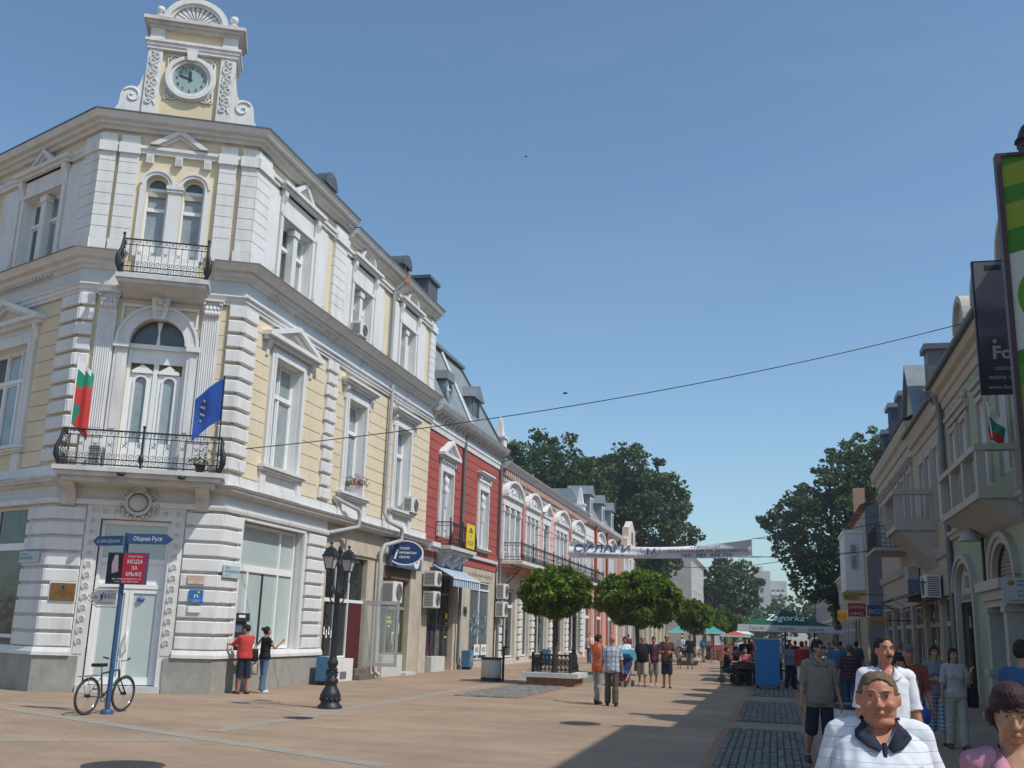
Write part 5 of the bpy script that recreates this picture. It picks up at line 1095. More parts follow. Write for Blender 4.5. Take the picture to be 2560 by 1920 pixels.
# --- ivory house
iv = thing('ivory_house', 'ivory house with a stone balcony beyond the mint house', 'building', (9, 43.5, 0))
IW = [(40.6, 41.7), (42.7, 43.9), (44.6, 45.7)]
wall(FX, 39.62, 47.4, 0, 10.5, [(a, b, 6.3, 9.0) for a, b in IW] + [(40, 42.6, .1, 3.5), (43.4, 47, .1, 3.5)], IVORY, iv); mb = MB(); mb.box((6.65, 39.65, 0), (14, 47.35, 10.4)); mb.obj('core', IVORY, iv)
for a, b in IW: window(FX, a, b, 6.3, 9.0, iv, -.25, [PANE, CURT], cols=2, rail=.64); architrave(FX, a, b, 6.3, 9.0, .22, iv, DULLW)
for a, b in ((40.05, 42.55), (43.45, 46.95)): shopwin(FX, a, b, .15, 3.45, 2.5, [(a + b) / 2], iv, DARKG, -.2, DULLW)
sweepx('eaves_cornice', 39.6, 47.45, [(-.1, 9.7), (.06, 9.7), (.12, 9.95), (.25, 10.0), (.32, 10.3), (.4, 10.45), (-.1, 10.5)], IVORY, iv); sweepx('first_floor_band', 39.62, 47.4, [(-.1, 4.9), (.1, 4.9), (.22, 5.2), (-.1, 5.25)], DULLW, iv)
mb = MB(); mb.tube([(5.75, 39.5, 10.55), (5.75, 47.5, 10.55)], .11, 8); mb.obj('gutter', LEAD, iv)
mb = MB(); mb.add([(5.7, 39.5, 10.5), (5.7, 47.4, 10.5), (9.5, 47.4, 12.4), (9.5, 39.5, 12.4)], [(0, 1, 2, 3)]); mb.obj('tiled_roof', TILE, iv, fix=False)
mb = MB(); mb.box((6.8, 46.2, 10.8), (7.6, 47.2, 14.2)); mb.box((6.65, 46.05, 14.2), (7.75, 47.35, 14.45)); mb.obj('chimney', LEAD, iv)
bm = MB(); bm.fb(FX, 42.6, 46.2, 6.02, 6.25, 0, 1.5); bm.prism(lambda a, z, d: FX(42.7 + d, z, a), [(0, 4.6), (.25, 4.9), (.9, 5.6), (1.4, 6.019), (0, 6.019)], 0, 3.4); bo = bm.obj('balcony', DULLW, iv)
mb = MB(); mb.fb(FX, 42.5, 46.3, 7.4, 7.6, 1.2, 1.55); mb.fb(FX, 42.5, 42.8, 7.4, 7.6, 0, 1.2); mb.fb(FX, 42.6, 42.8, 6.25, 7.4, 1.15, 1.5); mb.fb(FX, 42.6, 42.8, 6.25, 7.4, 0, .2); mb.fb(FX, 42.6, 42.8, 6.25, 6.5, .2, 1.15); mb.fb(FX, 46.0, 46.2, 6.25, 7.4, 1.15, 1.5); mb.obj('balcony_rail', DULLW, bo)
me = balusters(FX, 42.9, 45.9, 6.27, 7.38, 8, bo, DULLW, 1.35, .1)
for q in (.35, .58, .8, 1.0): o = bpy.data.objects.new('baluster', me); C.objects.link(o); o.parent = bo; o.location = Vector(FX(42.7, 6.3, q)) - wloc(bo)
# --- dormered house
dh = thing('dormered_house', 'tall ivory house with a gable and dark dormers further up the right side', 'building', (9, 56, 0))
DW = [(48.6 + 2.55 * k, 49.8 + 2.55 * k) for k in range(6)]
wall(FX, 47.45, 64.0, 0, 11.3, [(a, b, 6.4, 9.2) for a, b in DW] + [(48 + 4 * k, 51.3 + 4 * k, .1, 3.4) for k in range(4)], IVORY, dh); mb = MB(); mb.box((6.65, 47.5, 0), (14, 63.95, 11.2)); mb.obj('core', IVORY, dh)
for a, b in DW: window(FX, a, b, 6.4, 9.2, dh, -.25, [PANE, CURT], cols=2, rail=.64, sash=False); architrave(FX, a, b, 6.4, 9.2, .22, dh, DULLW); hood(FX, a - .4, b + .4, 9.6, dh, .25, DULLW)
for k in range(4): shopwin(FX, 48.03 + 4 * k, 51.27 + 4 * k, .15, 3.35, 2.5, [49.6 + 4 * k], dh, DARKG, -.2, DULLW)
sweepx('eaves_cornice', 47.4, 64.1, [(-.1, 10.5), (.08, 10.5), (.14, 10.8), (.3, 10.9), (.42, 11.3), (-.1, 11.35)], IVORY, dh); sweepx('first_floor_band', 47.45, 64.0, [(-.1, 4.9), (.1, 4.9), (.2, 5.2), (-.1, 5.25)], DULLW, dh)
mb = MB(); mb.add([(5.75, 47.45, 11.35), (5.75, 64.0, 11.35), (9.5, 64, 13.5), (9.5, 47.45, 13.5)], [(0, 1, 2, 3)]); mb.obj('roof', LEAD, dh, fix=False)
mb = MB(); mb.prism(FX, [(46.9, 11.36), (50.6, 11.36), (48.6, 13.9)], -2.2, -.1); mb.obj('gable', IVORY, dh)
mb = MB(); mb.prism(FX, [(46.6, 11.37), (48.6, 13.92), (50.9, 11.37), (50.9, 11.55), (48.6, 14.15), (46.6, 11.55)], -2.4, .1); mb.obj('gable_roof', ZINC, dh)
for u, h in ((53.8, 2.7), (58.4, 3.1), (62.4, 2.4)):
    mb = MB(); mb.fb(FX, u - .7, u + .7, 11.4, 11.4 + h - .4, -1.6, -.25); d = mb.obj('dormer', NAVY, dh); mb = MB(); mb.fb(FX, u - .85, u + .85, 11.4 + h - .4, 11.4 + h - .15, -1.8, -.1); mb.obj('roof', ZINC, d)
bm = MB(); bm.fb(FX, 50.4, 54.6, 5.85, 6.0, 0, 1.6); bo = bm.obj('balcony', DULLW, dh); railing(FX, 50.5, 54.5, 6.0, 7.0, 1.5, bo, .22, scroll=False)
mb = MB(); mb.fb(FX, 48, 49.2, 3.5, 5.0, .05, .5); mb.obj('shop_canopy_box', DULLW, dh)
# --- party wall house with the white bay
bh = thing('bay_house', 'cream house with a dark blank party wall and white enclosed bay on the right', 'building', (9, 73, 0))
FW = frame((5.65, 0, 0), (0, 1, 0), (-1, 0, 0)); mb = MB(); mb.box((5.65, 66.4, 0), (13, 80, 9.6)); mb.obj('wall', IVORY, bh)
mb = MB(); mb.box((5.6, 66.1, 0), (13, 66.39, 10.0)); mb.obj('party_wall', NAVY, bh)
mb = MB(); mb.add([(5.3, 66.0, 9.85), (5.3, 80, 9.85), (9, 80, 11.6), (9, 66.0, 11.6)], [(0, 1, 2, 3)]); mb.obj('tiled_roof', TILE, bh, fix=False)
mb = MB(); mb.box((5.3, 70.5, 9.9), (6.0, 71.5, 11.5)); mb.obj('chimney', mat('chimney_brick', (.4, .28, .2), .9, .2, 4), bh)
mb = MB(); mb.box((4.5, 69.0, 4.85), (5.64, 74.0, 8.4)); mb.box((4.42, 68.9, 8.4), (5.64, 74.1, 8.6)); bo = mb.obj('bay', mat('bay_paint', (.78, .78, .77), .8, .05, 2), bh)
F6 = frame((0, 69.0, 0), (1, 0, 0), (0, -1, 0)); window(F6, 4.85, 5.25, 6.1, 7.7, bh, .005, CURT, cols=1, rail=.6, fw=.05, sash=False)
mb = MB()
for a, b in ((67.2, 68.6), (74.6, 76.4), (77.4, 79.2)): mb = MB(); mb.fb(FW, a, b, .2, 3.2, .01, .05); mb.obj('shop_window', DARKG, bh)
FY = frame((6.0, 0, 0), (0, 1, 0), (-1, 0, 0))
plain_house('far_right_house', 'low dull house under signs past the bay house on the right', FY, 80.5, 104, 7.0, DULLW, 8, 2, 6, TILE)
plain_house('far_right_house', 'far dull house on the right half hidden by the plane tree', frame((6.5, 0, 0), (0, 1, 0), (-1, 0, 0)), 122, 170, 9.0, IVORY, 8, 3, 10, TILE)
# --- hanging shop signs
def blade(u, x0, x1, z0, z1, col, label, tx=None, tc=(.75, .7, .6), F=None):
    F = frame((0, u, 0), (1, 0, 0), (0, -1, 0)); t = thing('shop_sign', label, 'shop sign', (x1, u, z0), 'shop signs hanging over the right pavement')
    mb = MB(); mb.taper(F, x0, x1, z0, z1, 0, .14, .015); mb.obj('board', mat('sign_%d' % (u * 100), col, .5, .1, 2), t)
    mb = MB(); mb.tube([(x1 - .05, u - .07, z1 - .1), (6.2, u - .07, z1 - .1)], .025, 5); mb.obj('arm', IRON, t)
    if tx:
        for k, s in enumerate(tx): text(s, F, (x0 + x1) / 2, z1 - (z1 - z0) * (k + .82) / len(tx), (z1 - z0) / len(tx) * .5, .142, mat('sign_ink_%d' % (u * 100), tc, .5, 0), t, 'CENTER', width=(x1 - x0) * .8)
blade(60.0, 3.95, 4.85, 3.05, 3.75, (.36, .035, .02), 'red hanging sign with two lines of pale letters', ['БАНКА', 'ОФИС'])
blade(66.5, 3.75, 4.35, 2.9, 3.5, (.5, .26, .03), 'yellow hanging sign left of the red one', ['КАФЕ'], (.3, .08, .02))
blade(57.0, 4.7, 5.35, 3.05, 3.55, (.03, .08, .25), 'dark blue hanging sign right of the red one', ['BG'], (.6, .55, .4))
blade(52.0, 4.35, 5.15, 2.5, 2.85, (.55, .28, .04), 'yellow hanging sign below the dark blue one', ['DHL'], (.05, .08, .3))
blade(63.0, 3.9, 4.8, 4.0, 4.45, (.42, .32, .03), 'yellow and black hanging sign above the red one', ['ФОТО'], (.02, .02, .02))
blade(42.0, 4.95, 5.4, 3.6, 4.1, (.10, .14, .20), 'pale blue hanging sign beside the stone balcony', None)
# dark awning frame in front of the ivory house
aw2 = thing('folded_awning', 'dark folding awning on struts in front of the ivory house', 'awning', FX(46, 3.6, .5))
mb = MB(); mb.hexa([FX(44.2, 3.9, .05), FX(48.6, 3.9, .05), FX(48.6, 3.4, 1.6), FX(44.2, 3.4, 1.6), FX(44.2, 3.95, .05), FX(48.6, 3.95, .05), FX(48.6, 3.45, 1.6), FX(44.2, 3.45, 1.6)]); mb.obj('canopy', mat('dark_awning_cloth', (.05, .05, .06), .9, .1), aw2)
mb = MB()
for u in (44.2, 48.6): mb.tube([FX(u, 2.5, .03), FX(u, 3.38, 1.55)], .03, 5); mb.tube([FX(u, 3.85, .03), FX(u, 3.4, 1.58)], .03, 5)
mb.obj('strut', PIPE, aw2)
# --- the big advertising boards
bb = thing('green_billboard', 'large green patterned billboard cut by the right edge of the photo', 'billboard', (6.0, 19.0, 3.5)); F7 = frame((0, 19.0, 0), (1, 0, 0), (0, -1, 0)); X0, X1, Zb, Zt = 4.17, 6.1, 3.56, 10.55
FRM = mat('purple_brown_frame', (.085, .05, .06), .5, .1, 3)
mb = MB(); mb.fb(F7, X0, X0 + .09, Zb, Zt, -.1, .1); mb.fb(F7, X1 - .09, X1, Zb, Zt, -.1, .1); mb.fb(F7, X0 + .09, X1 - .09, Zt - .06, Zt, -.1, .1); mb.fb(F7, X0 + .09, X1 - .09, Zb, Zb + .08, -.1, .1); mb.obj('frame', FRM, bb)
G1, G2, G3, G4 = mat('leaf_green_print', (.06, .24, .025), .5, 0), mat('olive_green_print', (.27, .36, .03), .5, 0), mat('white_print', (.62, .64, .63), .5, 0), mat('bright_green_print', (.09, .33, .02), .5, 0)
mb = MB(); mb.fb(F7, X0 + .09, X1 - .09, Zb + .08, Zt - .06, -.05, .05); mb.obj('panel', G1, bb)
def band(z0, z1, m, d):       # a printed stripe that swings up to the right
    xs = [X0 + .092 + (X1 - X0 - .184) * k / 10 for k in range(11)]; cl = lambda z: min(max(z, Zb + .082), Zt - .062); sw = lambda x: .32 * (x - X0) - .07 * (x - X0) ** 2
    mb = MB(); mb.prism(F7, [(x, cl(z0 + sw(x))) for x in xs] + [(x, cl(z1 + sw(x))) for x in xs[::-1]], .05, d); mb.obj('printed_shape', m, bb)
for k, (z0, z1, m) in enumerate(((9.85, 10.27, G2), (9.02, 9.52, G2), (6.78, 8.57, G3), (5.3, 6.15, G2), (3.7, 4.5, G2), (6.15, 6.5, G4))): band(z0, z1, m, .054 + .002 * k)
mb = MB(); mb.prism(F7, [(X0 + .82 + .64 * math.cos(a * PI / 20), 7.8 + .64 * math.sin(a * PI / 20)) for a in range(40)], .05, .07); mb.obj('printed_shape', G4, bb)
mb = MB()
for z in (4.4, 7.2, 9.8): mb.tube([(X1 - .05, 19.0, z), (6.6, 18.6, z)], .05, 6)
mb.obj('bracket', FRM, bb)
ps = thing('purple_poster', 'tall dark purple poster board beside the green billboard', 'poster', (5.9, 24.5, 7.3)); F8 = frame((0, 24.5, 0), (1, 0, 0), (0, -1, 0)); Q0, Q1, Z0p, Z1p = 4.68, 6.05, 7.28, 10.45
mb = MB(); mb.fb(F8, Q0, Q1, Z0p, Z1p, -.06, .06); mb.obj('board', mat('poster_edge', (.03, .02, .04), .5, 0), ps)
POS = bpy.data.materials.new('poster_print'); POS.use_nodes = True; t_ = POS.node_tree; b_ = t_.nodes['Principled BSDF']; g_ = t_.nodes.new('ShaderNodeNewGeometry'); s_ = t_.nodes.new('ShaderNodeSeparateXYZ'); m_ = t_.nodes.new('ShaderNodeMapRange'); m_.inputs[1].default_value = Z0p; m_.inputs[2].default_value = Z1p
n_ = t_.nodes.new('ShaderNodeTexNoise'); n_.inputs['Scale'].default_value = 1.6; n_.inputs['Detail'].default_value = 5; a_ = t_.nodes.new('ShaderNodeMath'); a_.operation = 'MULTIPLY_ADD'; a_.inputs[1].default_value = .5; r_ = t_.nodes.new('ShaderNodeValToRGB')
for p, c in ((.36, (.022, .01, .022)), (.55, (.05, .03, .055)), (.68, (.13, .1, .14)), (.80, (.075, .065, .09)), (.95, (.17, .16, .19))):
    e = r_.color_ramp.elements.new(p) if p not in (.36,) else r_.color_ramp.elements[0]; e.position = p; e.color = (*c, 1)
r_.color_ramp.elements.remove(r_.color_ramp.elements[-1]); L_ = t_.links.new
L_(g_.outputs['Position'], s_.inputs[0]); L_(s_.outputs['Z'], m_.inputs['Value']); L_(g_.outputs['Position'], n_.inputs['Vector']); L_(n_.outputs['Fac'], a_.inputs[0]); L_(m_.outputs[0], a_.inputs[2]); L_(a_.outputs[0], r_.inputs['Fac']); L_(r_.outputs['Color'], b_.inputs['Base Color'])
mb = MB(); mb.fb(F8, Q0 + .04, Q1 - .04, Z0p + .04, Z1p - .04, .06, .066); mb.obj('print', POS, ps)
GREYI = mat('pale_poster_ink', (.4, .38, .4), .5, 0)
text('Fo', F8, 4.97, 8.1, .30, .07, GREYI, ps, bold=.03); mb = MB(); mb.ball(F8(5.05, 8.5, .068), (.05, .01, .05), 8); mb.obj('dot', GREYI, ps)
text('national', F8, 5.0, 7.83, .11, .07, GREYI, ps); text('estate c', F8, 4.86, 7.62, .11, .07, GREYI, ps); text('www.foro', F8, 4.84, 7.39, .1, .07, GREYI, ps)
mb = MB(); mb.fb(F8, 4.95, 5.3, 10.2, 10.33, .066, .07); mb.obj('small_badge', INK, ps)
mb = MB()
for z in (7.7, 10.0): mb.tube([(Q1 - .03, 24.5, z), (6.25, 24.5, z)], .035, 5)
mb.obj('bracket', IRON, ps)
# dark statue on the parapet by the billboard
st = thing('statue', 'dark bronze statue of a capped head in profile above the green billboard', 'statue', (5.9, 22, 11.0)); BZ = mat('dark_bronze', (.02, .022, .03), .5, .2, 4, spec=.4); mb = MB()
F9 = frame((5.62, 22.0, 12.13), (1, 0, 0), (0, -1, 0))
prof = [(-.19, -.26), (-.26, -.2), (-.27, -.14), (-.30, -.11), (-.29, -.05), (-.31, -.02), (-.33, -.01), (-.28, .08), (-.37, .1), (-.31, .18), (-.28, .3), (-.22, .42), (-.08, .5), (.1, .52), (.28, .42), (.36, .2), (.34, -.05), (.26, -.2), (.3, -.5), (.5, -.7), (-.35, -.7), (-.15, -.45)]
n = len(prof); vs = []
for d, s in ((-.24, .72), (-.17, .93), (0, 1.0), (.17, .93), (.24, .72)):
    cx, cy = .03, .05; vs += [F9(cx + (a - cx) * s, cy + (b - cy) * s, d) for a, b in prof]
fs = [tuple(range(n))[::-1], tuple(4 * n + k for k in range(n))] + [(r * n + k, r * n + (k + 1) % n, (r + 1) * n + (k + 1) % n, (r + 1) * n + k) for r in range(4) for k in range(n)]
mb.add(vs, fs); mb.obj('head', BZ, st); mb = MB(); mb.box((5.3, 21.6, 11.0), (6.3, 22.4, 11.44)); mb.obj('plinth', STONE, st)
# ================================================================ street furniture and small things
def post_lamp(x, y, label):
    t = thing('street_lamp', label, 'street lamp', (x, y, 0), 'twin lantern street lamps')
    mb = MB(); mb.lathe((x, y, 0), [(.27, 0), (.27, .05), (.21, .1), (.2, .2), (.23, .26), (.19, .36), (.13, .46), (.12, .52), (.15, .55), (.15, .6), (.1, .66), (.095, .9), (.12, .93), (.12, .98), (.085, 1.05), (.08, 1.12)], 16); mb.obj('base', IRON, t)
    mb = MB()
    for k in range(12):
        a = k * PI / 6; mb.ball((x + .11 * math.cos(a), y + .11 * math.sin(a), .7 + .06 * (k % 3)), .035, 6); mb.ball((x + .2 * math.cos(a), y + .2 * math.sin(a), .2), .045, 6)
    mb.obj('leaf_ornament', IRON, t, kind='stuff')
    mb = MB(); mb.lathe((x, y, 1.12), [(.075, 0), (.062, 1.3), (.075, 1.32), (.075, 1.38), (.055, 1.42), (.05, 1.9), (.07, 1.95), (.07, 2.0), (.035, 2.06), (.03, 2.22), (.055, 2.26), (.05, 2.34), (.01, 2.42)], 12); mb.obj('pole', IRON, t)
    for s in (-1, 1):
        ly = y + s * .5; lx = x
        mb = MB(); P = lambda a, z: (x + (lx - x) * a, y + (ly - y) * a, z)
        mb.tube([P(0, 2.3), P(.3, 2.22), P(.7, 2.3), P(1, 2.55), P(1, 2.95)], .02, 6)
        mb.tube([P(.5 + .22 * (1 - k / 13) * math.cos(k * .7), 2.52 + .13 * (1 - k / 13) * math.sin(k * .7)) for k in range(11)], .014, 5)
        for q in (-.06, .06): mb.tube([(lx + q, ly, 2.72), (lx + q * 1.4, ly, 2.97)], .012, 5)
        mb.obj('arm', IRON, t)
        def ring(h, z): return [(lx - h, ly - h, z), (lx + h, ly - h, z), (lx + h, ly + h, z), (lx - h, ly + h, z)]
        ro = MB(); ro.hexa(ring(.14, 3.26) + ring(.075, 3.43)); ro.hexa(ring(.155, 3.235) + ring(.155, 3.26)); ro.lathe((lx, ly, 3.43), [(.07, 0), (.05, .03), (.02, .045), (.016, .08), (.045, .09), (.03, .12), (.005, .14)], 10)
        lo = ro.obj('lantern', IRON, t)
        fr = MB(); a, b = ring(.076, 2.97), ring(.126, 3.235)
        for i in range(4): fr.tube([a[i], b[i]], .012, 4, smooth=False); fr.tube([a[i], a[(i + 1) % 4]], .014, 4, smooth=False)
        fr.obj('frame', IRON, lo); gl = MB(); gl.hexa(ring(.07, 2.975) + ring(.12, 3.233)); gl.obj('glass', mat('frosted_lamp_glass', (.50, .49, .47), .35, .06, 3), lo)
    return t
post_lamp(-9.45, 21.83, 'black twin lantern street lamp before the white shop window')
post_lamp(-9.06, 48.7, 'black lamp post behind the first round tree')
# --- finger post with boards
sp = thing('sign_post', 'blue finger post with street boards by the bicycle', 'sign post', (-12.33, 18.0, 0)); SBL = mat('sign_blue', (.035, .09, .21), .5, .1, 3)
mb = MB(); mb.tube([(-12.33, 18, .02), (-12.33, 18, 3.42)], .048, 10); mb.lathe((-12.33, 18, 0), [(.12, 0), (.12, .06), (.06, .1)], 10); mb.obj('pole', SBL, sp)
LETW = mat('white_letter', (.78, .79, .8), .5, 0)
def fframe(o, u): u = Vector((u[0], u[1], 0)).normalized(); return frame(o, u, (u.y, -u.x, 0))
Fr = fframe((-12.33, 17.94, 0), (.995, .1)); Fl = fframe((-12.33, 17.94, 0), (.96, -.28))
b = MB(); b.prism(Fr, [(.06, 3.2), (.86, 3.2), (1.0, 3.3), (.86, 3.4), (.06, 3.4)], -.02, .02); bo = b.obj('board', SBL, sp); text('Община Русе', Fr, .18, 3.265, .085, .024, LETW, bo, width=.6)
b = MB(); b.prism(Fl, [(-.06, 3.17), (-.8, 3.17), (-.93, 3.265), (-.8, 3.36), (-.06, 3.36)], -.02, .02); bo = b.obj('board', SBL, sp); text('ул. Райчо Даскалов', Fl, -.8, 3.23, .07, .024, LETW, bo, width=.68)
MODA = [mat('poster_black', (.012, .012, .016), .5, 0), mat('poster_red', (.42, .02, .05), .5, .05), mat('poster_pinkish', (.4, .3, .34), .6, .2)]
b = MB(); b.fb(Fr, -.3, .53, 2.42, 3.03, -.03, .03); bo = b.obj('advert_board', SBL, sp)
b = MB(); b.fb(Fr, -.28, .03, 2.44, 3.01, .031, .036, 0); b.fb(Fr, .03, .51, 2.44, 3.01, .031, .036, 1); b.prism(Fr, [(-.18, 2.62), (-.05, 2.66), (-.08, 2.98), (-.15, 2.98), (-.2, 2.8)], .037, .039, 2); b.obj('print', MODA, bo)
for k, tx in enumerate(('МОДА', 'ЗА', 'МЪЖЕ')): text(tx, Fr, .28, 2.82 - .12 * k, .075, .038, LETW, bo, 'CENTER')
text('МОДНА КЪЩА', Fr, .28, 2.94, .03, .038, LETW, bo, 'CENTER'); text('ул. Николаевска 12', Fr, .14, 2.51, .03, .038, LETW, bo, 'CENTER', width=.6); text('тел. 082 820 000', Fr, .14, 2.46, .025, .038, LETW, bo, 'CENTER', width=.5)
CREAMB = mat('cream_board', (.66, .63, .55), .6, .05)
b = MB(); b.prism(Fl, [(-.04, 2.02), (-.62, 2.02), (-.84, 2.17), (-.62, 2.31), (-.04, 2.31)], -.015, .015); bo = b.obj('arrow_board', CREAMB, sp)
b = MB()
pp = [(-.04, 1.98), (-.66, 1.98), (-1.0, 2.15), (-.66, 2.36), (-.04, 2.36)]
for p, q in zip(pp, pp[1:]): b.tube([Fl(*p, -.04), Fl(*q, -.04)], .012, 4)
b.obj('arrow_frame', PVC, bo)
text('ФАРОС', Fl, -.4, 2.13, .11, .019, mat('royal_blue_ink', (.03, .12, .33), .5, 0), bo, width=.34); text('120м', Fl, -.74, 2.14, .06, .019, MODA[1], bo, width=.14); text('ХОТЕЛ', Fl, -.36, 2.265, .03, .019, MODA[1], bo, width=.3); text('ул. Ал. Батенберг', Fl, -.6, 2.05, .028, .019, MODA[1], bo, width=.5)
b = MB(); b.ball(Fl(-.47, 2.18, .018), (.04, .006, .05), 8); b.tube([Fl(-.52, 2.1, .02), Fl(-.44, 2.14, .02), Fl(-.42, 2.26, .02)], .01, 4); b.obj('emblem', mat('royal_blue_ink', (.03, .12, .33)), bo)
# --- bicycle leaning on the post
bk = thing('bicycle', 'dark green bicycle leaning on the blue sign post', 'bicycle', (-12.5, 18.0, 0)); hd = Vector((.06, 1, 0)).normalized(); sd2 = Vector((hd.y, -hd.x, 0)); ln = Vector((.0, 0, 1)) * 1 + sd2 * .06
B0 = Vector((-12.50, 17.55, 0)); BP = lambda a, z, s=0: B0 + hd * a + ln * z + sd2 * s
RUB = mat('tyre_rubber', (.055, .05, .045), .9, .2, 30); GRN = mat('bike_green', (.02, .07, .035), .35, .1, 4, spec=.6); CHR = mat('chrome', (.6, .6, .6), .25, .05, 3, metal=.9); BLKP = mat('black_plastic', (.02, .02, .022), .6, .1)
for nm, a in (('rear', 0), ('front', 1.04)):
    r = .32; mb = MB(); mb.tube([BP(a + r * math.cos(k * PI / 16), .345 + r * math.sin(k * PI / 16)) for k in range(33)], .025, 6, cap=False); ty = mb.obj('wheel', RUB, bk)
    mb = MB(); mb.tube([BP(a + (r - .035) * math.cos(k * PI / 12), .345 + (r - .035) * math.sin(k * PI / 12)) for k in range(25)], .009, 4, cap=False); mb.obj('rim', CHR, ty)
    mb = MB()
    for k in range(16): mb.tube([BP(a, .345), BP(a + (r - .04) * math.cos(k * PI / 8 + .1), .345 + (r - .04) * math.sin(k * PI / 8 + .1))], .0028, 3)
    mb.obj('spokes', CHR, ty, kind='stuff'); mb = MB(); mb.tube([BP(a, .345, -.05), BP(a, .345, .05)], .03, 8); mb.obj('hub', BLKP, ty)
bb_, hdt, hdb, stp = (.42, .30), (.80, .80), (.84, .64), (.30, .74)
mb = MB()
for p, q, rr in ((bb_, hdb, .02), (stp, hdt, .017), (bb_, stp, .018), ((.0, .345), bb_, .011), ((.0, .345), (.31, .68), .009), (hdt, hdb, .022)): mb.tube([BP(*p), BP(*q)], rr, 8)
mb.obj('frame', GRN, bk)
mb = MB()
for s in (-.055, .055): mb.tube([BP(.83, .64, s * .6), BP(.87, .55, s), BP(1.04, .345, s)], .013, 6)
mb.obj('fork', BLKP, bk)
mb = MB(); mb.tube([BP(.30, .74), BP(.27, .88)], .013, 6); mb.obj('seat_post', CHR, bk); mb = MB(); mb.prism(lambda a, z, d: BP(a, .9 + d, z), [(.08, -.09), (.15, -.1), (.3, -.04), (.42, -.015), (.42, .015), (.3, .04), (.15, .1), (.08, .09)], -.03, .03); mb.obj('saddle', BLKP, bk)
mb = MB(); mb.tube([BP(.79, .80), BP(.76, .93), BP(.80, .96)], .014, 6); mb.tube([BP(.68, 1.02, -.29), BP(.78, .98, -.16), BP(.80, .96, 0), BP(.78, .98, .16), BP(.68, 1.02, .29)], .011, 6); mb.obj('handlebar', CHR, bk)
for s in (-1, 1): mb = MB(); mb.tube([BP(.73, 1.0, s * .22), BP(.66, 1.03, s * .31)], .018, 6); mb.obj('grip', BLKP, bk)
mb = MB(); mb.lathe(tuple(BP(.42, .30)), [(.001, 0), (.001, .001)], 3); mb.arc(lambda a, z, d: BP(a, z, d), .42, .30, .07, .09, 0, 2 * PI, .03, .04, 16); mb.tube([BP(.42, .30, .05), BP(.50, .15, .06)], .01, 5); mb.tube([BP(.42, .30, -.05), BP(.34, .45, -.06)], .01, 5); mb.obj('crank', CHR, bk)
for p in ((.50, .15, .1), (.34, .45, -.1)): mb = MB(); mb.box(tuple(BP(*p) - Vector((.04, .04, .012))), tuple(BP(*p) + Vector((.04, .04, .012)))); mb.obj('pedal', BLKP, bk)
mb = MB()
for s in (-.06, .06): mb.tube([BP(-.3, .7, s), BP(.24, .72, s)], .006, 5); mb.tube([BP(0, .36, s), BP(-.12, .69, s)], .006, 5)
for a in (-.3, -.15, 0, .15): mb.tube([BP(a, .7, -.06), BP(a, .7, .06)], .006, 4)
mb.obj('rack', CHR, bk)
# --- plaques and street plates on the corner building
def plaque(F, u0, u1, z0, z1, d, m, label, cat, lines=(), ink=INK, fr=None, name='plaque', group=None):
    t = thing(name, label, cat, F(u0, z0, d), group); mb = MB(); mb.taper(F, u0, u1, z0, z1, d, d + .04, .008); mb.obj('plate', m, t)
    if fr: mb = MB(); mb.fb(F, u0 - .03, u1 + .03, z0 - .03, z1 + .03, d - .01, d + .01); mb.obj('backing', fr, t)
    for tx, u, z, h, w in lines: text(tx, F, u, z, h, d + .044, ink, t, width=w)
    return t
BRZ = mat('bronze_plaque', (.23, .13, .045), .45, .2, 5, metal=.4)
tp = plaque(FC, .16, .74, 2.14, 2.57, .1, BRZ, 'square bronze plaque left of the corner door', 'plaque', [('РУСЕ', .36, 2.36, .04, .18), ('ПАМЕТНИК НА КУЛТУРАТА', .22, 2.3, .03, .46), ('1910', .38, 2.24, .03, .14)], fr=PVC); mb = MB(); mb.ball(FC(.45, 2.47, .145), (.05, .01, .05), 8); mb.obj('crest', INK, tp)
PALEB = mat('pale_blue_plate', (.42, .52, .56), .5, .08); BLUI = mat('plate_blue_ink', (.05, .12, .3), .5, 0)
plaque(FR, 24.0, 24.85, 2.86, 3.18, .12, PALEB, 'pale blue street name plate on the corner beside the white shop window', 'street sign', [('УЛИЦА', 24.05, 3.09, .05, .25), ('АЛЕКСАНДРОВСКА', 24.04, 2.99, .07, .76), ('61 - 67', 24.08, 2.9, .05, .25)], BLUI, name='street_name_plate')
plaque(FL, -1.12, -.2, 3.05, 3.33, .12, PALEB, 'pale blue street name plate in shade on the side street', 'street sign', [('УЛ. РАЙЧО', -1.08, 3.23, .05, .4), ('ДАСКАЛОВ', -1.08, 3.13, .07, .6)], BLUI, name='street_name_plate')
plaque(FC, 3.36, 3.77, 2.66, 2.89, .11, mat('pale_pink_plate', (.62, .5, .42), .6, .1), 'small pinkish plaque right of the corner door', 'plaque', [('ПАМЕТНА ПЛОЧА', 3.39, 2.82, .035, .33), ('НА ГРАДА РУСЕ', 3.39, 2.76, .035, .33), ('1878', 3.5, 2.69, .03, .1)], mat('brown_ink', (.3, .15, .08), .6, 0))
t = plaque(FC, 3.43, 3.77, 2.2, 2.52, .11, mat('bright_blue_plate', (.03, .15, .42), .4, .05), 'square blue plaque with a white letter and yellow star', 'plaque', [('n', 3.54, 2.33, .12, .1), ('информационен', 3.46, 2.26, .025, .27), ('център', 3.53, 2.22, .025, .14)], LETW)
mb = MB()
for k in range(4): a = k * PI / 4; mb.tube([FC(3.66 - .035 * math.cos(a), 2.46 - .035 * math.sin(a), .155), FC(3.66 + .035 * math.cos(a), 2.46 + .035 * math.sin(a), .155)], .007, 4)
mb.obj('star', mat('star_yellow', (.75, .55, .05), .5, 0), t)
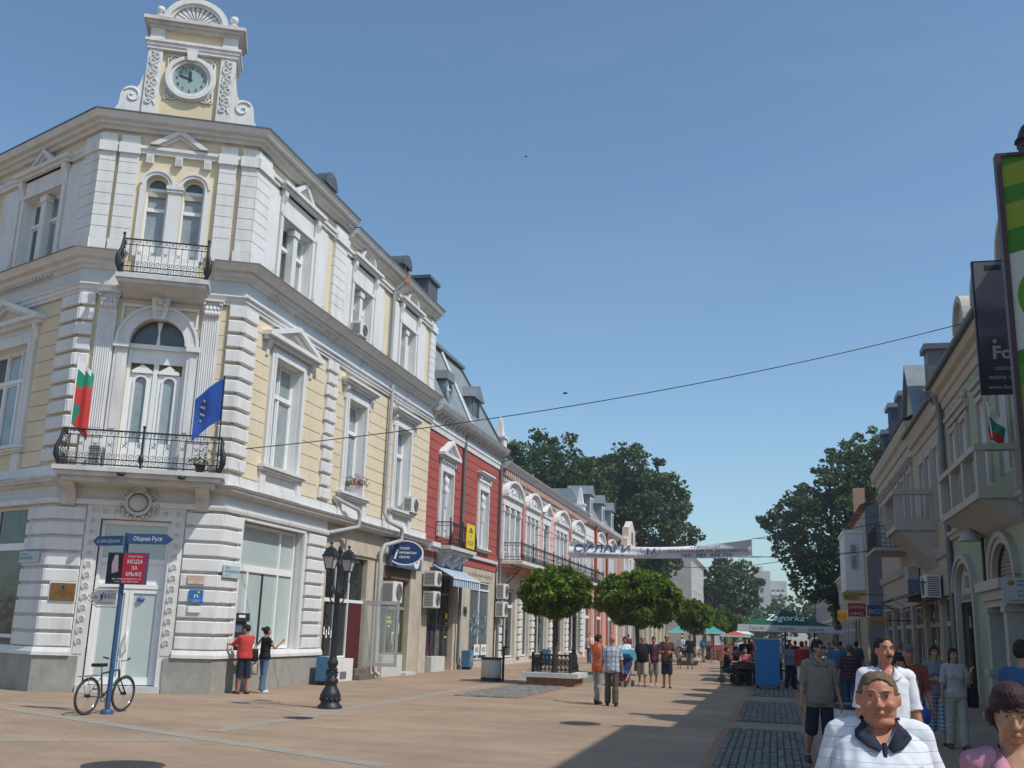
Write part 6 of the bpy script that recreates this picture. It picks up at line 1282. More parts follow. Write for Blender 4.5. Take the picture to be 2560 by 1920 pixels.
plaque(FC, 3.43, 3.74, 1.96, 2.12, .11, PVC, 'blank white plaque under the blue one', 'plaque')
# cash machine in the corner of the shop window
at = thing('cash_machine', 'dark cash machine set in the corner of the white shop window', 'cash machine', FR(25.4, 1.1, -.2)); mb = MB(); mb.fb(FR, 25.05, 25.85, 1.07, 2.0, -.24, -.06); mb.obj('body', mat('dark_machine', (.03, .032, .035), .5, .1), at)
mb = MB(); mb.fb(FR, 25.05, 25.85, 1.78, 2.0, -.06, .02); mb.obj('hood', mat('dark_machine', (.03, .032, .035)), at); mb = MB(); mb.fb(FR, 25.2, 25.6, 1.5, 1.74, -.059, -.05); mb.obj('screen', mat('machine_screen', (.12, .16, .2), .2, .1), at)
mb = MB(); mb.hexa([FR(25.12, 1.15, -.06), FR(25.78, 1.15, -.06), FR(25.78, 1.15, .06), FR(25.12, 1.15, .06), FR(25.12, 1.36, -.06), FR(25.78, 1.36, -.06), FR(25.78, 1.32, .0), FR(25.12, 1.32, .0)]); mb.obj('keypad_shelf', PIPED, at)
mb = MB(); mb.fb(FR, 25.25, 25.6, 1.88, 1.95, .021, .025); mb.obj('label_strip', PVC, at)
# blue litter boxes
BINB = mat('bin_blue', (.06, .19, .34), .5, .15, 3, grime=.3)
for x, y, lb in ((-13.15, 29.9, 'blue metal litter bin beside the worn white pier near the lamp post'), (-13.3, 45.6, 'blue metal litter bin under the dark drain pipe of the red house'), (-11.9, 56, 'far blue litter bin behind the first round tree')):
    t = thing('litter_bin', lb, 'litter bin', (x, y, 0), 'blue litter bins'); mb = MB(); mb.taper(FR, y - .28, y + .28, .12, .82, x + 13.7 - .2, x + 13.7 + .2, .02); mb.obj('box', BINB, t)
    mb = MB(); mb.box((x - .2, y - .2, 0), (x + .15, y + .2, .119)); mb.obj('foot', IRON, t); mb = MB(); mb.fb(FR, y - .1, y + .1, .35, .6, x + 13.9 + .001, x + 13.9 + .008); mb.obj('emblem', mat('bin_emblem', (.4, .3, .06), .6, .1), t)
t = thing('litter_bin', 'round white litter bin with dark rim on a short post', 'litter bin', (-9.75, 36.5, 0))
mb = MB(); mb.lathe((-9.75, 36.5, .12), [(.33, 0), (.36, .05), (.36, .6), (.33, .62)], 20); mb.obj('drum', mat('bin_white', (.62, .61, .57), .6, .1, 3, grime=.6), t)
mb = MB(); mb.lathe((-9.75, 36.5, .74), [(.37, 0), (.38, .05), (.33, .07)], 20); mb.lathe((-9.75, 36.5, 0), [(.37, .0), (.37, .12)], 20); mb.obj('rim', IRON, t); mb = MB(); mb.tube([(-9.33, 36.55, 0), (-9.33, 36.55, 1.2)], .045, 8); mb.tube([(-9.33, 36.55, 1.18), (-9.15, 36.55, 1.18)], .03, 6); mb.obj('post', IRON, t)
t = thing('litter_bin', 'white litter bin standing in the shade behind the foreground man', 'litter bin', (1.22, 18.0, 0)); mb = MB(); mb.lathe((1.22, 18, .12), [(.3, 0), (.33, .05), (.33, .6), (.3, .62)], 20); mb.obj('drum', MATS['bin_white'], t); mb = MB(); mb.lathe((1.22, 18, .74), [(.34, 0), (.35, .05), (.3, .07)], 20); mb.obj('rim', IRON, t); mb = MB(); mb.tube([(.84, 18, 0), (.84, 18, 1.2)], .045, 8); mb.obj('post', IRON, t)
# --- tourist information signs
t = thing('information_sign', 'oval blue tourist information sign jutting from the wall', 'sign', FR(36.6, 4.3, .4)); FT = fframe((-13.1, 36.2, 4.42), (.95, .31)); NAVB = mat('navy_sign', (.02, .045, .15), .4, .1)
mb = MB(); mb.arc(FT, 0, 0, .001, .62, 0, 2 * PI, -.04, .04, 28, ez=.66); mb.obj('panel', NAVB, t); mb = MB(); mb.arc(FT, 0, 0, .62, .68, 0, 2 * PI, -.05, .05, 28, ez=.67); mb.obj('rim', PVC, t)
text('i', FT, -.42, -.22, .36, .045, LETW, t, bold=.03, shear=.25)
for k, s in enumerate(('TOURIST', 'INFORMATION', 'CENTRE')): text(s, FT, -.22, .12 - .16 * k, .085, .045, LETW, t, width=.4 + .22 * (k == 1), bold=.015)
mb = MB(); mb.tube([FR(36.0, 4.5, 0), FR(36.2, 4.5, .5)], .03, 5); mb.tube([FR(36.0, 4.2, 0), FR(36.2, 4.3, .5)], .03, 5); mb.obj('arm', IRON, t)
t = thing('shop_board', 'blue shop board with a round white emblem over the olive shop door', 'sign', FR(37.3, 3.95, .2)); mb = MB(); mb.fb(FR, 35.9, 39.3, 3.92, 4.85, .06, .18); mb.obj('board', mat('board_blue', (.06, .11, .22), .5, .1), t)
mb = MB(); mb.arc(FR, 38.7, 4.4, .001, .42, 0, 2 * PI, .181, .19, 24); mb.obj('emblem_disc', PVC, t); mb = MB(); mb.arc(FR, 38.7, 4.42, .2, .23, .5, 5.6, .191, .195, 16); mb.arc(FR, 38.66, 4.45, .08, .1, 0, 5, .191, .195, 10); mb.obj('emblem', MODA[1], t)
mb = MB(); mb.fb(FR, 36.0, 38.2, 4.05, 4.09, .181, .186); mb.fb(FR, 36.0, 38.2, 4.28, 4.31, .181, .186); mb.obj('stripe', mat('gold_stripe', (.5, .35, .08), .5), t); text('ТУРИСТИЧЕСКИ ИНФОРМАЦИОНЕН ЦЕНТЪР', FR, 36.05, 4.13, .1, .183, LETW, t, width=2.1); text('РУСЕ', FR, 37.4, 4.38, .25, .183, LETW, t, width=.75)
# yellow cloth sign on the red house balcony
t = thing('hanging_sign', 'yellow sign with dark lettering tied to the red house balcony', 'sign', FR(44, 5.3, .8)); FY2 = frame((-12.93, 0, 0), (0, 1, 0), (1, 0, 0)); mb = MB(); mb.fb(FY2, 43.35, 44.65, 5.2, 6.25, .02, .035); mb.obj('cloth', mat('sign_yellow', (.72, .55, .03), .7, .06), t)
mb = MB(); mb.arc(FY2, 44.0, 5.85, .18, .26, .2, PI - .2, .036, .04, 12); mb.arc(FY2, 44.0, 5.85, .08, .14, .2, PI - .2, .036, .04, 10); mb.ball(FY2(44.0, 5.75, .037), (.004, .06, .06), 8); mb.obj('emblem', INK, t); text('НДЗВ', FY2, 44.0, 5.35, .2, .037, INK, t, 'CENTER', width=.9)
# --- flags on the corner balcony
def flag(name, label, foot, tip, cells, mats, stripes, stars=False, seed=1):
    t = thing(name, label, 'flag', foot); mb = MB(); mb.tube([foot, tip], .018, 6); mb.ball(tip, .03, 6); mb.obj('pole', IRON if name == 'blue_flag' else PVC, t)
    mb = MB(); mb.add(*cells[:2]); mb.mi = [stripes(i) for i in range(len(mb.f))]; mb.sm = [True] * len(mb.f); o = mb.obj('cloth', mats, t, fix=False)
    return t, o
def drape(foot, tip, hoist0, hoist1, fly, drop, nx, ny, sag, seed):
    """cloth hanging limp from a slanting pole: columns run down the hoist, rows out along the fly"""
    rnd = random.Random(seed); f, t = Vector(foot), Vector(tip); vs = []; fs = []
    for j in range(ny + 1):
        p = t.lerp(f, hoist0 + (hoist1 - hoist0) * j / ny)
        for i in range(nx + 1):
            a = i / nx; fold = math.sin(a * 9 + seed) * .05 * a + math.sin(a * 4 + j * .5 + seed) * .04 * a
            q = p + Vector(fly) * (a ** .8) + Vector((0, 0, -drop * a ** sag)) + Vector((CN.x, CN.y, 0)) * fold; vs.append(q)
    for j in range(ny):
        for i in range(nx): fs.append((j * (nx + 1) + i, j * (nx + 1) + i + 1, (j + 1) * (nx + 1) + i + 1, (j + 1) * (nx + 1) + i))
    return vs, fs
FWh, FGr, FRe, FBl = mat('flag_white', (.75, .75, .75), .8, .05), mat('flag_green', (.02, .24, .15), .8, .05), mat('flag_red', (.55, .045, .04), .8, .06), mat('flag_blue', (.02, .075, .33), .8, .08)
ft, tp_ = FC(.30, 6.1, 1.0), FC(.30, 8.15, 1.05); c_ = drape(ft, tp_, .05, .86, CU * .40, .40, 10, 12, 1.0, 2)
flag('tricolour_flag', 'white green and red flag on the left of the corner balcony', ft, tp_, c_, [FWh, FGr, FRe], lambda i: 0 if (i // 10) < 2 - (i % 10) // 4 else (1 if (i // 10) < 5 - (i % 10) // 3 or ((i // 10) > 7 and (i % 10) < 12 - (i // 10)) else 2))
ft, tp_ = FC(3.86, 5.4, 1.0), FC(3.84, 7.85, 1.05); c_ = drape(ft, tp_, .02, .46, CU * -.66, .62, 10, 12, 1.1, 5)
t, o = flag('blue_flag', 'blue flag with yellow stars on the right of the corner balcony', ft, tp_, c_, [FBl], lambda i: 0)
YST = mat('star_gold', (.7, .5, .05), .6, 0)
for k in range(6):
    v = Vector(c_[0][(3 + k) * 11 + 6 + (k % 2)]) + CN * .03; mb = MB()
    for q in range(3): a = q * PI / 3; e = CU * math.cos(a) * .03 + Vector((0, 0, math.sin(a) * .03)); mb.tube([v - e, v + e], .007, 4)
    mb.obj('star', YST, t)
ft, tp_ = (5.62, 28.3, 6.7), (5.55, 28.3, 7.9); CNs = CN
vs, fs = [], []
for j in range(7):
    for i in range(7):
        a = i / 6; vs.append((5.55 + .36 * a + .02 * math.sin(j), 28.3 - .06 * math.sin(a * 7 + j), 7.85 - .15 * j - .22 * a - .2 * a * (1 - j / 6)))
for j in range(6):
    for i in range(6): fs.append((j * 7 + i, j * 7 + i + 1, j * 7 + i + 8, j * 7 + i + 7))
flag('tricolour_flag', 'white green and red flag on the stone balcony at the right', ft, tp_, (vs, fs), [FWh, FGr, FRe], lambda i: (i // 6) // 2)
# pots, plants and flowers
def plant(o, r, h, n, mats, label, name='potted_plant', pot=None, seed=3, cat='plant'):
    rnd = random.Random(seed); t = thing(name, label, cat, o); mb = MB()
    if pot: mb.lathe(o, [(pot * .7, 0), (pot, pot * 1.5), (pot * 1.08, pot * 1.55), (pot * .9, pot * 1.55)], 12); mb.obj('pot', mat('dark_pot', (.05, .025, .02), .7) if name == 'potted_plant' else PVC, t)
    mb = MB()
    for k in range(n):
        d = Vector((rnd.gauss(0, 1), rnd.gauss(0, 1), abs(rnd.gauss(0, .8)))).normalized() * r * rnd.uniform(.3, 1); p = Vector(o) + Vector((0, 0, (pot or 0) * 1.5)) + Vector((d.x, d.y, d.z * h / r)); u = Vector((rnd.gauss(0, 1), rnd.gauss(0, 1), rnd.gauss(0, .5))).normalized() * .045; w = Vector((rnd.gauss(0, 1), rnd.gauss(0, 1), rnd.gauss(0, 1))).normalized() * .035
        mb.add([p - u, p + w * .6, p + u, p - w * .6], [(0, 1, 2, 3)], 0 if rnd.random() < .55 or len(mats) == 1 else rnd.randrange(1, len(mats)))
    mb.obj('foliage', mats, t, fix=False); return t
PGRN = mat('pot_leaf', (.05, .11, .03), .7, .2, 9)
plant(FC(3.45, 5.37, .92), .32, .55, 170, [mat('dry_leaf', (.14, .12, .04), .8, .2), PGRN], 'straggly potted plant behind the lower balcony railing', pot=.13)
plant(FR(32.2, 6.04, .12), .5, .42, 420, [PGRN, mat('geranium_red', (.45, .03, .03), .7, .2, 9), mat('geranium_pink', (.5, .08, .12), .7, .2)], 'red geraniums in a white box on a window sill', 'flower_box', .2, cat='flowers')
# --- wires and birds
def wire(label, a, b, sag, r=.012, n=24):
    a, b = Vector(a), Vector(b); mb = MB(); mb.tube([a.lerp(b, k / n) - Vector((0, 0, sag * 4 * (k / n) * (1 - k / n))) for k in range(n + 1)], r, 5)
    return tag(mb.obj('overhead_cable', mat('cable_black', (.03, .03, .035), .6, 0), None), label, 'cable')
wire('long cable sagging from the corner balcony across the street to the right gutter', (-13.35, 24.2, 6.2), (5.9, 32.2, 11.25), .42, .0135, 40)
wire('thin cable beyond the banner running into the plane tree', (-1.0, 60, 7.2), (6.2, 62, 8.4), .2, .02)
wire('thin cable below the banner corner', (-1.05, 60, 6.2), (6.2, 62, 6.9), .2, .02)
wire('far cable across the street past the banner', (-12.5, 110, 9), (6, 100, 10), 1.0, .03)
for k, (p, lb) in enumerate((((1413, 983), 'small dark bird above the cable over the street'), ((1632, 1148), 'tiny bird above the plane trees'), ((1315, 391), 'tiny bird high in the open sky'))):
    f = camo.matrix_world.to_3x3() @ Vector((p[0] - 1280, -(p[1] - 960), -2570)).normalized(); o = Vector((0, 0, CAM_H)) + f * (60 + 15 * k); mb = MB(); s = .16
    mb.ball(o, (.16, .07, .06), 6); mb.add([o + Vector((.05, .02, .03)), o + Vector((-.1, .02, .03)), o + Vector((-.12, .35, .16)), o + Vector((.0, .34, .18))], [(0, 1, 2, 3)]); mb.add([o + Vector((.05, -.02, .03)), o + Vector((-.1, -.02, .03)), o + Vector((-.1, -.3, -.1)), o + Vector((.02, -.3, -.1))], [(0, 1, 2, 3)])
    tag(mb.obj('bird', mat('bird_dark', (.03, .03, .03), .8, 0)), lb, 'bird', 'birds in the sky')
# --- banner across the street
bn = thing('street_banner', 'long white cloth banner with blue lettering strung over the street', 'banner', (-6.2, 60, 6.0)); BA, BB_ = (-11.57, -1.08); nB = 40
def bz(u, v):       # u along, v from top 0 to bottom 1
    x = BA + (BB_ - BA) * u; top = 6.95 + .2 * u - .62 * 4 * u * (1 - u) * .62; bot = 5.99 + .15 * u - .05 * 4 * u * (1 - u); dy = .10 * math.sin(u * 4 + v * 5 + .6) + .06 * math.sin(v * 9 - u * 7)
    return (x, 60 + dy, top + (bot - top) * v)
mb = MB(); nV = 8
mb.add([bz(i / nB, j / nV) for j in range(nV + 1) for i in range(nB + 1)], [(j * (nB + 1) + i, j * (nB + 1) + i + 1, (j + 1) * (nB + 1) + i + 1, (j + 1) * (nB + 1) + i) for j in range(nV) for i in range(nB)], 0, True)
BCL = mat('banner_cloth', (.72, .73, .75), .8, .04, 1.5); mb.obj('cloth', BCL, bn, fix=False)
def FBn(a, z, d=0.):    # lettering laid on the cloth: a metres from its left end, z metres up from the bottom edge
    u = a / (BB_ - BA); p = bz(u, 1); q = bz(u, 0); v = max(-.1, 1 - z / max(.2, (q[2] - p[2]))); r = bz(u, v); return (r[0], r[1] - .05 - d, r[2])
BI = mat('banner_ink', (.04, .09, .22), .7, 0)
text('СИЛАГИ', FBn, .3, .36, .40, 0, BI, bn, width=3.3, bold=.02); text('ул. „Александровска” 44', FBn, .65, .1, .13, 0, BI, bn, width=2.6)
text('М', FBn, 4.55, .2, .36, 0, BI, bn, width=.5, bold=.01); mb = MB(); P = [(4.25, .62), (4.3, .2), (4.8, .03), (5.3, .2), (5.35, .62)]
for p, q in zip(P, P[1:]): mb.tube([FBn(p[0] + (q[0] - p[0]) * k / 4, p[1] + (q[1] - p[1]) * k / 4, .01) for k in range(5)], .012, 4)
mb.obj('shield_outline', BI, bn)
text('• ПРЕВОДИ', FBn, 7.1, .56, .15, 0, BI, bn, width=1.6); text('• ЛЕГАЛИЗАЦИЯ НА ДОКУМЕНТИ', FBn, 5.55, .33, .18, 0, BI, bn, width=4.7); text('тел.: 082  834 726', FBn, 6.5, .08, .2, 0, BI, bn, width=2.9)
mb = MB(); mb.tube([bz(1, 0), bz(1, 1)], .03, 6); mb.tube([bz(0, 0), bz(0, 1)], .03, 6); mb.obj('batten', PVC, bn)
mb = MB()
for a, b in ((bz(0, 0), (-13.6, 60, 7.3)), (bz(0, 1), (-13.6, 60, 5.6)), (bz(1, 0), (6.1, 60, 8.6)), (bz(1, 1), (6.1, 60, 6.6))): mb.tube([a, b], .012, 4)
mb.obj('rope', MATS['cable_black'], bn)
# --- parasols
def parasol(x, y, w, z0, zv, za, mats, label, round_=False, tex=None, group=None, name='parasol', rot=0):
    t = thing(name, label, 'parasol', (x, y, 0), group); n = 8; mb = MB(); V = MB()
    cs = [(math.cos(k * PI / 4 + rot) * (w if round_ or k % 2 == 0 else w * 1.414), math.sin(k * PI / 4 + rot) * (w if round_ or k % 2 == 0 else w * 1.414)) for k in range(8)]
    for k in range(8):
        a, b = cs[k], cs[(k + 1) % 8]; m1 = lambda p, s: (x + p[0] * s, y + p[1] * s)
        P = [(*m1(a, 1), zv), (*m1(b, 1), zv), (*m1(b, .5), zv + (za - zv) * .42), (*m1(a, .5), zv + (za - zv) * .42)]
        mb.add(P, [(0, 1, 2, 3)]); mb.add([P[3], P[2], (x, y, za)], [(0, 1, 2)])
        e = Vector((b[0] - a[0], b[1] - a[1], 0)); V.add([(*m1(a, 1.0), zv), (*m1(b, 1.0), zv), (*m1(b, 1.01), z0), (*m1(a, 1.01), z0)], [(0, 1, 2, 3)])
    mb.obj('canopy', mats[0], t, fix=False); V.obj('valance', mats[1], t, fix=False)
    mb = MB(); mb.tube([(x, y, 0), (x, y, za)], .04, 8); mb.obj('pole', mat('parasol_pole', (.2, .2, .2), .5, .1), t); mb = MB(); mb.box((x - .4, y - .4, 0), (x + .4, y + .4, .1)); mb.obj('base', STONE, t)
    mb = MB()
    for a in cs: mb.tube([(x, y, za - .1), (x + a[0] * .98, y + a[1] * .98, zv - .01)], .014, 4)
    mb.obj('ribs', PIPED, t, kind='stuff'); return t
ZG = mat('parasol_green', (.009, .09, .05), .8, .1, 2); ZW = mat('parasol_white', (.62, .64, .66), .8, .05)
zt_ = parasol(.45, 45.6, 1.86, 2.03, 2.29, 2.96, (ZG, ZW), 'large square green beer parasol with white lettered valance'); F10 = frame((.45, 45.6 - 1.9, 0), (1, 0, 0), (0, -1, 0)); CRD = mat('crimson_ink', (.35, .02, .07), .6, 0)
for u in (-1.45, -.3, .85): text('Zagorka', F10, u, 2.11, .12, .03, CRD, zt_, width=.62, shear=.3)
FS = lambda a, z, d=0.: (.45 + a, 45.6 - 1.86 + (z - 2.29) / .67 * 1.86 - .02, 2.29 + (z - 2.29) * 1.0 + .03)
text('Zagorka', lambda a, z, d=0.: (.45 + a, 43.74 + (z - 2.29) * 2.78 * .97, z + .06), -.75, 2.42, .26, 0, LETW, zt_, width=1.5, shear=.3)
TEAL, TW = mat('parasol_teal', (.04, .36, .34), .8, .1, 2), mat('parasol_pale', (.55, .68, .68), .8, .05)
for x, y, lb in ((-6.3, 76, 'far teal parasol partly behind the third round tree'), (-4.25, 75, 'far teal parasol right of the third round tree'), (-7.4, 88, 'teal parasol furthest up the left cafe'), (-2.6, 92, 'pale parasol further up the sunny cafe')):
    parasol(x, y, .92, 1.92, 2.03, 2.55, (TEAL, TW) if 'pale' not in lb else (TW, TW), lb, group='small cafe parasols up the street')
parasol(-2.9, 84, 1.1, 1.75, 1.9, 2.2, (mat('parasol_red', (.42, .08, .05), .8, .1), TW), 'low red parasol by the cafe fence up the street')
parasol(2.2, 62, 1.5, 2.1, 2.3, 2.8, (ZG, ZW), 'second green parasol behind the large lettered one')
# --- blue drinks cabinet seen from behind
t = thing('drinks_cabinet', 'plain blue back of a drinks cabinet standing in the cafe', 'cabinet', (-.25, 39.1, 0)); mb = MB(); F11 = frame((-.25, 38.85, 0), (1, 0, 0), (0, -1, 0)); mb.taper(F11, -.43, .43, .14, 1.72, -.6, 0, .02); mb.obj('body', mat('cabinet_blue', (.035, .20, .48), .45, .06, 3), t)
mb = MB(); mb.fb(F11, -.44, .44, 1.721, 1.78, -.62, .01); mb.obj('top', PIPE, t); mb = MB()
for u in (-.36, .36): mb.fb(F11, u - .05, u + .05, 0, .139, -.1, -.02); mb.fb(F11, u - .05, u + .05, 0, .139, -.55, -.47)
mb.obj('feet', IRON, t, kind='stuff'); mb = MB(); mb.fb(F11, -.41, -.36, 1.35, 1.48, .001, .01); mb.obj('sticker', YST, t)
# --- cafe furniture
DW_ = mat('dark_wood_chair', (.045, .028, .02), .6, .2, 6); PLW = mat('white_plastic', (.66, .67, .68), .5, .05)
def chair(m):
    t = thing('cafe_chair', 'x', 'chair'); mb = MB(); mb.box((-.22, -.22, .43), (.22, .22, .47)); mb.obj('seat', m, t)
    for sx in (-1, 1):
        for sy in (-1, 1): mb = MB(); mb.box((sx * .2 - .02, sy * .2 - .02, 0), (sx * .2 + .02, sy * .2 + .02, .429 if sy > 0 else .88)); mb.obj('leg', m, t)
    mb = MB()
    for z in (.6, .72, .82): mb.box((-.179, -.215, z), (.179, -.19, z + .06))
    mb.obj('backrest', m, t); return t
def table(m):
    t = thing('cafe_table', 'x', 'table'); mb = MB(); mb.box((-.4, -.4, .71), (.4, .4, .75)); mb.obj('top', m, t)
    for sx in (-1, 1):
        for sy in (-1, 1): mb = MB(); mb.box((sx * .36 - .025, sy * .36 - .025, 0), (sx * .36 + .025, sy * .36 + .025, .709)); mb.obj('leg', m, t)
    return t
cp = {id(m): (chair(m), table(m)) for m in (DW_, PLW)}; used = set()
for _o in list(cp[id(PLW)][1].children) + [cp[id(PLW)][1]]: bpy.data.objects.remove(_o)
def put(kind, m, x, y, rz, label, group):
    o = cp[id(m)][kind]; M = Matrix.Translation((x, y, 0)) @ Matrix.Rotation(rz, 4, 'Z')
    if id(o) in used: o = copy_at(o, M)
    else: used.add(id(o)); o.matrix_basis = M
    o['label'] = label; o['group'] = group
for k, (x, y) in enumerate(((-1.15, 41.5), (-.9, 44.3), (1.4, 42.4), (1.7, 45.5), (-.2, 47.0))):
    put(1, DW_, x, y, .1 * k, ('dark wooden table by the drinks cabinet on its sunny side', 'dark wooden table under the near left of the green parasol', 'dark wooden table right of the drinks cabinet', 'dark wooden table under the right of the green parasol', 'dark wooden table deep under the green parasol')[k], 'cafe tables in the shade')
    for q, (dx, dy, r) in enumerate(((-.62, 0, -PI / 2), (.62, 0, PI / 2), (0, -.65, 0), (0, .65, PI))):
        put(0, DW_, x + dx, y + dy, r + .15 * (q - 1), '%s dark wooden chair of the table %s' % (('left', 'right', 'near', 'far')[q], ('on the sunny side of the drinks cabinet', 'at the left edge of the green parasol', 'right of the drinks cabinet', 'at the right edge of the green parasol', 'deep under the green parasol')[k]), 'cafe chairs in the shade')
for k, (x, y) in enumerate(((1.15, 38.4), (1.85, 38.9), (1.6, 40.3))): put(0, PLW, x, y, 2.2 + k, ('white plastic chair nearest beside the drinks cabinet', 'white plastic chair behind the man in the grey polo shirt', 'white plastic chair set back behind the other two')[k], 'white plastic chairs')
for k, (x, y) in enumerate(((-5.9, 77), (-4.3, 78), (-7.2, 80), (-3.6, 82), (-5.2, 84))):
    put(1, DW_, x, y, .2 * k, 'cafe table up the street, number %s from the left under the teal parasols' % ('two', 'three', 'one', 'five', 'four')[k] if 0 else ('table between the two far teal parasols', 'table right of the third round tree', 'table left of the far teal parasols', 'cafe table nearest the red parasol', 'table behind the far teal parasols')[k], 'cafe tables up the sunny street')
# cafe fence of bright boards up the street
t = thing('cafe_fence', 'reddish printed screen beside the far cafe tables', 'screen', (-3.6, 80, 0)); mb = MB(); mb.box((-4.4, 79.9, .1), (-2.9, 80, 1.15)); mb.obj('panel', mat('printed_screen', (.4, .16, .13), .8, .5, 3), t)
for x in (-4.4, -2.9): mb = MB(); mb.box((x - .04, 79.88, 0), (x + .04, 80.02, 1.2)); mb.obj('post', IRON, t)
# --- baby buggy
def buggy(x, y, rz, cols, label, s=1.0):
    t = thing('pushchair', label, 'pushchair', (x, y, 0)); c, q = math.cos(rz), math.sin(rz); P = lambda a, b, z: (x + (c * a - q * b) * s, y + (q * a + c * b) * s, z * s)
    FF = lambda a, z, d=0.: P(d, a, z)
    mb = MB(); mb.prism(FF, [(-.28, .42), (.3, .4), (.34, .5), (-.12, .56), (-.34, .95), (-.42, .92)], -.2, .2); mb.obj('seat', cols[0], t)
    mb = MB(); mb.prism(FF, [(-.42, .9)] + [(-.36 + .36 * math.cos(PI - k * PI / 10 * .8), .88 + .36 * math.sin(k * PI / 10 * .8)) for k in range(11)], -.23, .23); mb.obj('hood', cols[1], t)
    mb = MB()
    for d in (-.22, .22): mb.tube([P(d, -.62, 1.02), P(d, -.2, .55), P(d, .34, .16)], .014, 5); mb.tube([P(d, .25, .5), P(d, -.3, .16)], .014, 5)
    mb.tube([P(-.22, -.62, 1.02), P(.22, -.62, 1.02)], .016, 5); mb.tube([P(-.22, .34, .16), P(.22, .34, .16)], .012, 5); mb.tube([P(-.22, -.3, .16), P(.22, -.3, .16)], .012, 5); mb.obj('frame', PIPE, t)
    for b in (.36, -.32):
        for d in (-.24, .24): mb = MB(); mb.tube([P(d, b + .1 * math.cos(k * PI / 8), .11 + .1 * math.sin(k * PI / 8)) for k in range(17)], .022, 5, cap=False); mb.tube([P(d - .02, b, .11), P(d + .02, b, .11)], .06, 8); mb.obj('wheel', RUB, t)
    mb = MB(); mb.prism(FF, [(-.3, .2), (.05, .2), (.08, .36), (-.3, .38)], -.17, .17); mb.obj('basket', cols[2], t); return t
buggy(-5.1, 36.7, PI - .25, (mat('buggy_navy', (.03, .05, .14), .8), mat('buggy_blue', (.06, .28, .42), .8), mat('buggy_red', (.4, .05, .06), .8)), 'blue hooded pushchair pushed by the woman in white')
buggy(-1.7, 43.6, PI * .6, (BLKP, BLKP, BLKP), 'dark empty pushchair standing beside the cafe tables')
# ================================================================ trees
def leafmat(name, col, tr=.35):
    m = bpy.data.materials.new(name); m.use_nodes = True; t = m.node_tree; out = t.nodes['Material Output']; p = t.nodes['Principled BSDF']; p.inputs['Roughness'].default_value = .55; p.inputs['Specular IOR Level'].default_value = .25
    g = t.nodes.new('ShaderNodeNewGeometry'); n = t.nodes.new('ShaderNodeTexNoise'); n.inputs['Scale'].default_value = 1.3; n.inputs['Detail'].default_value = 6; t.links.new(g.outputs['Position'], n.inputs['Vector'])
    r = t.nodes.new('ShaderNodeValToRGB'); r.color_ramp.elements[0].position = .35; r.color_ramp.elements[1].position = .68; r.color_ramp.elements[0].color = (*[c * .6 for c in col], 1); r.color_ramp.elements[1].color = (*[c * 1.35 for c in col], 1)
    t.links.new(n.outputs['Fac'], r.inputs['Fac']); t.links.new(r.outputs['Color'], p.inputs['Base Color'])
    tb = t.nodes.new('ShaderNodeBsdfTranslucent'); t.links.new(r.outputs['Color'], tb.inputs['Color']); mx = t.nodes.new('ShaderNodeMixShader'); mx.inputs[0].default_value = tr
    t.links.new(p.outputs[0], mx.inputs[1]); t.links.new(tb.outputs[0], mx.inputs[2]); t.links.new(mx.outputs[0], out.inputs['Surface']); return m
ROB = [leafmat('robinia_leaf', (.13, .205, .018)), leafmat('robinia_leaf_yellow', (.20, .265, .025)), leafmat('robinia_leaf_deep', (.055, .11, .014))]
PLN = [leafmat('plane_leaf', (.075, .12, .04)), leafmat('plane_leaf_pale', (.10, .145, .05)), leafmat('plane_leaf_deep', (.042, .078, .03))]
BARK = mat('bark', (.10, .075, .055), .95, .3, 6, .5); BARKP = mat('plane_bark', (.24, .21, .16), .9, .4, 3, .3)
def leaves(mb, cen, rad, n, size, rnd, droop=.0, shell=.55, nm=3, elong=1.8):
    for _ in range(n):
        d = Vector((rnd.gauss(0, 1), rnd.gauss(0, 1), rnd.gauss(0, 1))).normalized(); k = shell + (1 - shell) * rnd.random() ** .5 if rnd.random() < .8 else rnd.random()
        p = cen + Vector((d.x * rad[0], d.y * rad[1], d.z * rad[2])) * k
        a = Vector((d.x + rnd.gauss(0, .7), d.y + rnd.gauss(0, .7), d.z * .5 + rnd.gauss(0, .6) - droop)).normalized(); b = a.cross(Vector((rnd.gauss(0, 1), rnd.gauss(0, 1), rnd.gauss(0, 1)))).normalized()
        s = size * rnd.uniform(.6, 1.3); A = a * s * elong * .5; B = b * s * .5; o = len(mb.v)
        mb.v += [tuple(p - A), tuple(p + B - A * .1), tuple(p + A), tuple(p - B - A * .1)]; mb.f.append([o, o + 1, o + 2, o + 3]); mb.mi.append(rnd.choice((0, 0, 0, 1, 1, 2))); mb.sm.append(False)
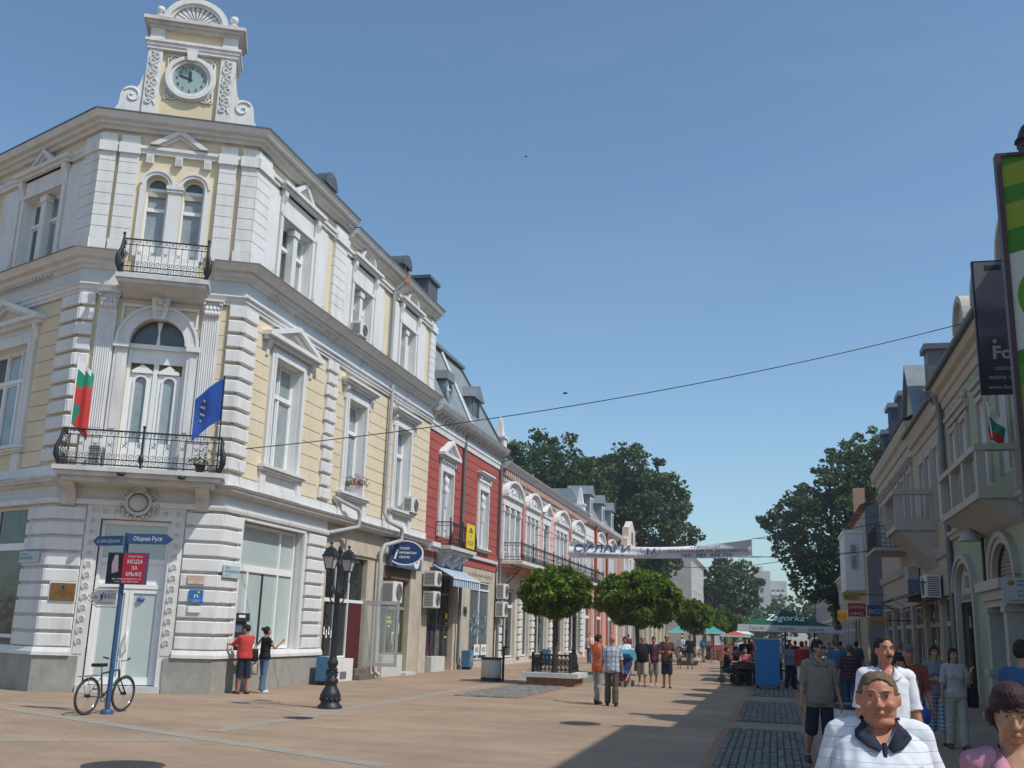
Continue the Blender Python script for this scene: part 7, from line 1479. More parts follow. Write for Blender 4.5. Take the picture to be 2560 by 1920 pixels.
def globe_tree(x, y, w, h, zc, label, seed, planter=True, n=21000, size=.088, tone=0):
    rnd = random.Random(seed); t = thing('round_tree', label, 'tree', (x, y, 0), 'clipped round trees down the street'); mb = MB(); z0 = zc - h * .42
    mb.tube([(x, y, .2), (x + .03, y, z0 * .6), (x, y + .02, z0), (x, y, zc)], [.12, .095, .09, .04], 8)
    for k in range(7): a = k * .9; mb.tube([(x, y, z0 - .05), (x + .4 * w / 2.6 * math.cos(a), y + .4 * w / 2.6 * math.sin(a), z0 + .35), (x + w * .36 * math.cos(a), y + w * .36 * math.sin(a), zc + .1 * math.sin(k))], [.05, .035, .012], 5)
    mb.obj('trunk', BARK, t); cr = MB()
    leaves(cr, Vector((x, y, zc)), (w * .42, w * .42, h * .42), int(n * .42), size, rnd, .5, .5, elong=2.2)
    for k in range(60):     # tufts that break the outline
        d = Vector((rnd.gauss(0, 1), rnd.gauss(0, 1), rnd.gauss(.15, .8))).normalized(); c = Vector((x + d.x * w * .43, y + d.y * w * .43, zc + d.z * h * .40)); r = rnd.uniform(.12, .30) * w / 2.4; leaves(cr, c, (r, r, r * .8), int(n / 104), size, rnd, .6, .3, elong=2.2)
    cr.obj('crown', ROB, t, fix=False)
    return t
def planter(x, y, label, w=.82):
    t = thing('tree_planter', label, 'planter', (x, y, 0), 'brick planters with iron fences'); BRK = mat('planter_brick', (.30, .16, .085), .9, .2, 5, .3)
    for i in range(2):
        for s in range(4):
            for k in range(5):  # the bricks of the base
                a, b = -w + .03 + (2 * w - .06) * k / 5, -w + .03 + (2 * w - .06) * (k + 1) / 5 - .012; z0, z1 = .01 + i * .13, .13 + i * .13; mb = MB(); q = w + random.uniform(-.004, .004)
                c = ((a, -q, b, -q + .12), (a, q - .12, b, q), (-q, a, -q + .12, b), (q - .12, a, q, b))[s]; mb.box((x + c[0], y + c[1], z0), (x + c[2], y + c[3], z1)); mb.obj('brick', BRK, t)
    mb = MB(); mb.box((x - w + .1, y - w + .1, 0), (x + w - .1, y + w - .1, .26)); mb.obj('core', mat('mortar', (.35, .32, .28), .95), t)
    for s in range(4):
        e = w + .14; c = ((-e, -e, e, -e + .34), (-e, e - .34, e, e), (-e, -e + .345, -e + .34, e - .345), (e - .34, -e + .345, e, e - .345))[s]; mb = MB(); mb.box((x + c[0], y + c[1], .27), (x + c[2], y + c[3], .42)); mb.obj('coping_slab', STONE, t)
    mb = MB(); mb.box((x - w + .2, y - w + .2, .26), (x + w - .2, y + w - .2, .37)); mb.obj('soil', mat('soil', (.06, .045, .03), .95, .3, 9), t)
    mb = MB(); e = w - .18
    for s in range(4):
        F = (frame((x, y - e, 0), (1, 0, 0), (0, -1, 0)), frame((x, y + e, 0), (1, 0, 0), (0, 1, 0)), frame((x - e, y, 0), (0, 1, 0), (-1, 0, 0)), frame((x + e, y, 0), (0, 1, 0), (1, 0, 0)))[s]
        mb.tube([F(-e, .98), F(e, .98)], .018, 5); mb.tube([F(-e, .5), F(e, .5)], .016, 5); n = 9
        for k in range(n + 1): u = -e + 2 * e * k / n; mb.tube([F(u, .43), F(u, 1.0)], .011, 4)
        for k in range(n): u = -e + 2 * e * (k + .5) / n; mb.arc(F, u, .74, .05, .068, 0, 2 * PI, -.008, .008, 10, ez=1.5); mb.tube([F(u - .06, .5), F(u + .06, .98)], .008, 3); mb.tube([F(u + .06, .5), F(u - .06, .98)], .008, 3)
        mb.tube([F(-e, .42), F(-e, 1.08)], .05, 6)
    mb.obj('iron_fence', IRON, t, kind='stuff'); return t
globe_tree(-7.35, 35.9, 2.62, 1.95, 3.05, 'first round clipped tree, in the fenced planter by the white litter bin', 11)
planter(-7.3, 35.8, 'nearest fenced brick planter, under the first round tree')
globe_tree(-5.85, 46.5, 3.85, 2.75, 3.28, 'second and largest round clipped tree, over the strolling men', 12, n=30000, size=.105)
globe_tree(-5.2, 72, 2.55, 2.5, 3.0, 'third round clipped tree, beside the teal parasols', 13, n=9000, size=.15)
planter(-5.2, 66, 'small far planter behind the walking men', .6)
for k, y in enumerate((98, 110, 122, 136)): globe_tree(-5.4 + .5 * k, y, 2.9, 2.6, 3.0, ('yellow green round tree right after the third', 'round tree in the middle of the far yellow green row', 'round tree near the end of the far yellow green row', 'last round tree of the far yellow green row')[k], 20 + k, n=4500, size=.22)
def big_tree(x, y, h, cl, label, seed, trunk=.35, n=700, size=.34, zt=None, mats=PLN):
    rnd = random.Random(seed); t = thing('plane_tree', label, 'tree', (x, y, 0), 'tall plane trees behind the houses'); mb = MB(); zt = zt or h * .35
    mb.tube([(x, y, 0), (x + .1, y, zt * .5), (x, y, zt), (x + .1, y, h * .75)], [trunk, trunk * .85, trunk * .75, trunk * .2], 9)
    for cx, cy, cz, r in cl: c = Vector((x + cx, y + cy, cz)); b = Vector((x, y, max(zt * .7, min(cz - r * 1.2, h * .6)))); mb.tube([b, b.lerp(c, .5) + Vector((0, 0, .3)), c], [trunk * .4, trunk * .25, .05], 6)
    mb.obj('trunk', BARKP, t); cr = MB()
    for cx, cy, cz, r in cl:
        c = Vector((x + cx, y + cy, cz)); leaves(cr, c, (r, r, r * .8), int(n * .45 * r * r / 3), size, rnd, .1, .5, elong=1.25)
        for k in range(9):
            d = Vector((rnd.gauss(0, 1), rnd.gauss(0, 1), rnd.gauss(.2, .8))).normalized() * r * rnd.uniform(.85, 1.2); q = rnd.uniform(.3, .6) * r * .8; leaves(cr, c + d, (q, q, q * .7), int(n * .045 * r * r / 3) + 6, size, rnd, .1, .2, elong=1.25)
    cr.obj('crown', mats, t, fix=False)
def blob(rnd, n, x0, x1, z0, z1, r0, r1, yd=3.5):
    return [(rnd.uniform(x0, x1), rnd.uniform(-yd, yd), rnd.uniform(z0, z1), rnd.uniform(r0, r1)) for _ in range(n)]
rn = random.Random(5)
big_tree(-20.5, 95, 19.5, [(-4.2, 0, 16.2, 2.6), (-1.5, 1, 17.6, 2.6), (1.4, -1, 17.0, 2.7), (3.2, 0, 15.0, 2.6), (-2.5, -2, 14, 3.0), (.8, 2, 14, 3.), (-5.6, 1, 14.2, 2.3), (2.5, -2, 12, 2.6), (-4, 0, 11.5, 2.6)], 'plane tree over the roof of the pink house, leftmost of the pair', 31)
big_tree(-14.8, 106, 19.6, [(-4.6, 0, 16.8, 2.5), (-2.2, 1, 18.2, 2.3), (.4, -1, 18.2, 2.5), (2.8, 0, 16.4, 2.6), (-3.0, -2, 15.2, 3.0), (.6, 1, 15.6, 3.2), (4.6, 0, 14.6, 2.6), (3.2, -2, 12.6, 2.9), (-.6, 0, 12.0, 3.0), (5.4, 1, 11.8, 2.0), (1.5, -1, 9.4, 2.6), (4.0, 0, 9.0, 2.2), (-2.6, 0, 9.2, 2.4), (2.8, 0, 6.6, 1.9)], 'big dark plane tree beyond the orange house, right of the pair', 32, n=800)
big_tree(-6.6, 152, 13, [(-2.4, 0, 9.2, 2.2), (0, 1, 11.2, 2.2), (2.2, 0, 9.6, 2.2), (-1.2, 0, 7.0, 2.4), (1.4, -1, 6.8, 2.4), (3.4, 0, 6.8, 1.6), (0, 0, 4.6, 2.2), (-3, 0, 6.4, 1.6)], 'dark tree standing alone up the street under the right end of the banner', 33, n=650, size=.42)
big_tree(5.6, 104, 22, [(.8, 0, 17.8, 2.0), (2.9, 1, 19.4, 2.1), (4.6, 0, 18.2, 2.2), (1.8, -1, 16.2, 2.3), (-2.0, 0, 14.6, 1.9), (-4.9, 0, 12.6, 1.6), (5.6, 1, 20.2, 1.8), (-2.4, -1, 12.6, 2.4), (.6, 0, 13.8, 2.8), (3.0, 1, 14.6, 2.8), (-4.0, 0, 10.0, 1.7), (-1.4, 0, 9.8, 2.4), (1.6, -1, 10.4, 2.7), (-2.2, 0, 6.9, 1.9), (.8, 0, 6.6, 2.4), (3.2, 0, 8.6, 2.6), (1.6, 0, 4.0, 1.9)], 'tall plane tree rising over the shaded houses on the right', 34, n=800)
fw = MB(); rn = random.Random(9)
for k in range(46): x = -60 + 130 * k / 45 + rn.uniform(-2, 2); leaves(fw, Vector((x, 228 + rn.uniform(-8, 8), rn.uniform(3, 7.5))), (4.5, 4, 4), 260, .9, rn, 0, .3, elong=1.2)
fw.obj('far_wood', PLN, None, fix=False, kind='stuff')
import numpy as np
# ================================================================ people
SKIN = mat('skin_tan', (.40, .205, .125), .55, .08, 18, spec=.35); SKINR = mat('skin_ruddy', (.44, .19, .12), .5, .1, 18, spec=.35); SKINP = mat('skin_pale', (.52, .31, .22), .55, .06, 18, spec=.35)
HAIRD = mat('hair_dark', (.018, .013, .011), .7, .4, 60, .8, spec=.25, fine=90); HAIRG = mat('hair_greying', (.15, .10, .06), .7, .45, 60, .8, spec=.25, fine=90); HAIRW = mat('hair_white', (.6, .58, .55), .6, .1, 30); HAIRB = mat('hair_brown', (.06, .028, .018), .5, .3, 40, spec=.4); HAIRX = mat('hair_fair', (.3, .17, .08), .5, .3, 40)
EYEW = mat('eye_white', (.36, .33, .30), .3, 0, spec=.5); EYED = mat('eye_iris', (.02, .015, .012), .2, 0, spec=.6); LIP = mat('lip', (.30, .10, .08), .5, 0); GLS = mat('sunglass_black', (.008, .008, .01), .15, 0, spec=.6)
def cloth(name, col, rough=.92): return mat('cloth_' + name, col, rough, .14, 5, .25, fine=25)
def striped(name, base, line, pitch, duty, axis='Z', plaid=None):
    nm = 'cloth_' + name
    if nm in MATS: return MATS[nm]
    m = bpy.data.materials.new(nm); m.use_nodes = True; MATS[nm] = m; t = m.node_tree; b = t.nodes['Principled BSDF']; b.inputs['Roughness'].default_value = .9; L = t.links.new; N = t.nodes.new
    tc = N('ShaderNodeTexCoord'); sx = N('ShaderNodeSeparateXYZ'); L(tc.outputs['Object'], sx.inputs[0]); out = None
    nz = N('ShaderNodeTexNoise'); nz.inputs['Scale'].default_value = 5; L(tc.outputs['Object'], nz.inputs['Vector'])
    def band(ax, pt, du, wob=.02):
        a = N('ShaderNodeMath'); a.operation = 'MULTIPLY_ADD'; a.inputs[1].default_value = wob; L(nz.outputs['Fac'], a.inputs[0]); L(sx.outputs[ax], a.inputs[2])
        d = N('ShaderNodeMath'); d.operation = 'DIVIDE'; d.inputs[1].default_value = pt; L(a.outputs[0], d.inputs[0]); f = N('ShaderNodeMath'); f.operation = 'FRACT'; L(d.outputs[0], f.inputs[0])
        c = N('ShaderNodeMath'); c.operation = 'LESS_THAN'; c.inputs[1].default_value = du; L(f.outputs[0], c.inputs[0]); return c.outputs[0]
    mx = N('ShaderNodeMix'); mx.data_type = 'RGBA'; mx.inputs['A'].default_value = (*base, 1); mx.inputs['B'].default_value = (*line, 1); L(band(axis, pitch, duty), mx.inputs['Factor']); out = mx.outputs['Result']
    for ax, pt, du, col in plaid or ():
        m2 = N('ShaderNodeMix'); m2.data_type = 'RGBA'; m2.inputs['B'].default_value = (*col, 1); q = N('ShaderNodeMath'); q.operation = 'MULTIPLY'; q.inputs[1].default_value = .6; L(band(ax, pt, du), q.inputs[0]); L(q.outputs[0], m2.inputs['Factor']); L(out, m2.inputs['A']); out = m2.outputs['Result']
    L(out, b.inputs['Base Color']); return m
def rotz(v, a): c, s = math.cos(a), math.sin(a); return Vector((v.x * c - v.y * s, v.x * s + v.y * c, v.z))
def person(label, x, y, face, H=1.75, shirt=None, pants=None, shoe=None, skin=SKIN, hair=HAIRD, style='short', sleeve=.75, leg='long', fat=0., female=False,
           legs=((8, 4), (-8, 6)), arms=((5, 8, 12, 0), (-5, 8, 12, 0)), headyaw=0., headpitch=0., lean=0., vox=.0115, eyes=True, shades=False, hem=.90, seat=None, neck=None, belt=None, child=False, mous=False, cap=None, collar=None, headw=1., vneck=0., drop=0., group='people in the street'):
    """face: heading in degrees, 0 looks up the street (+Y), 180 towards the camera, counted to the right.
    legs: (hip swing, knee bend) left, right; arms: (swing forward, spread, elbow, inward) left, right"""
    k = H / 1.75; S = Vector; t = thing('person', label, 'person', (x, y, 0), group)
    fr = -R(face); hs = 1.0 if not child else 1.35; sw = .185 if not female else .165
    if child: sw = .15
    hip = {-1: S((-.088, 0, .92)), 1: S((.088, 0, .92))}; J = {}
    for s, (a, kb) in zip((-1, 1), legs):
        a, kb = R(a), R(kb); th = S((s * .02, math.sin(a), -math.cos(a))); sh = S((s * .005, math.sin(a - kb), -math.cos(a - kb)))
        kn = hip[s] + th * .43; an = kn + sh * .405; fa = max(-.6, (a - kb) * .6); J[s] = (kn, an, an + S((s * .03, .17 * math.cos(fa), -.055 + .12 * math.sin(fa))), an + S((0, -.055, -.055)))
    low = min(min(j[2].z, j[3].z) for j in J.values()) - .025
    base = -low if seat is None else seat - .83
    ln = R(lean)
    def up(p): return S((p.x, p.y * math.cos(ln) + (p.z - .95) * math.sin(ln), .95 + (p.z - .95) * math.cos(ln) - p.y * math.sin(ln)))
    T = lambda p: p + S((0, 0, base))
    bones = []; B = MB()
    def cap_(p0, p1, r0, r1, n=12, flat=None):
        p0, p1 = S(p0), S(p1); d = (p1 - p0).normalized(); a = S((1, 0, 0)) if abs(d.x) < .8 else S((0, 1, 0)); u = d.cross(a).normalized(); w = d.cross(u); rings = []
        for q in (-.95, -.6, 0): rings.append((p0 + d * (r0 * q), r0 * math.sqrt(max(.02, 1 - q * q))))
        for q in (.25, .5, .75): rings.append((p0.lerp(p1, q), r0 + (r1 - r0) * q))
        for q in (0, .6, .95): rings.append((p1 + d * (r1 * q), r1 * math.sqrt(max(.02, 1 - q * q))))
        vs = []
        for c, r in rings:
            for i in range(n): an = 2 * PI * i / n; vs.append(c + u * math.cos(an) * r + w * math.sin(an) * r)
        m = len(rings); fs = [tuple(range(n))[::-1], tuple((m - 1) * n + i for i in range(n))] + [(q * n + i, q * n + (i + 1) % n, (q + 1) * n + (i + 1) % n, (q + 1) * n + i) for q in range(m - 1) for i in range(n)]
        B.add(vs, fs)
    f = fat
    tor = [(.84, .11, .085, 0), (.89, .158 + f * .2, .112 + f * .3, f * .15), (.97, .166 + f * .35 + (.012 if female else 0), .115 + f * .5, f * .35), (1.05, (.148 if not female else .132) + f * .55, .105 + f * .75, f * .55), (1.16, (.155 if not female else .135) + f * .5, .108 + f * .7, f * .5), (1.28, (.172 if not female else .15) + f * .3, .118 + f * .4, f * .25 + (.015 if female else 0)), (1.37, (.182 if not female else .155) + f * .2, .105 + f * .2, .0), (1.43, .15, .085, -.005), (1.47, .085, .065, -.008), (1.495, .05, .05, -.005)]
    if child: tor = [(z, rx * .85, ry * .9, o) for z, rx, ry, o in tor]
    vs = []; n = 18
    for z, rx, ry, o in tor:
        for i in range(n): an = 2 * PI * i / n; vs.append(T(up(S((rx * math.copysign(abs(math.cos(an)) ** .85, math.cos(an)), o + ry * math.copysign(abs(math.sin(an)) ** .9, math.sin(an)), z)))))
    m = len(tor); B.add(vs, [tuple(range(n))[::-1], tuple((m - 1) * n + i for i in range(n))] + [(q * n + i, q * n + (i + 1) % n, (q + 1) * n + (i + 1) % n, (q + 1) * n + i) for q in range(m - 1) for i in range(n)])
    if female and not child:
        for s in (-1, 1): B.ball(T(up(S((s * .075, .085, 1.27)))), (.065, .055, .065), 10)
    bones += [('torso', T(up(S((0, f * .3, .98)))), T(up(S((0, f * .3, 1.2)))), .15 + f * .4), ('torso', T(up(S((0, 0, 1.2)))), T(up(S((0, 0, 1.36)))), .15 + f * .2), ('torso', T(up(S((-sw * .8, 0, 1.40)))), T(up(S((sw * .8, 0, 1.40)))), .075), ('pelvis', T(S((-.06, 0, .90))), T(S((.06, 0, .90))), .12)]
    lr = 1.0 + f * .5
    for s in (-1, 1):
        kn, an, to, he = J[s]; h = hip[s]
        cap_(T(h), T(kn), .086 * lr, .056 * lr); cap_(T(kn), T(an), .054 * lr, .037); cap_(T(kn.lerp(an, .22) + S((0, -.018, 0))), T(kn.lerp(an, .5) + S((0, -.012, 0))), .046 * lr, .036); cap_(T(he), T(to), .034, .03); cap_(T(an), T(he.lerp(to, .4)), .036, .036)
        bones += [('thigh%d' % s, T(h), T(kn), .07), ('shin%d' % s, T(kn), T(an), .047), ('foot%d' % s, T(he), T(to), .034), ('foot%d' % s, T(an - S((0, 0, .035))), T(he.lerp(to, .4)), .034)]
    hands = {}
    for s, (a, b, e, c) in zip((-1, 1), arms):
        a, b, e, c = R(a), R(b), R(e), R(c); sh = up(S((s * sw, 0, 1.415))); aw = .94 if female else 1.0
        ud = S((s * math.sin(b), math.sin(a) * math.cos(b), -math.cos(a) * math.cos(b))); el = sh + ud * .285
        fd = S((s * math.sin(b) * math.cos(c) - s * math.sin(c), math.sin(a + e) * math.cos(c), -math.cos(a + e) * math.cos(c))).normalized(); wr = el + fd * .25
        cap_(T(sh), T(el), .049 * aw * (1 + f * .5), .039 * aw); cap_(T(el), T(wr), .038 * aw, .026 * aw); cap_(T(el.lerp(wr, .1)), T(el.lerp(wr, .4)), .041 * aw, .035 * aw); cap_(T(up(S((s * .08, 0, 1.43)))), T(sh), .058, .055)
        hd = fd; sd = S((0, 1, 0)) if abs(fd.y) < .75 else S((0, 0, 1)); sd = (sd - hd * sd.dot(hd)).normalized(); pn = hd.cross(sd) * (-s)
        pa = wr + hd * .05; cap_(T(wr), T(wr + hd * .07 + sd * .012), .026, .027); cap_(T(wr + hd * .03), T(wr + hd * .078 - sd * .016), .025, .022)
        for q, (o, l) in enumerate(((.030, .070), (.011, .080), (-.009, .074), (-.028, .058))):
            r0 = wr + hd * .085 + sd * o; k1 = r0 + (hd * .92 + pn * .35).normalized() * l * .55; k2 = k1 + (hd * .7 + pn * .75).normalized() * l * .5; cap_(T(r0 - hd * .02), T(k1), .0105, .0095, 7); cap_(T(k1), T(k2), .0095, .008, 7)
        th0 = wr + hd * .03 + sd * .03; cap_(T(th0), T(th0 + (hd * .7 + sd * .6).normalized() * .035), .012, .011, 7); cap_(T(th0 + (hd * .7 + sd * .6).normalized() * .035), T(th0 + (hd * .7 + sd * .6).normalized() * .035 + (hd + pn * .4).normalized() * .03), .011, .009, 7)
        bones += [('uarm%d' % s, T(sh), T(el), .045), ('farm%d' % s, T(el), T(wr), .033), ('hand%d' % s, T(wr + hd * .02), T(wr + hd * .13), .04)]; hands[s] = T(wr + hd * .09)
    # head
    hc = S((0, .012 + drop * .5, 1.635 - drop)); ya, pt = R(headyaw), R(headpitch)
    def HD(p):     # local head offset -> body space
        v = S((p[0] * headw, p[1], p[2])) * hs; v = S((v.x, v.y * math.cos(pt) + v.z * math.sin(pt), v.z * math.cos(pt) - v.y * math.sin(pt))); return T(up(hc + S((v.x * math.cos(ya) + v.y * math.sin(ya), -v.x * math.sin(ya) + v.y * math.cos(ya), v.z))))
    hM = Matrix.Rotation(-ya, 3, 'Z') @ Matrix.Rotation(-pt, 3, 'X')
    Hb = lambda o, r, n=14: B.ball(HD(o), (r[0] * hs * headw, r[1] * hs, r[2] * hs), n, M=hM)
    w = 1 + f * .9
    Hb((0, -.012, .022), (.076, .096, .094), 18); w2 = 1 + f * 1.5; Hb((0, .012, -.018), (.067 * w, .078, .09)); Hb((0, .03, -.068), (.05 * w2, .05, .045)); Hb((0, .062, -.098), (.024, .022, .018)); Hb((0, .0, -.035), (.064 * w, .07, .062)); Hb((0, .01, -.075), (.056 * w2, .058, .05))
    for s in (-1, 1): Hb((s * .033 * w, .062, -.03), (.026, .026, .028), 10); Hb((s * .075 * (1 + f * .4), -.006, -.012), (.011, .021, .033), 8); Hb((s * .03, .083, .028), (.024, .012, .008), 8)
    cap_(HD((0, .088, .008)), HD((0, .110, -.030)), .009 * hs, .0145 * hs, 8)
    for s in (-1, 1): Hb((s * .012, .100, -.036), (.010, .011, .009), 8)
    Hb((0, .087, -.064), (.024, .012, .006), 8); Hb((0, .085, -.075), (.021, .012, .007), 8)
    cap_(T(up(S((0, -.01, 1.44)))), HD((0, -.012, -.06)), .056 * (1 + f * .6) * headw ** .7, .052 * (1 + f * .6) * headw ** .7)
    if f > .1: Hb((0, .035, -.112), (.062, .05, .035)); 
    bones += [('neck', T(up(S((0, -.01, 1.47)))), HD((0, -.012, -.07)), .056), ('head', HD((0, 0, -.04)), HD((0, -.01, .03)), .09 * hs)]
    # one continuous skin over everything
    W = Matrix.Rotation(fr, 4, 'Z') @ Matrix.Scale(k, 4); me = bpy.data.meshes.new('body'); me.from_pydata([tuple(v) for v in B.v], [], B.f); tmp = bpy.data.objects.new('b', me); C.objects.link(tmp)
    md = tmp.modifiers.new('r', 'REMESH'); md.mode = 'VOXEL'; md.voxel_size = vox; md.adaptivity = 0; sm_ = tmp.modifiers.new('s', 'SMOOTH'); sm_.factor = .5; sm_.iterations = 3 if vox > .008 else 5
    ev = tmp.evaluated_get(bpy.context.evaluated_depsgraph_get()); e = ev.to_mesh(); V = [v.co.copy() for v in e.vertices]; Nn = [v.normal.copy() for v in e.vertices]; Fc = [tuple(p.vertices) for p in e.polygons]; ev.to_mesh_clear(); bpy.data.objects.remove(tmp); bpy.data.meshes.remove(me)
    A_ = np.array([tuple(b[1]) for b in bones]); AB = np.array([tuple(b[2] - b[1]) for b in bones]); RR = np.array([b[3] for b in bones]); VV = np.array([tuple(v) for v in V])
    rel = VV[:, None, :] - A_[None]; uu = np.clip((rel * AB[None]).sum(2) / np.maximum((AB * AB).sum(1), 1e-9)[None], 0, 1); dd = np.linalg.norm(rel - AB[None] * uu[..., None], axis=2) / RR[None]; bi = dd.argmin(1)
    vn = [(bones[j][0], float(uu[i, j])) for i, j in enumerate(bi)]; hz = HD((0, 0, 0)); iM = hM.inverted()
    def part(nm, pred, off, m, parent=t):
        ok = [bool(pred(i)) for i in range(len(V))]; fs = [q for q in Fc if ok[q[0]] and ok[q[1]] and ok[q[2]] and ok[q[-1]]]
        if not fs: return None
        idx = sorted({i for q in fs for i in q}); mp = {i: j for j, i in enumerate(idx)}; cnt = {}
        for q in fs:
            for a, b_ in zip(q, q[1:] + q[:1]): kk = (min(a, b_), max(a, b_)); cnt[kk] = cnt.get(kk, 0) + 1
        mb = MB(); vv = [W @ (V[i] + Nn[i] * (off(i) if callable(off) else off)) for i in idx]; inn = [W @ (V[i] + Nn[i] * .001) for i in idx]
        rim = [(a, b_) for q in fs for a, b_ in zip(q, q[1:] + q[:1]) if cnt[(min(a, b_), max(a, b_))] == 1]; n0 = len(vv); rv = sorted({i for a, b_ in rim for i in (a, b_)}); rm = {i: n0 + j for j, i in enumerate(rv)}
        mb.add([v + S((x, y, 0)) for v in vv + [inn[mp[i]] for i in rv]], [tuple(mp[i] for i in q) for q in fs] + [(mp[b_], mp[a], rm[a], rm[b_]) for a, b_ in rim], 0, True)
        return mb.obj(nm, m, parent, fix=False)
    bd = MB(); bd.add([W @ v + S((x, y, 0)) for v in V], Fc, 0, True); bd.obj('body', skin, t, fix=False)
    zn = T(up(S((0, 0, 1.475)))).z if neck is None else neck; hemz = T(S((0, 0, hem))).z
    def is_shirt(i):
        nm, u = vn[i]; p = V[i]
        if vneck and p.y > 0 and p.z - base > 1.475 - vneck and abs(p.x) < min(.082, .012 + (p.z - base - 1.475 + vneck) * .7): return False
        if nm in ('torso',): return p.z > hemz and (p.z < zn or abs(p.x) > .09)
        if nm in ('pelvis',) or nm.startswith('thigh'): return p.z > hemz and seat is None
        if nm == 'neck': return u < .12 and p.z < zn
        if nm.startswith('uarm'): return u < min(1.01, sleeve / .75 if sleeve <= .75 else 1.01)
        if nm.startswith('farm'): return sleeve > 1 and u < sleeve - 1
        return False
    import mathutils.noise as mn
    wr_ = lambda p, a=9: mn.noise(S((p.x * a, p.y * a, p.z * a * .6 + x * 3 + y)))
    def off_s(i):
        nm, u = vn[i]; p = V[i]; g = .014 + .008 * wr_(p) + .006 * wr_(p, 22)
        if nm.startswith('uarm'): return g + .012 * u
        low_ = max(0, min(1, (1.25 - (p.z - base)) / .35)); return g + .016 * low_
    if shirt is not None: part('dress' if leg == 'dress' else 'shirt', is_shirt, off_s, shirt)
    lz = {'long': 0, 'short': .44, 'knee': .40, 'cropped': .25, 'mini': .62, 'dress': .5}[leg]
    def is_pants(i):
        nm, u = vn[i]; p = V[i]
        if nm == 'pelvis': return True
        if nm == 'torso': return p.z - base < .98 and p.z - base > .8
        if nm.startswith('thigh'): return (1 - u) * .43 + .49 > lz
        if nm.startswith('shin'): return (1 - u) * .405 + .085 > lz
        if nm.startswith('foot'): return False
        return False
    def off_p(i):
        nm, u = vn[i]; g = .010 + .006 * wr_(V[i], 8)
        if leg == 'long': return g + (.010 * u if nm.startswith('thigh') else .02 + .014 * u if nm.startswith('shin') else 0)
        return g + (.028 * u if nm.startswith('thigh') else .036 if nm.startswith('shin') else 0)
    if pants is not None: part('skirt' if leg == 'mini' and female else 'shorts' if leg in ('short', 'knee', 'mini') else 'trousers', is_pants, off_p, pants)
    if shoe is not None:
        for s in (-1, 1): part('shoe', lambda i, s=s: vn[i][0] == 'foot%d' % s, .009, shoe)
    def loc(p): q = (iM @ (p - hz)) / hs; return S((q.x / headw, q.y, q.z))      # back to head space
    HL = [loc(v) if vn[i][0] in ('head', 'neck') else None for i, v in enumerate(V)]
    def is_hair(i):
        if HL[i] is None: return False
        p = HL[i]
        if style == 'bald': return False
        if style == 'receding': return (p.z > .056 and p.y < .058 + p.x * .12) or (p.y < -.02 and p.z > -.045 and not (abs(p.x) > .068 and p.z < .012 and p.y > -.045)) or (abs(p.x) > .056 and .012 < p.z < .09 and p.y < .042)
        fringe = .052 if style != 'fringe' else .03
        return (p.z > fringe and (p.y < .2)) or (p.y < (-.008 if style in ('short',) else .02) and p.z > (-.055 if not female else -.085) and not (abs(p.x) > .07 and p.y > -.03 and p.z < .02 and not female)) or (abs(p.x) > .05 and p.z > .012 and p.y < .055)
    ho = {'short': .010, 'receding': .002, 'fringe': .022, 'bun': .012, 'tail': .012, 'long': .016}.get(style, .01)
    if hair is not None and style != 'bald' and cap is None:
        def hoff(i):     # thin at the hairline, fuller over the crown
            p = HL[i]; u_ = max(0, min(1, max((p.z - .045) * 22, -p.y * 16, (abs(p.x) - .055) * 30)))
            if style == 'receding': return .0012 + u_ * (.009 + .008 * wr_(V[i], 34))
            return .002 + u_ * (ho - .002 + .007 * wr_(V[i], 30) + .012 * max(0, min(1, (p.z - .05) * 12)))
        h = part('hair', is_hair, hoff, hair)
        ex = MB(); q = lambda p: W @ p + S((x, y, 0)); sc_ = k * hs
        if style == 'bun': ex.ball(q(HD((0, -.125, .06))), .048 * sc_, 10)
        if style == 'tail': ex.tube([q(HD(p)) for p in ((0, -.1, .03), (.0, -.135, .0), (.02, -.13, -.09), (.05, -.10, -.19))], [.025 * sc_, .034 * sc_, .028 * sc_, .008 * sc_], 8)
        if style == 'long': ex.tube([q(HD(p)) for p in ((0, -.07, .02), (0, -.095, -.06), (0, -.10, -.15), (0, -.09, -.24))], [.07 * sc_, .075 * sc_, .068 * sc_, .03 * sc_], 10)
        if ex.v and h is not None: ex.obj('hair_knot', hair, h)
    if cap is not None:
        part('cap', lambda i: HL[i] is not None and HL[i].z > .045, .016, cap); mb = MB(); q = lambda p: W @ HD(p) + S((x, y, 0)); mb.hexa([q((-.06, .07, .05)), q((.06, .07, .05)), q((.05, .15, .04)), q((-.05, .15, .04)), q((-.06, .07, .058)), q((.06, .07, .058)), q((.05, .15, .047)), q((-.05, .15, .047))]); mb.obj('peak', cap, t)
    P = lambda p: W @ HD(p) + S((x, y, 0)); fM = (W.to_3x3() @ hM)
    if eyes:
        for s in (-1, 1):
            if not shades:
                mb = MB(); mb.ball(P((s * .031, .079, .012)), tuple(q * hs for q in (.0115, .0075, .0045)), 10, M=fM); eo = mb.obj('eye', EYEW, t); mb = MB(); mb.ball(P((s * .031, .0855, .012)), tuple(q * hs for q in (.0058, .003, .0046)), 8, M=fM); mb.obj('iris', EYED, eo)
            mb = MB(); mb.tube([P((s * .012, .094, .031)), P((s * .03, .094, .037)), P((s * .048, .082, .032))], [.004 * k, .0045 * k, .003 * k], 6); mb.obj('eyebrow', hair or HAIRD, t)
        mb = MB(); mb.tube([P((-.022, .093, -.069)), P((-.008, .1, -.0685)), P((.008, .1, -.0685)), P((.022, .093, -.069))], .003 * k, 5); mb.obj('mouth', LIP, t)
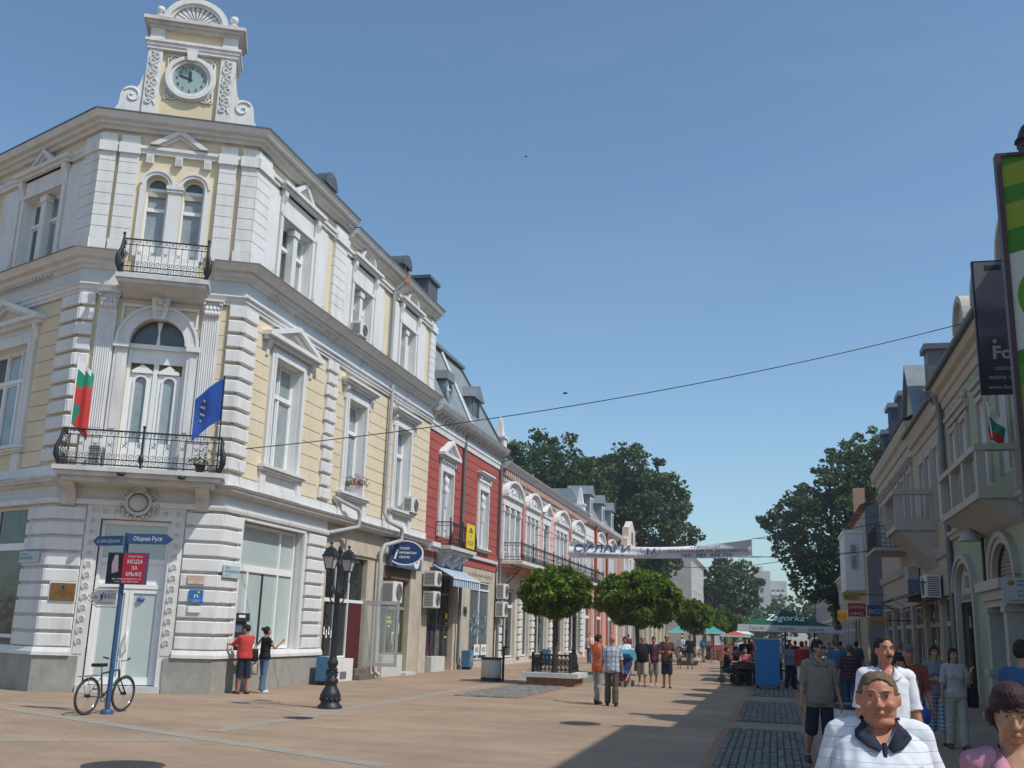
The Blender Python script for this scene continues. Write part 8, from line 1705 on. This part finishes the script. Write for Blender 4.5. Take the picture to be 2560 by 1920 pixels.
        if mous: mb = MB(); mb.tube([P((-.028, .094, -.056)), P((0, .106, -.05)), P((.028, .094, -.056))], [.005 * k, .008 * k, .005 * k], 6); mb.obj('moustache', HAIRD, t)
    if shades:
        mb = MB()
        for s in (-1, 1): mb.ball(P((s * .033, .091, .012)), (.026 * k, .008 * k, .018 * k), 10, M=fM.normalized()); mb.tube([P((s * .055, .085, .016)), P((s * .078, .03, .016)), P((s * .08, -.01, .01))], .003 * k, 5)
        mb.tube([P((-.012, .1, .017)), P((.012, .1, .017))], .0035 * k, 5); mb.obj('sunglasses', GLS, t)
    if belt is not None: part('belt', lambda i: abs(V[i].z - base - .975) < .022 and vn[i][0] in ('torso', 'pelvis'), .03, belt)
    if collar is not None:
        q = lambda p: W @ S(p) + S((x, y, 0)); VN = np.array([tuple(v) for v in V]); vb = vneck or .07
        def fy(px_, pz_):      # how far the chest stands forward at this point
            k_ = (np.abs(VN[:, 0] - px_) < .025) & (np.abs(VN[:, 2] - pz_) < .025); return float(VN[k_, 1].max()) if k_.any() else .08
        zt_, rn_ = zn + .022, .064 * (1 + f * .6) * headw ** .7
        for s in (-1, 1):
            inn, out = [], []
            for i_ in range(9):     # from the foot of the opening up round the side of the neck to the nape
                u_ = i_ / 8
                if u_ < .5: w_ = u_ / .5; px_ = s * (.012 + (rn_ - .008) * w_); pz_ = zn - vb + (vb + .0) * w_; inn.append((px_, fy(px_, pz_) + .018 + .004 * w_, pz_ + .012 * w_))
                else: a_ = (u_ - .5) / .5 * PI / 2; inn.append((s * (rn_ + .004) * math.cos(a_), .025 * (1 - a_ / 1.57) - rn_ * 1.02 * math.sin(a_) * 1.05, zt_ + .012 * math.sin(a_)))
                if u_ < .5: w_ = u_ / .5; ox = s * (.055 + (rn_ + .02) * w_) if u_ > 0 else s * .03; oz = zn - vb * (1.05 - .80 * w_) - .012; out.append((ox, fy(ox, oz) + .026, oz))
                else: a_ = (u_ - .5) / .5 * PI / 2; out.append((s * (rn_ + .032) * math.cos(a_), .02 * (1 - a_ / 1.57) - (rn_ + .03) * math.sin(a_), zt_ - .035))
            inn = [q(p) for p in inn]; out = [q(p) for p in out]; dn = S((0, 0, -.008)); mb = MB(); n_ = 9; vs = inn + out + [v + dn for v in out] + [v + dn for v in inn]
            mb.add(vs, [(r_ * n_ + i_, r_ * n_ + i_ + 1, (r_ + 1) % 4 * n_ + i_ + 1, (r_ + 1) % 4 * n_ + i_) for r_ in range(4) for i_ in range(8)] + [(0, n_, 2 * n_, 3 * n_), (n_ - 1, 2 * n_ - 1, 3 * n_ - 1, 4 * n_ - 1)], 0, True); mb.obj('collar', collar, t)
    return t, {s: W @ p + S((x, y, 0)) for s, p in hands.items()}, (lambda p: W @ T(up(S(p))) + S((x, y, 0)))
DNAVY = cloth('navy', (.02, .025, .045)); BLACK = cloth('black', (.014, .014, .016)); JEAN = cloth('jeans', (.09, .17, .28)); JEAND = cloth('dark_jeans', (.04, .065, .12)); BEIGE_C = cloth('beige', (.46, .40, .29)); KHAKI = cloth('khaki', (.24, .215, .16)); GREYC = cloth('grey', (.25, .25, .25)); BROWNT = cloth('brown_trousers', (.10, .085, .07)); WHITEC = cloth('white', (.68, .70, .74)); SHOEB = mat('shoe_dark', (.025, .022, .02), .5, .1); SHOEW = mat('shoe_white', (.55, .54, .52), .6, .05); SAND = mat('sandal', (.10, .06, .04), .7, .1)
# --- at the cash machine
person('man in red polo shirt and navy shorts using the cash machine', -13.12, 24.72, -60, 1.70, cloth('red_polo', (.50, .055, .05)), DNAVY, SAND, hair=HAIRD, sleeve=.75, leg='knee', fat=.06, legs=((4, 3), (-4, 5)), arms=((48, 14, 50, -5), (40, 12, 55, 5)), headyaw=-20, headpitch=12)
_, hd_, _b = person('young woman with a bun in black top and jeans beside the cash machine', -12.92, 25.42, 35, 1.66, BLACK, JEAN, SHOEW, hair=HAIRD, style='bun', sleeve=.3, female=True, legs=((5, 3), (-4, 4)), arms=((10, 10, 20, 0), (35, 12, 95, 10)), headyaw=15)
def bag(label, o, sx, sy, sz, m, strap=None, name='handbag', cat='bag'):
    t = thing(name, label, cat, o); mb = MB(); mb.lathe((o[0], o[1], o[2] - sz), [(.7, 0), (.95, .06 * sz), (1.0, sz * .5), (.9, sz * .95), (.75, sz)], 14, sx=sx, sy=sy); mb.obj('pouch', m, t)
    if strap: mb = MB(); mb.tube(strap, .014, 5); mb.obj('strap', m, t)
    return t
o = Vector((-13.12, 25.2, 1.10)); bag('black handbag hanging from the shoulder of the woman at the cash machine', o, .1, .16, .32, BLACK, [o + Vector((-.02, .1, 0)), Vector((-13.0, 25.36, 1.40)), o + Vector((.02, -.1, 0))])
o = Vector((-13.12, 25.3, .74)); bag('pale printed carrier bag held by the woman at the cash machine', o, .06, .14, .3, mat('carrier_bag', (.45, .42, .35), .6, .3, 5), [o, o + Vector((.03, .05, .16))], 'carrier_bag')
# --- the pair talking in the sun
person('man in orange shirt pointing with a raised arm', -4.45, 27.45, 25, 1.74, cloth('orange', (.62, .14, .055)), cloth('pale_grey', (.30, .29, .26)), SHOEB, hair=HAIRD, sleeve=.75, hem=.82, legs=((10, 4), (-10, 10)), arms=((112, 42, 32, 0), (10, 8, 22, 0)), headyaw=35, eyes=True)
PLAID = striped('plaid', (.40, .47, .54), (.11, .13, .19), .115, .20, 'X', [('Z', .12, .22, (.12, .14, .2)), ('X', .058, .07, (.58, .57, .52)), ('Z', .06, .08, (.58, .6, .62))])
person('bald man in blue plaid shirt and brown trousers with his back turned', -4.02, 26.9, -8, 1.73, PLAID, BROWNT, SHOEB, SKINR, HAIRG, 'bald', hem=.83, fat=.05, legs=((9, 2), (-7, 4)), arms=((4, 9, 14, 0), (2, 10, 10, 0)), headyaw=-22, eyes=False)
# --- strollers coming towards the camera
person('woman in white top and sunglasses pushing the blue pushchair', -5.16, 37.6, 168, 1.68, WHITEC, JEAN, SHOEW, hair=HAIRD, style='tail', female=True, sleeve=.4, legs=((12, 6), (-12, 10)), arms=((32, 6, 50, 5), (32, 6, 50, 5)), shades=True)
person('bald man in black polo and beige shorts walking in sunglasses', -4.55, 37.7, 176, 1.73, BLACK, BEIGE_C, SHOEW, SKINR, HAIRG, 'bald', leg='knee', fat=.06, hem=.84, legs=((10, 5), (-10, 10)), arms=((-6, 9, 18, 0), (8, 9, 18, 0)), shades=True)
person('young man in dark red and navy tee and grey shorts behind the bald man', -4.2, 38.2, 172, 1.70, striped('navy_wine', (.02, .02, .05), (.12, .02, .06), .3, .35, 'X'), GREYC, SHOEW, leg='knee', hem=.86, legs=((-9, 9), (9, 4)), arms=((5, 8, 45, 8), (12, 8, 60, 12)))
person('tall man in brown printed tee and dark shorts holding something in both hands', -3.62, 37.05, 178, 1.81, cloth('brown_tee', (.105, .05, .045)), DNAVY, SAND, SKINR, HAIRD, 'bald', leg='short', hem=.86, fat=.02, legs=((3, 2), (-3, 3)), arms=((14, 14, 78, 34), (14, 14, 78, 34)), headpitch=8, shades=True)
person('small girl in red shorts walking with her father', -5.1, 59.2, 170, 1.02, cloth('child_white', (.6, .56, .5)), cloth('child_red', (.40, .05, .06)), SAND, hair=HAIRX, style='long', child=True, female=True, leg='mini', legs=((8, 4), (-8, 8)), vox=.016)
person('man in black tee and long grey shorts beside the small girl', -4.5, 58.9, 175, 1.78, BLACK, cloth('shorts_grey', (.17, .175, .165)), SHOEB, leg='cropped', hem=.84, legs=((9, 4), (-9, 8)), arms=((6, 9, 20, 0), (14, 10, 85, 20)), shades=True, vox=.016)
_, hh, bk_ = person('old man with a white cap and blue backpack walking away up the street', -4.75, 74.4, 10, 1.74, cloth('pale_blue', (.35, .42, .5)), BEIGE_C, SHOEB, hair=HAIRW, leg='knee', legs=((16, 6), (-14, 12)), cap=cloth('cap_white', (.55, .55, .52)), eyes=False, vox=.018)
t = thing('backpack', 'blue backpack on the back of the walking old man', 'backpack', bk_((0, -.16, 1.05))); mb = MB(); mb.ball(bk_((0, -.2, 1.18)), (.16, .1, .24), 12); mb.obj('pouch', cloth('pack_blue', (.03, .17, .4)), t); mb = MB()
for s in (-1, 1): mb.tube([bk_((s * .1, -.14, 1.36)), bk_((s * .11, 0, 1.46)), bk_((s * .12, .12, 1.32)), bk_((s * .13, .02, 1.1))], .018, 5)
mb.obj('strap', MATS['cloth_pack_blue'], t)
person('toddler in orange trousers at the side of the old man', -4.2, 74.0, 30, .88, cloth('toddler_grey', (.22, .24, .3)), cloth('toddler_orange', (.55, .2, .03)), SAND, hair=HAIRX, child=True, eyes=False, vox=.018, legs=((10, 4), (-10, 8)))
person('man in white shirt and cap standing by the trunk of the third round tree', -5.9, 70.5, 30, 1.76, WHITEC, GREYC, SHOEB, cap=MATS['cloth_cap_white'], eyes=False, vox=.018)
# --- cyclist
person('cyclist in yellow shirt riding away up the street', -4.15, 104, 5, 1.75, cloth('yellow', (.55, .47, .10)), GREYC, SHOEB, legs=((50, 70), (25, 40)), arms=((45, 8, 10, 0), (45, 8, 10, 0)), eyes=False, vox=.022, seat=.98, lean=18)
t = thing('bicycle', 'far bicycle under the yellow shirted cyclist', 'bicycle', (-4.15, 104, 0)); mb = MB()
for a in (-.5, .52): mb.tube([(-4.15, 104 + a + .33 * math.cos(k * PI / 10), .34 + .33 * math.sin(k * PI / 10)) for k in range(21)], .03, 5, cap=False)
mb.obj('wheel', RUB, t, kind='stuff'); mb = MB(); mb.tube([(-4.15, 103.5, .34), (-4.15, 103.8, .85), (-4.15, 104.4, .8), (-4.15, 104.0, .3), (-4.15, 103.8, .85)], .025, 5); mb.tube([(-4.15, 104.52, .34), (-4.15, 104.4, .95)], .02, 5); mb.tube([(-4.4, 104.35, 1.0), (-3.9, 104.35, 1.0)], .018, 5); mb.obj('frame', IRON, t)
# --- the cafe in the shade
SE = dict(legs=((82, 84), (82, 84)), arms=((35, 8, 60, 12), (35, 8, 60, 12)), seat=.50, eyes=False, vox=.016, group='people sitting in the cafe')
for (x, y, fc, sh, pa, hr, lb, kw) in ((-1.77, 41.5, 90, BLACK, JEAND, HAIRD, 'person in black seated at the sunny edge of the cafe', {}), (-.53, 41.6, -90, cloth('wine', (.12, .02, .03)), DNAVY, HAIRB, 'person in wine red seated behind the drinks cabinet', {}), (-1.1, 42.1, 180, cloth('pink_tee', (.45, .12, .14)), JEAND, HAIRD, 'woman in pink tee seated facing down the street at the sunny table', dict(female=True, style='long')), (-1.52, 44.2, 90, DNAVY, KHAKI, HAIRD, 'person in navy seated at the left edge under the parasol', {}), (2.0, 42.5, -90, cloth('cafe_blue', (.10, .2, .36)), JEAND, HAIRW, 'white haired person in blue seated right of the drinks cabinet', {}), (.8, 42.4, 90, cloth('olive', (.1, .1, .05)), BLACK, HAIRD, 'person in olive seated with their side to the drinks cabinet', {}), (1.1, 45.5, 90, WHITEC, JEAN, HAIRB, 'person in white seated deep under the parasol', {}), (2.3, 45.4, -90, cloth('cafe_grey', (.2, .2, .22)), BLACK, HAIRD, 'person in grey seated at the right edge under the parasol', {})):
    person(lb, x, y, fc, 1.72, sh, pa, SHOEB, hair=hr, **{**SE, **kw})
person('person in red tee and white shorts standing with back turned beside the drinks cabinet', .92, 38.0, 8, 1.70, cloth('red_tee', (.34, .025, .035)), WHITEC, SHOEB, hair=HAIRB, leg='knee', legs=((4, 2), (-4, 3)), eyes=False, arms=((18, 10, 40, 8), (10, 8, 30, 5)))
person('white haired man in light blue shirt standing under the parasol', 1.55, 44.4, 60, 1.78, cloth('sky_blue', (.16, .38, .60)), GREYC, SHOEB, hair=HAIRW, eyes=False, vox=.014, arms=((10, 8, 30, 5), (30, 8, 70, 12)))
person('person in lilac top beside the red tee person', .55, 40.2, 150, 1.64, cloth('lilac', (.24, .26, .4)), DNAVY, SHOEB, female=True, style='tail', vox=.014)
for x, y, c, lb in ((-1.3, 49.5, BLACK, 'man in black standing at the far left of the green parasol'), (-.65, 50.2, DNAVY, 'man in navy standing beside the man in black at the far left of the parasol')): person(lb, x, y, 170, 1.76, c, JEAND, SHOEB, vox=.016, eyes=False)
for x, y, fc, c, p_, lb, hr in ((-2.1, 66, 180, WHITEC, JEAND, 'far walker in white near the middle of the street', HAIRD), (-1.2, 72, 0, cloth('far_red', (.4, .06, .05)), BEIGE_C, 'far walker in red going away up the street', HAIRD), (-2.6, 90, 180, cloth('far_teal', (.1, .3, .3)), GREYC, 'far walker in teal by the red parasol', HAIRB), (-.6, 84, 180, DNAVY, BEIGE_C, 'far walker in navy in the shade line', HAIRD), (.8, 60, 0, BLACK, BLACK, 'far walker all in black seen under the parasol', HAIRD), (-10.6, 62, 180, WHITEC, JEAN, 'far walker in white under the pink house balcony', HAIRD), (-9.9, 74, 0, cloth('far_wine', (.25, .05, .08)), GREYC, 'far walker in wine red beneath the orange house', HAIRB), (-1.7, 110, 180, BEIGE_C, JEAND, 'tiny far walker in beige at the end of the cafe row', HAIRD), (-2.9, 118, 0, cloth('far_pink', (.5, .25, .25)), BEIGE_C, 'tiny far walker in pink by the yellow green trees', HAIRB)):
    person(lb, x, y, fc, 1.72, c, p_, SHOEB, hair=hr, legs=((12, 6), (-12, 12)), eyes=False, vox=.022)
for k, (x, y, fc, a, b) in enumerate(((.1, 52, 180, 0, 1), (1.0, 54, 0, 2, 3), (-.3, 57, 10, 4, 0), (.5, 66, 180, 5, 3), (-1.4, 62, 0, 1, 3), (1.6, 57, 180, 3, 1), (2.9, 50, 0, 4, 1), (3.3, 46, 180, 2, 0), (2.6, 54, 180, 5, 1), (-.1, 78, 180, 0, 3), (-1.6, 86, 0, 2, 1), (3.6, 33, 0, 1, 1), (-1.0, 98, 180, 5, 1))):
    person(('walker in white just behind the cafe', 'walker in wine red deep in the shaded side', 'walker in grey going away past the parasol', 'distant walker in lilac facing the camera', 'walker in navy at the edge of the shade past the cafe', 'walker in beige coming out from behind the parasol', 'walker in grey under the hanging signs', 'walker in wine red below the yellow signs', 'walker in lilac near the dark party wall', 'distant walker in white and beige on the shade line', 'distant walker in wine red past the red parasol', 'person in navy in the arched doorway on the right', 'remote walker in lilac beside the round trees')[k], x, y, fc, 1.66 + .04 * (k % 4), (WHITEC, DNAVY, MATS['cloth_wine'], BEIGE_C, GREYC, MATS['cloth_lilac'])[a], (JEAN, BLACK, GREYC, BEIGE_C)[b], SHOEB, hair=(HAIRD, HAIRB, HAIRG)[k % 3], legs=((12, 6), (-12, 12)), eyes=False, vox=.02, female=k % 3 == 1, style='tail' if k % 3 == 1 else 'short')
for k, (x, y) in enumerate(((-5.7, 77.6), (-4.5, 77.4), (-6.9, 79.4), (-5.0, 84.5))):
    person(('person in white seated between the far teal parasols', 'person in maroon seated right of the third round tree', 'person in grey seated left under the far teal parasol', 'person in blue seated behind the far teal parasols')[k], x, y, 180, 1.7, (WHITEC, MATS['cloth_wine'], GREYC, MATS['cloth_cafe_blue'])[k], JEAND, SHOEB, **{**SE, 'vox': .022})
# --- people on the shaded right side
person('man in grey polo and navy shorts with sunglasses looking to the right', .63, 16.5, 163, 1.79, cloth('polo_grey', (.235, .21, .17)), DNAVY, SHOEB, hair=HAIRD, sleeve=.75, leg='short', hem=.82, fat=.035, legs=((7, 3), (-14, 16)), arms=((6, 9, 10, 0), (-4, 10, 14, 0)), headyaw=-38, shades=True, collar=MATS['cloth_polo_grey'], vox=.0095, vneck=.07)
person('man in navy and red striped polo and jeans walking away', 1.78, 27.2, 10, 1.70, striped('navy_red', (.02, .018, .035), (.22, .03, .06), .085, .18, 'Z'), JEAND, SHOEB, SKINR, HAIRG, hem=.86, fat=.05, legs=((9, 5), (-11, 10)), arms=((-8, 12, 16, 0), (10, 12, 16, 0)), eyes=False)
person('man in blue shirt walking away just beyond the striped polo', 1.78, 32.5, 0, 1.79, cloth('mid_blue', (.05, .14, .28)), JEAND, SHOEB, SKINR, HAIRG, eyes=False, fat=.04, collar=cloth('pale_collar', (.4, .5, .6)))
person('person in dark red walking away beyond the blue shirt', 2.12, 40.0, 0, 1.78, cloth('dark_red', (.18, .03, .035)), DNAVY, SHOEB, eyes=False, vox=.014)
person('person in dark teal walking away near the signs', 3.0, 42.0, 0, 1.74, cloth('dark_teal', (.03, .07, .09)), BLACK, SHOEB, eyes=False, vox=.014)
person('man with moustache in white short sleeved shirt and grey trousers', .99, 10.4, 172, 1.85, WHITEC, cloth('trouser_grey', (.16, .16, .145)), SHOEB, SKINR, HAIRD, 'receding', hem=.88, fat=.02, legs=((9, 4), (-9, 9)), arms=((4, 9, 14, 0), (0, 9, 12, 0)), headyaw=-10, mous=True, collar=WHITEC, vox=.0085, vneck=.08)
person('man in faded red tee and grey cap behind the white shirt', 1.84, 16.0, 174, 1.76, cloth('faded_red', (.24, .055, .045)), JEAND, SHOEB, SKINR, HAIRD, cap=cloth('cap_grey', (.12, .12, .13)), legs=((8, 4), (-8, 8)))
person('woman with dark hair half hidden behind the white shirt man', 1.50, 14.0, 176, 1.62, cloth('pale_lilac', (.42, .44, .56)), GREYC, SHOEB, hair=HAIRD, style='long', female=True)
person('woman with a bun in grey tee and checked shorts', 2.86, 20.9, 178, 1.74, cloth('tee_grey', (.19, .2, .225)), striped('check_blue', (.22, .29, .42), (.06, .1, .22), .07, .4, 'X', [('Z', .07, .4, (.5, .55, .62))]), SHOEB, hair=HAIRD, style='bun', female=True, sleeve=.4, leg='cropped', legs=((7, 4), (-7, 7)), arms=((5, 10, 25, 5), (15, 10, 80, 35)), headyaw=-8, vox=.0095)
_, hd_, pb = person('smiling woman in pale tee and cream trousers with a shoulder bag', 3.09, 20.3, 178, 1.71, cloth('pale_tee', (.42, .37, .37)), cloth('cream_trousers', (.42, .38, .32)), SAND, hair=HAIRD, style='tail', female=True, sleeve=.75, legs=((7, 4), (-7, 7)), arms=((12, 12, 128, 10), (2, 9, 14, 0)), headyaw=-12, vox=.0095)
o = pb((-.3, -.05, .95)); bag('black shoulder bag at the hip of the woman in cream trousers', o + Vector((0, 0, .12)), .1, .09, .34, BLACK, [o + Vector((0, 0, .1)), pb((-.17, .06, 1.46)), o + Vector((.03, .03, .1))])
person('man in blue tee walking away at the right edge', 2.62, 12.5, 12, 1.85, cloth('tee_blue', (.035, .095, .22)), JEAND, SHOEB, hair=HAIRD, sleeve=.75, hem=.82, fat=.06, legs=((8, 4), (-8, 8)), headyaw=50, vox=.0095)
t = thing('balloon', 'bright blue balloon floating by the checked shorts', 'balloon', (1.93, 15.7, .8)); mb = MB(); mb.ball((1.93, 15.7, .82), (.135, .135, .142), 20); mb.obj('skin', mat('balloon_blue', (.015, .085, .42), .35, .05, 3, spec=.5), t)
_m = MB(); _m.tube([(1.93, 15.7, .68), (1.9, 15.75, .55), (1.86, 15.9, .7)], .004, 4); _m.obj('string', PVC, t)
# --- the two figures in front
LSTR = striped('polo_striped', (.62, .64, .68), (.36, .40, .47), .047, .07, 'Z')
pm, _, fg = person('grey haired man in white striped polo with navy collar in the foreground', .47, 5.4, 176, 1.70, LSTR, DNAVY, SHOEB, SKINR, HAIRG, 'receding', sleeve=.75, fat=.17, legs=((8, 4), (-8, 8)), arms=((4, 17, 16, 0), (0, 17, 14, 0)), headyaw=8, headpitch=2, vox=.0065, collar=DNAVY, headw=1.2, vneck=.10, drop=.045)
mb = MB(); q = [fg(p) for p in ((.0, .150, 1.385), (.004, .185, 1.33), (.006, .212, 1.25))]
mb.tube(q, [.012, .012, .010], 6); mb.obj('placket', DNAVY, pm)
mb = MB(); pz = [fg(p) for p in ((-.16, .20, 1.30), (-.05, .235, 1.29), (-.055, .25, 1.17), (-.155, .225, 1.18))]; pz2 = [p + Vector((0, .02, 0)) for p in pz]; mb.hexa(pz + pz2); mb.obj('chest_pocket', LSTR, pm)
person('woman with dark red hair in pink blouse in the bottom right corner', .96, 4.9, 178, 1.625, cloth('pink_blouse', (.42, .20, .26)), BLACK, SHOEB, SKIN, mat('hair_dark_red', (.03, .008, .012), .6, .5, 60, 1.0, spec=.35, fine=90), 'fringe', female=True, sleeve=.75, fat=.07, arms=((4, 12, 12, 0), (2, 12, 12, 0)), headpitch=10, headyaw=6, vox=.0065, collar=MATS['cloth_pink_blouse'], headw=1.08, vneck=.14)
# ================================================================ summer haze
mb = MB(); mb.box((-140, -90, -1), (140, 420, 26)); hz_ = mb.obj('haze', [], None, kind='stuff')
hm = bpy.data.materials.new('haze_air'); hm.use_nodes = True; _t = hm.node_tree; _t.nodes.remove(_t.nodes['Principled BSDF']); pv = _t.nodes.new('ShaderNodeVolumePrincipled'); pv.inputs['Color'].default_value = (.80, .88, .97, 1); pv.inputs['Density'].default_value = .0006; pv.inputs['Anisotropy'].default_value = .2
_t.links.new(pv.outputs[0], _t.nodes['Material Output'].inputs['Volume']); hz_.data.materials.append(hm)
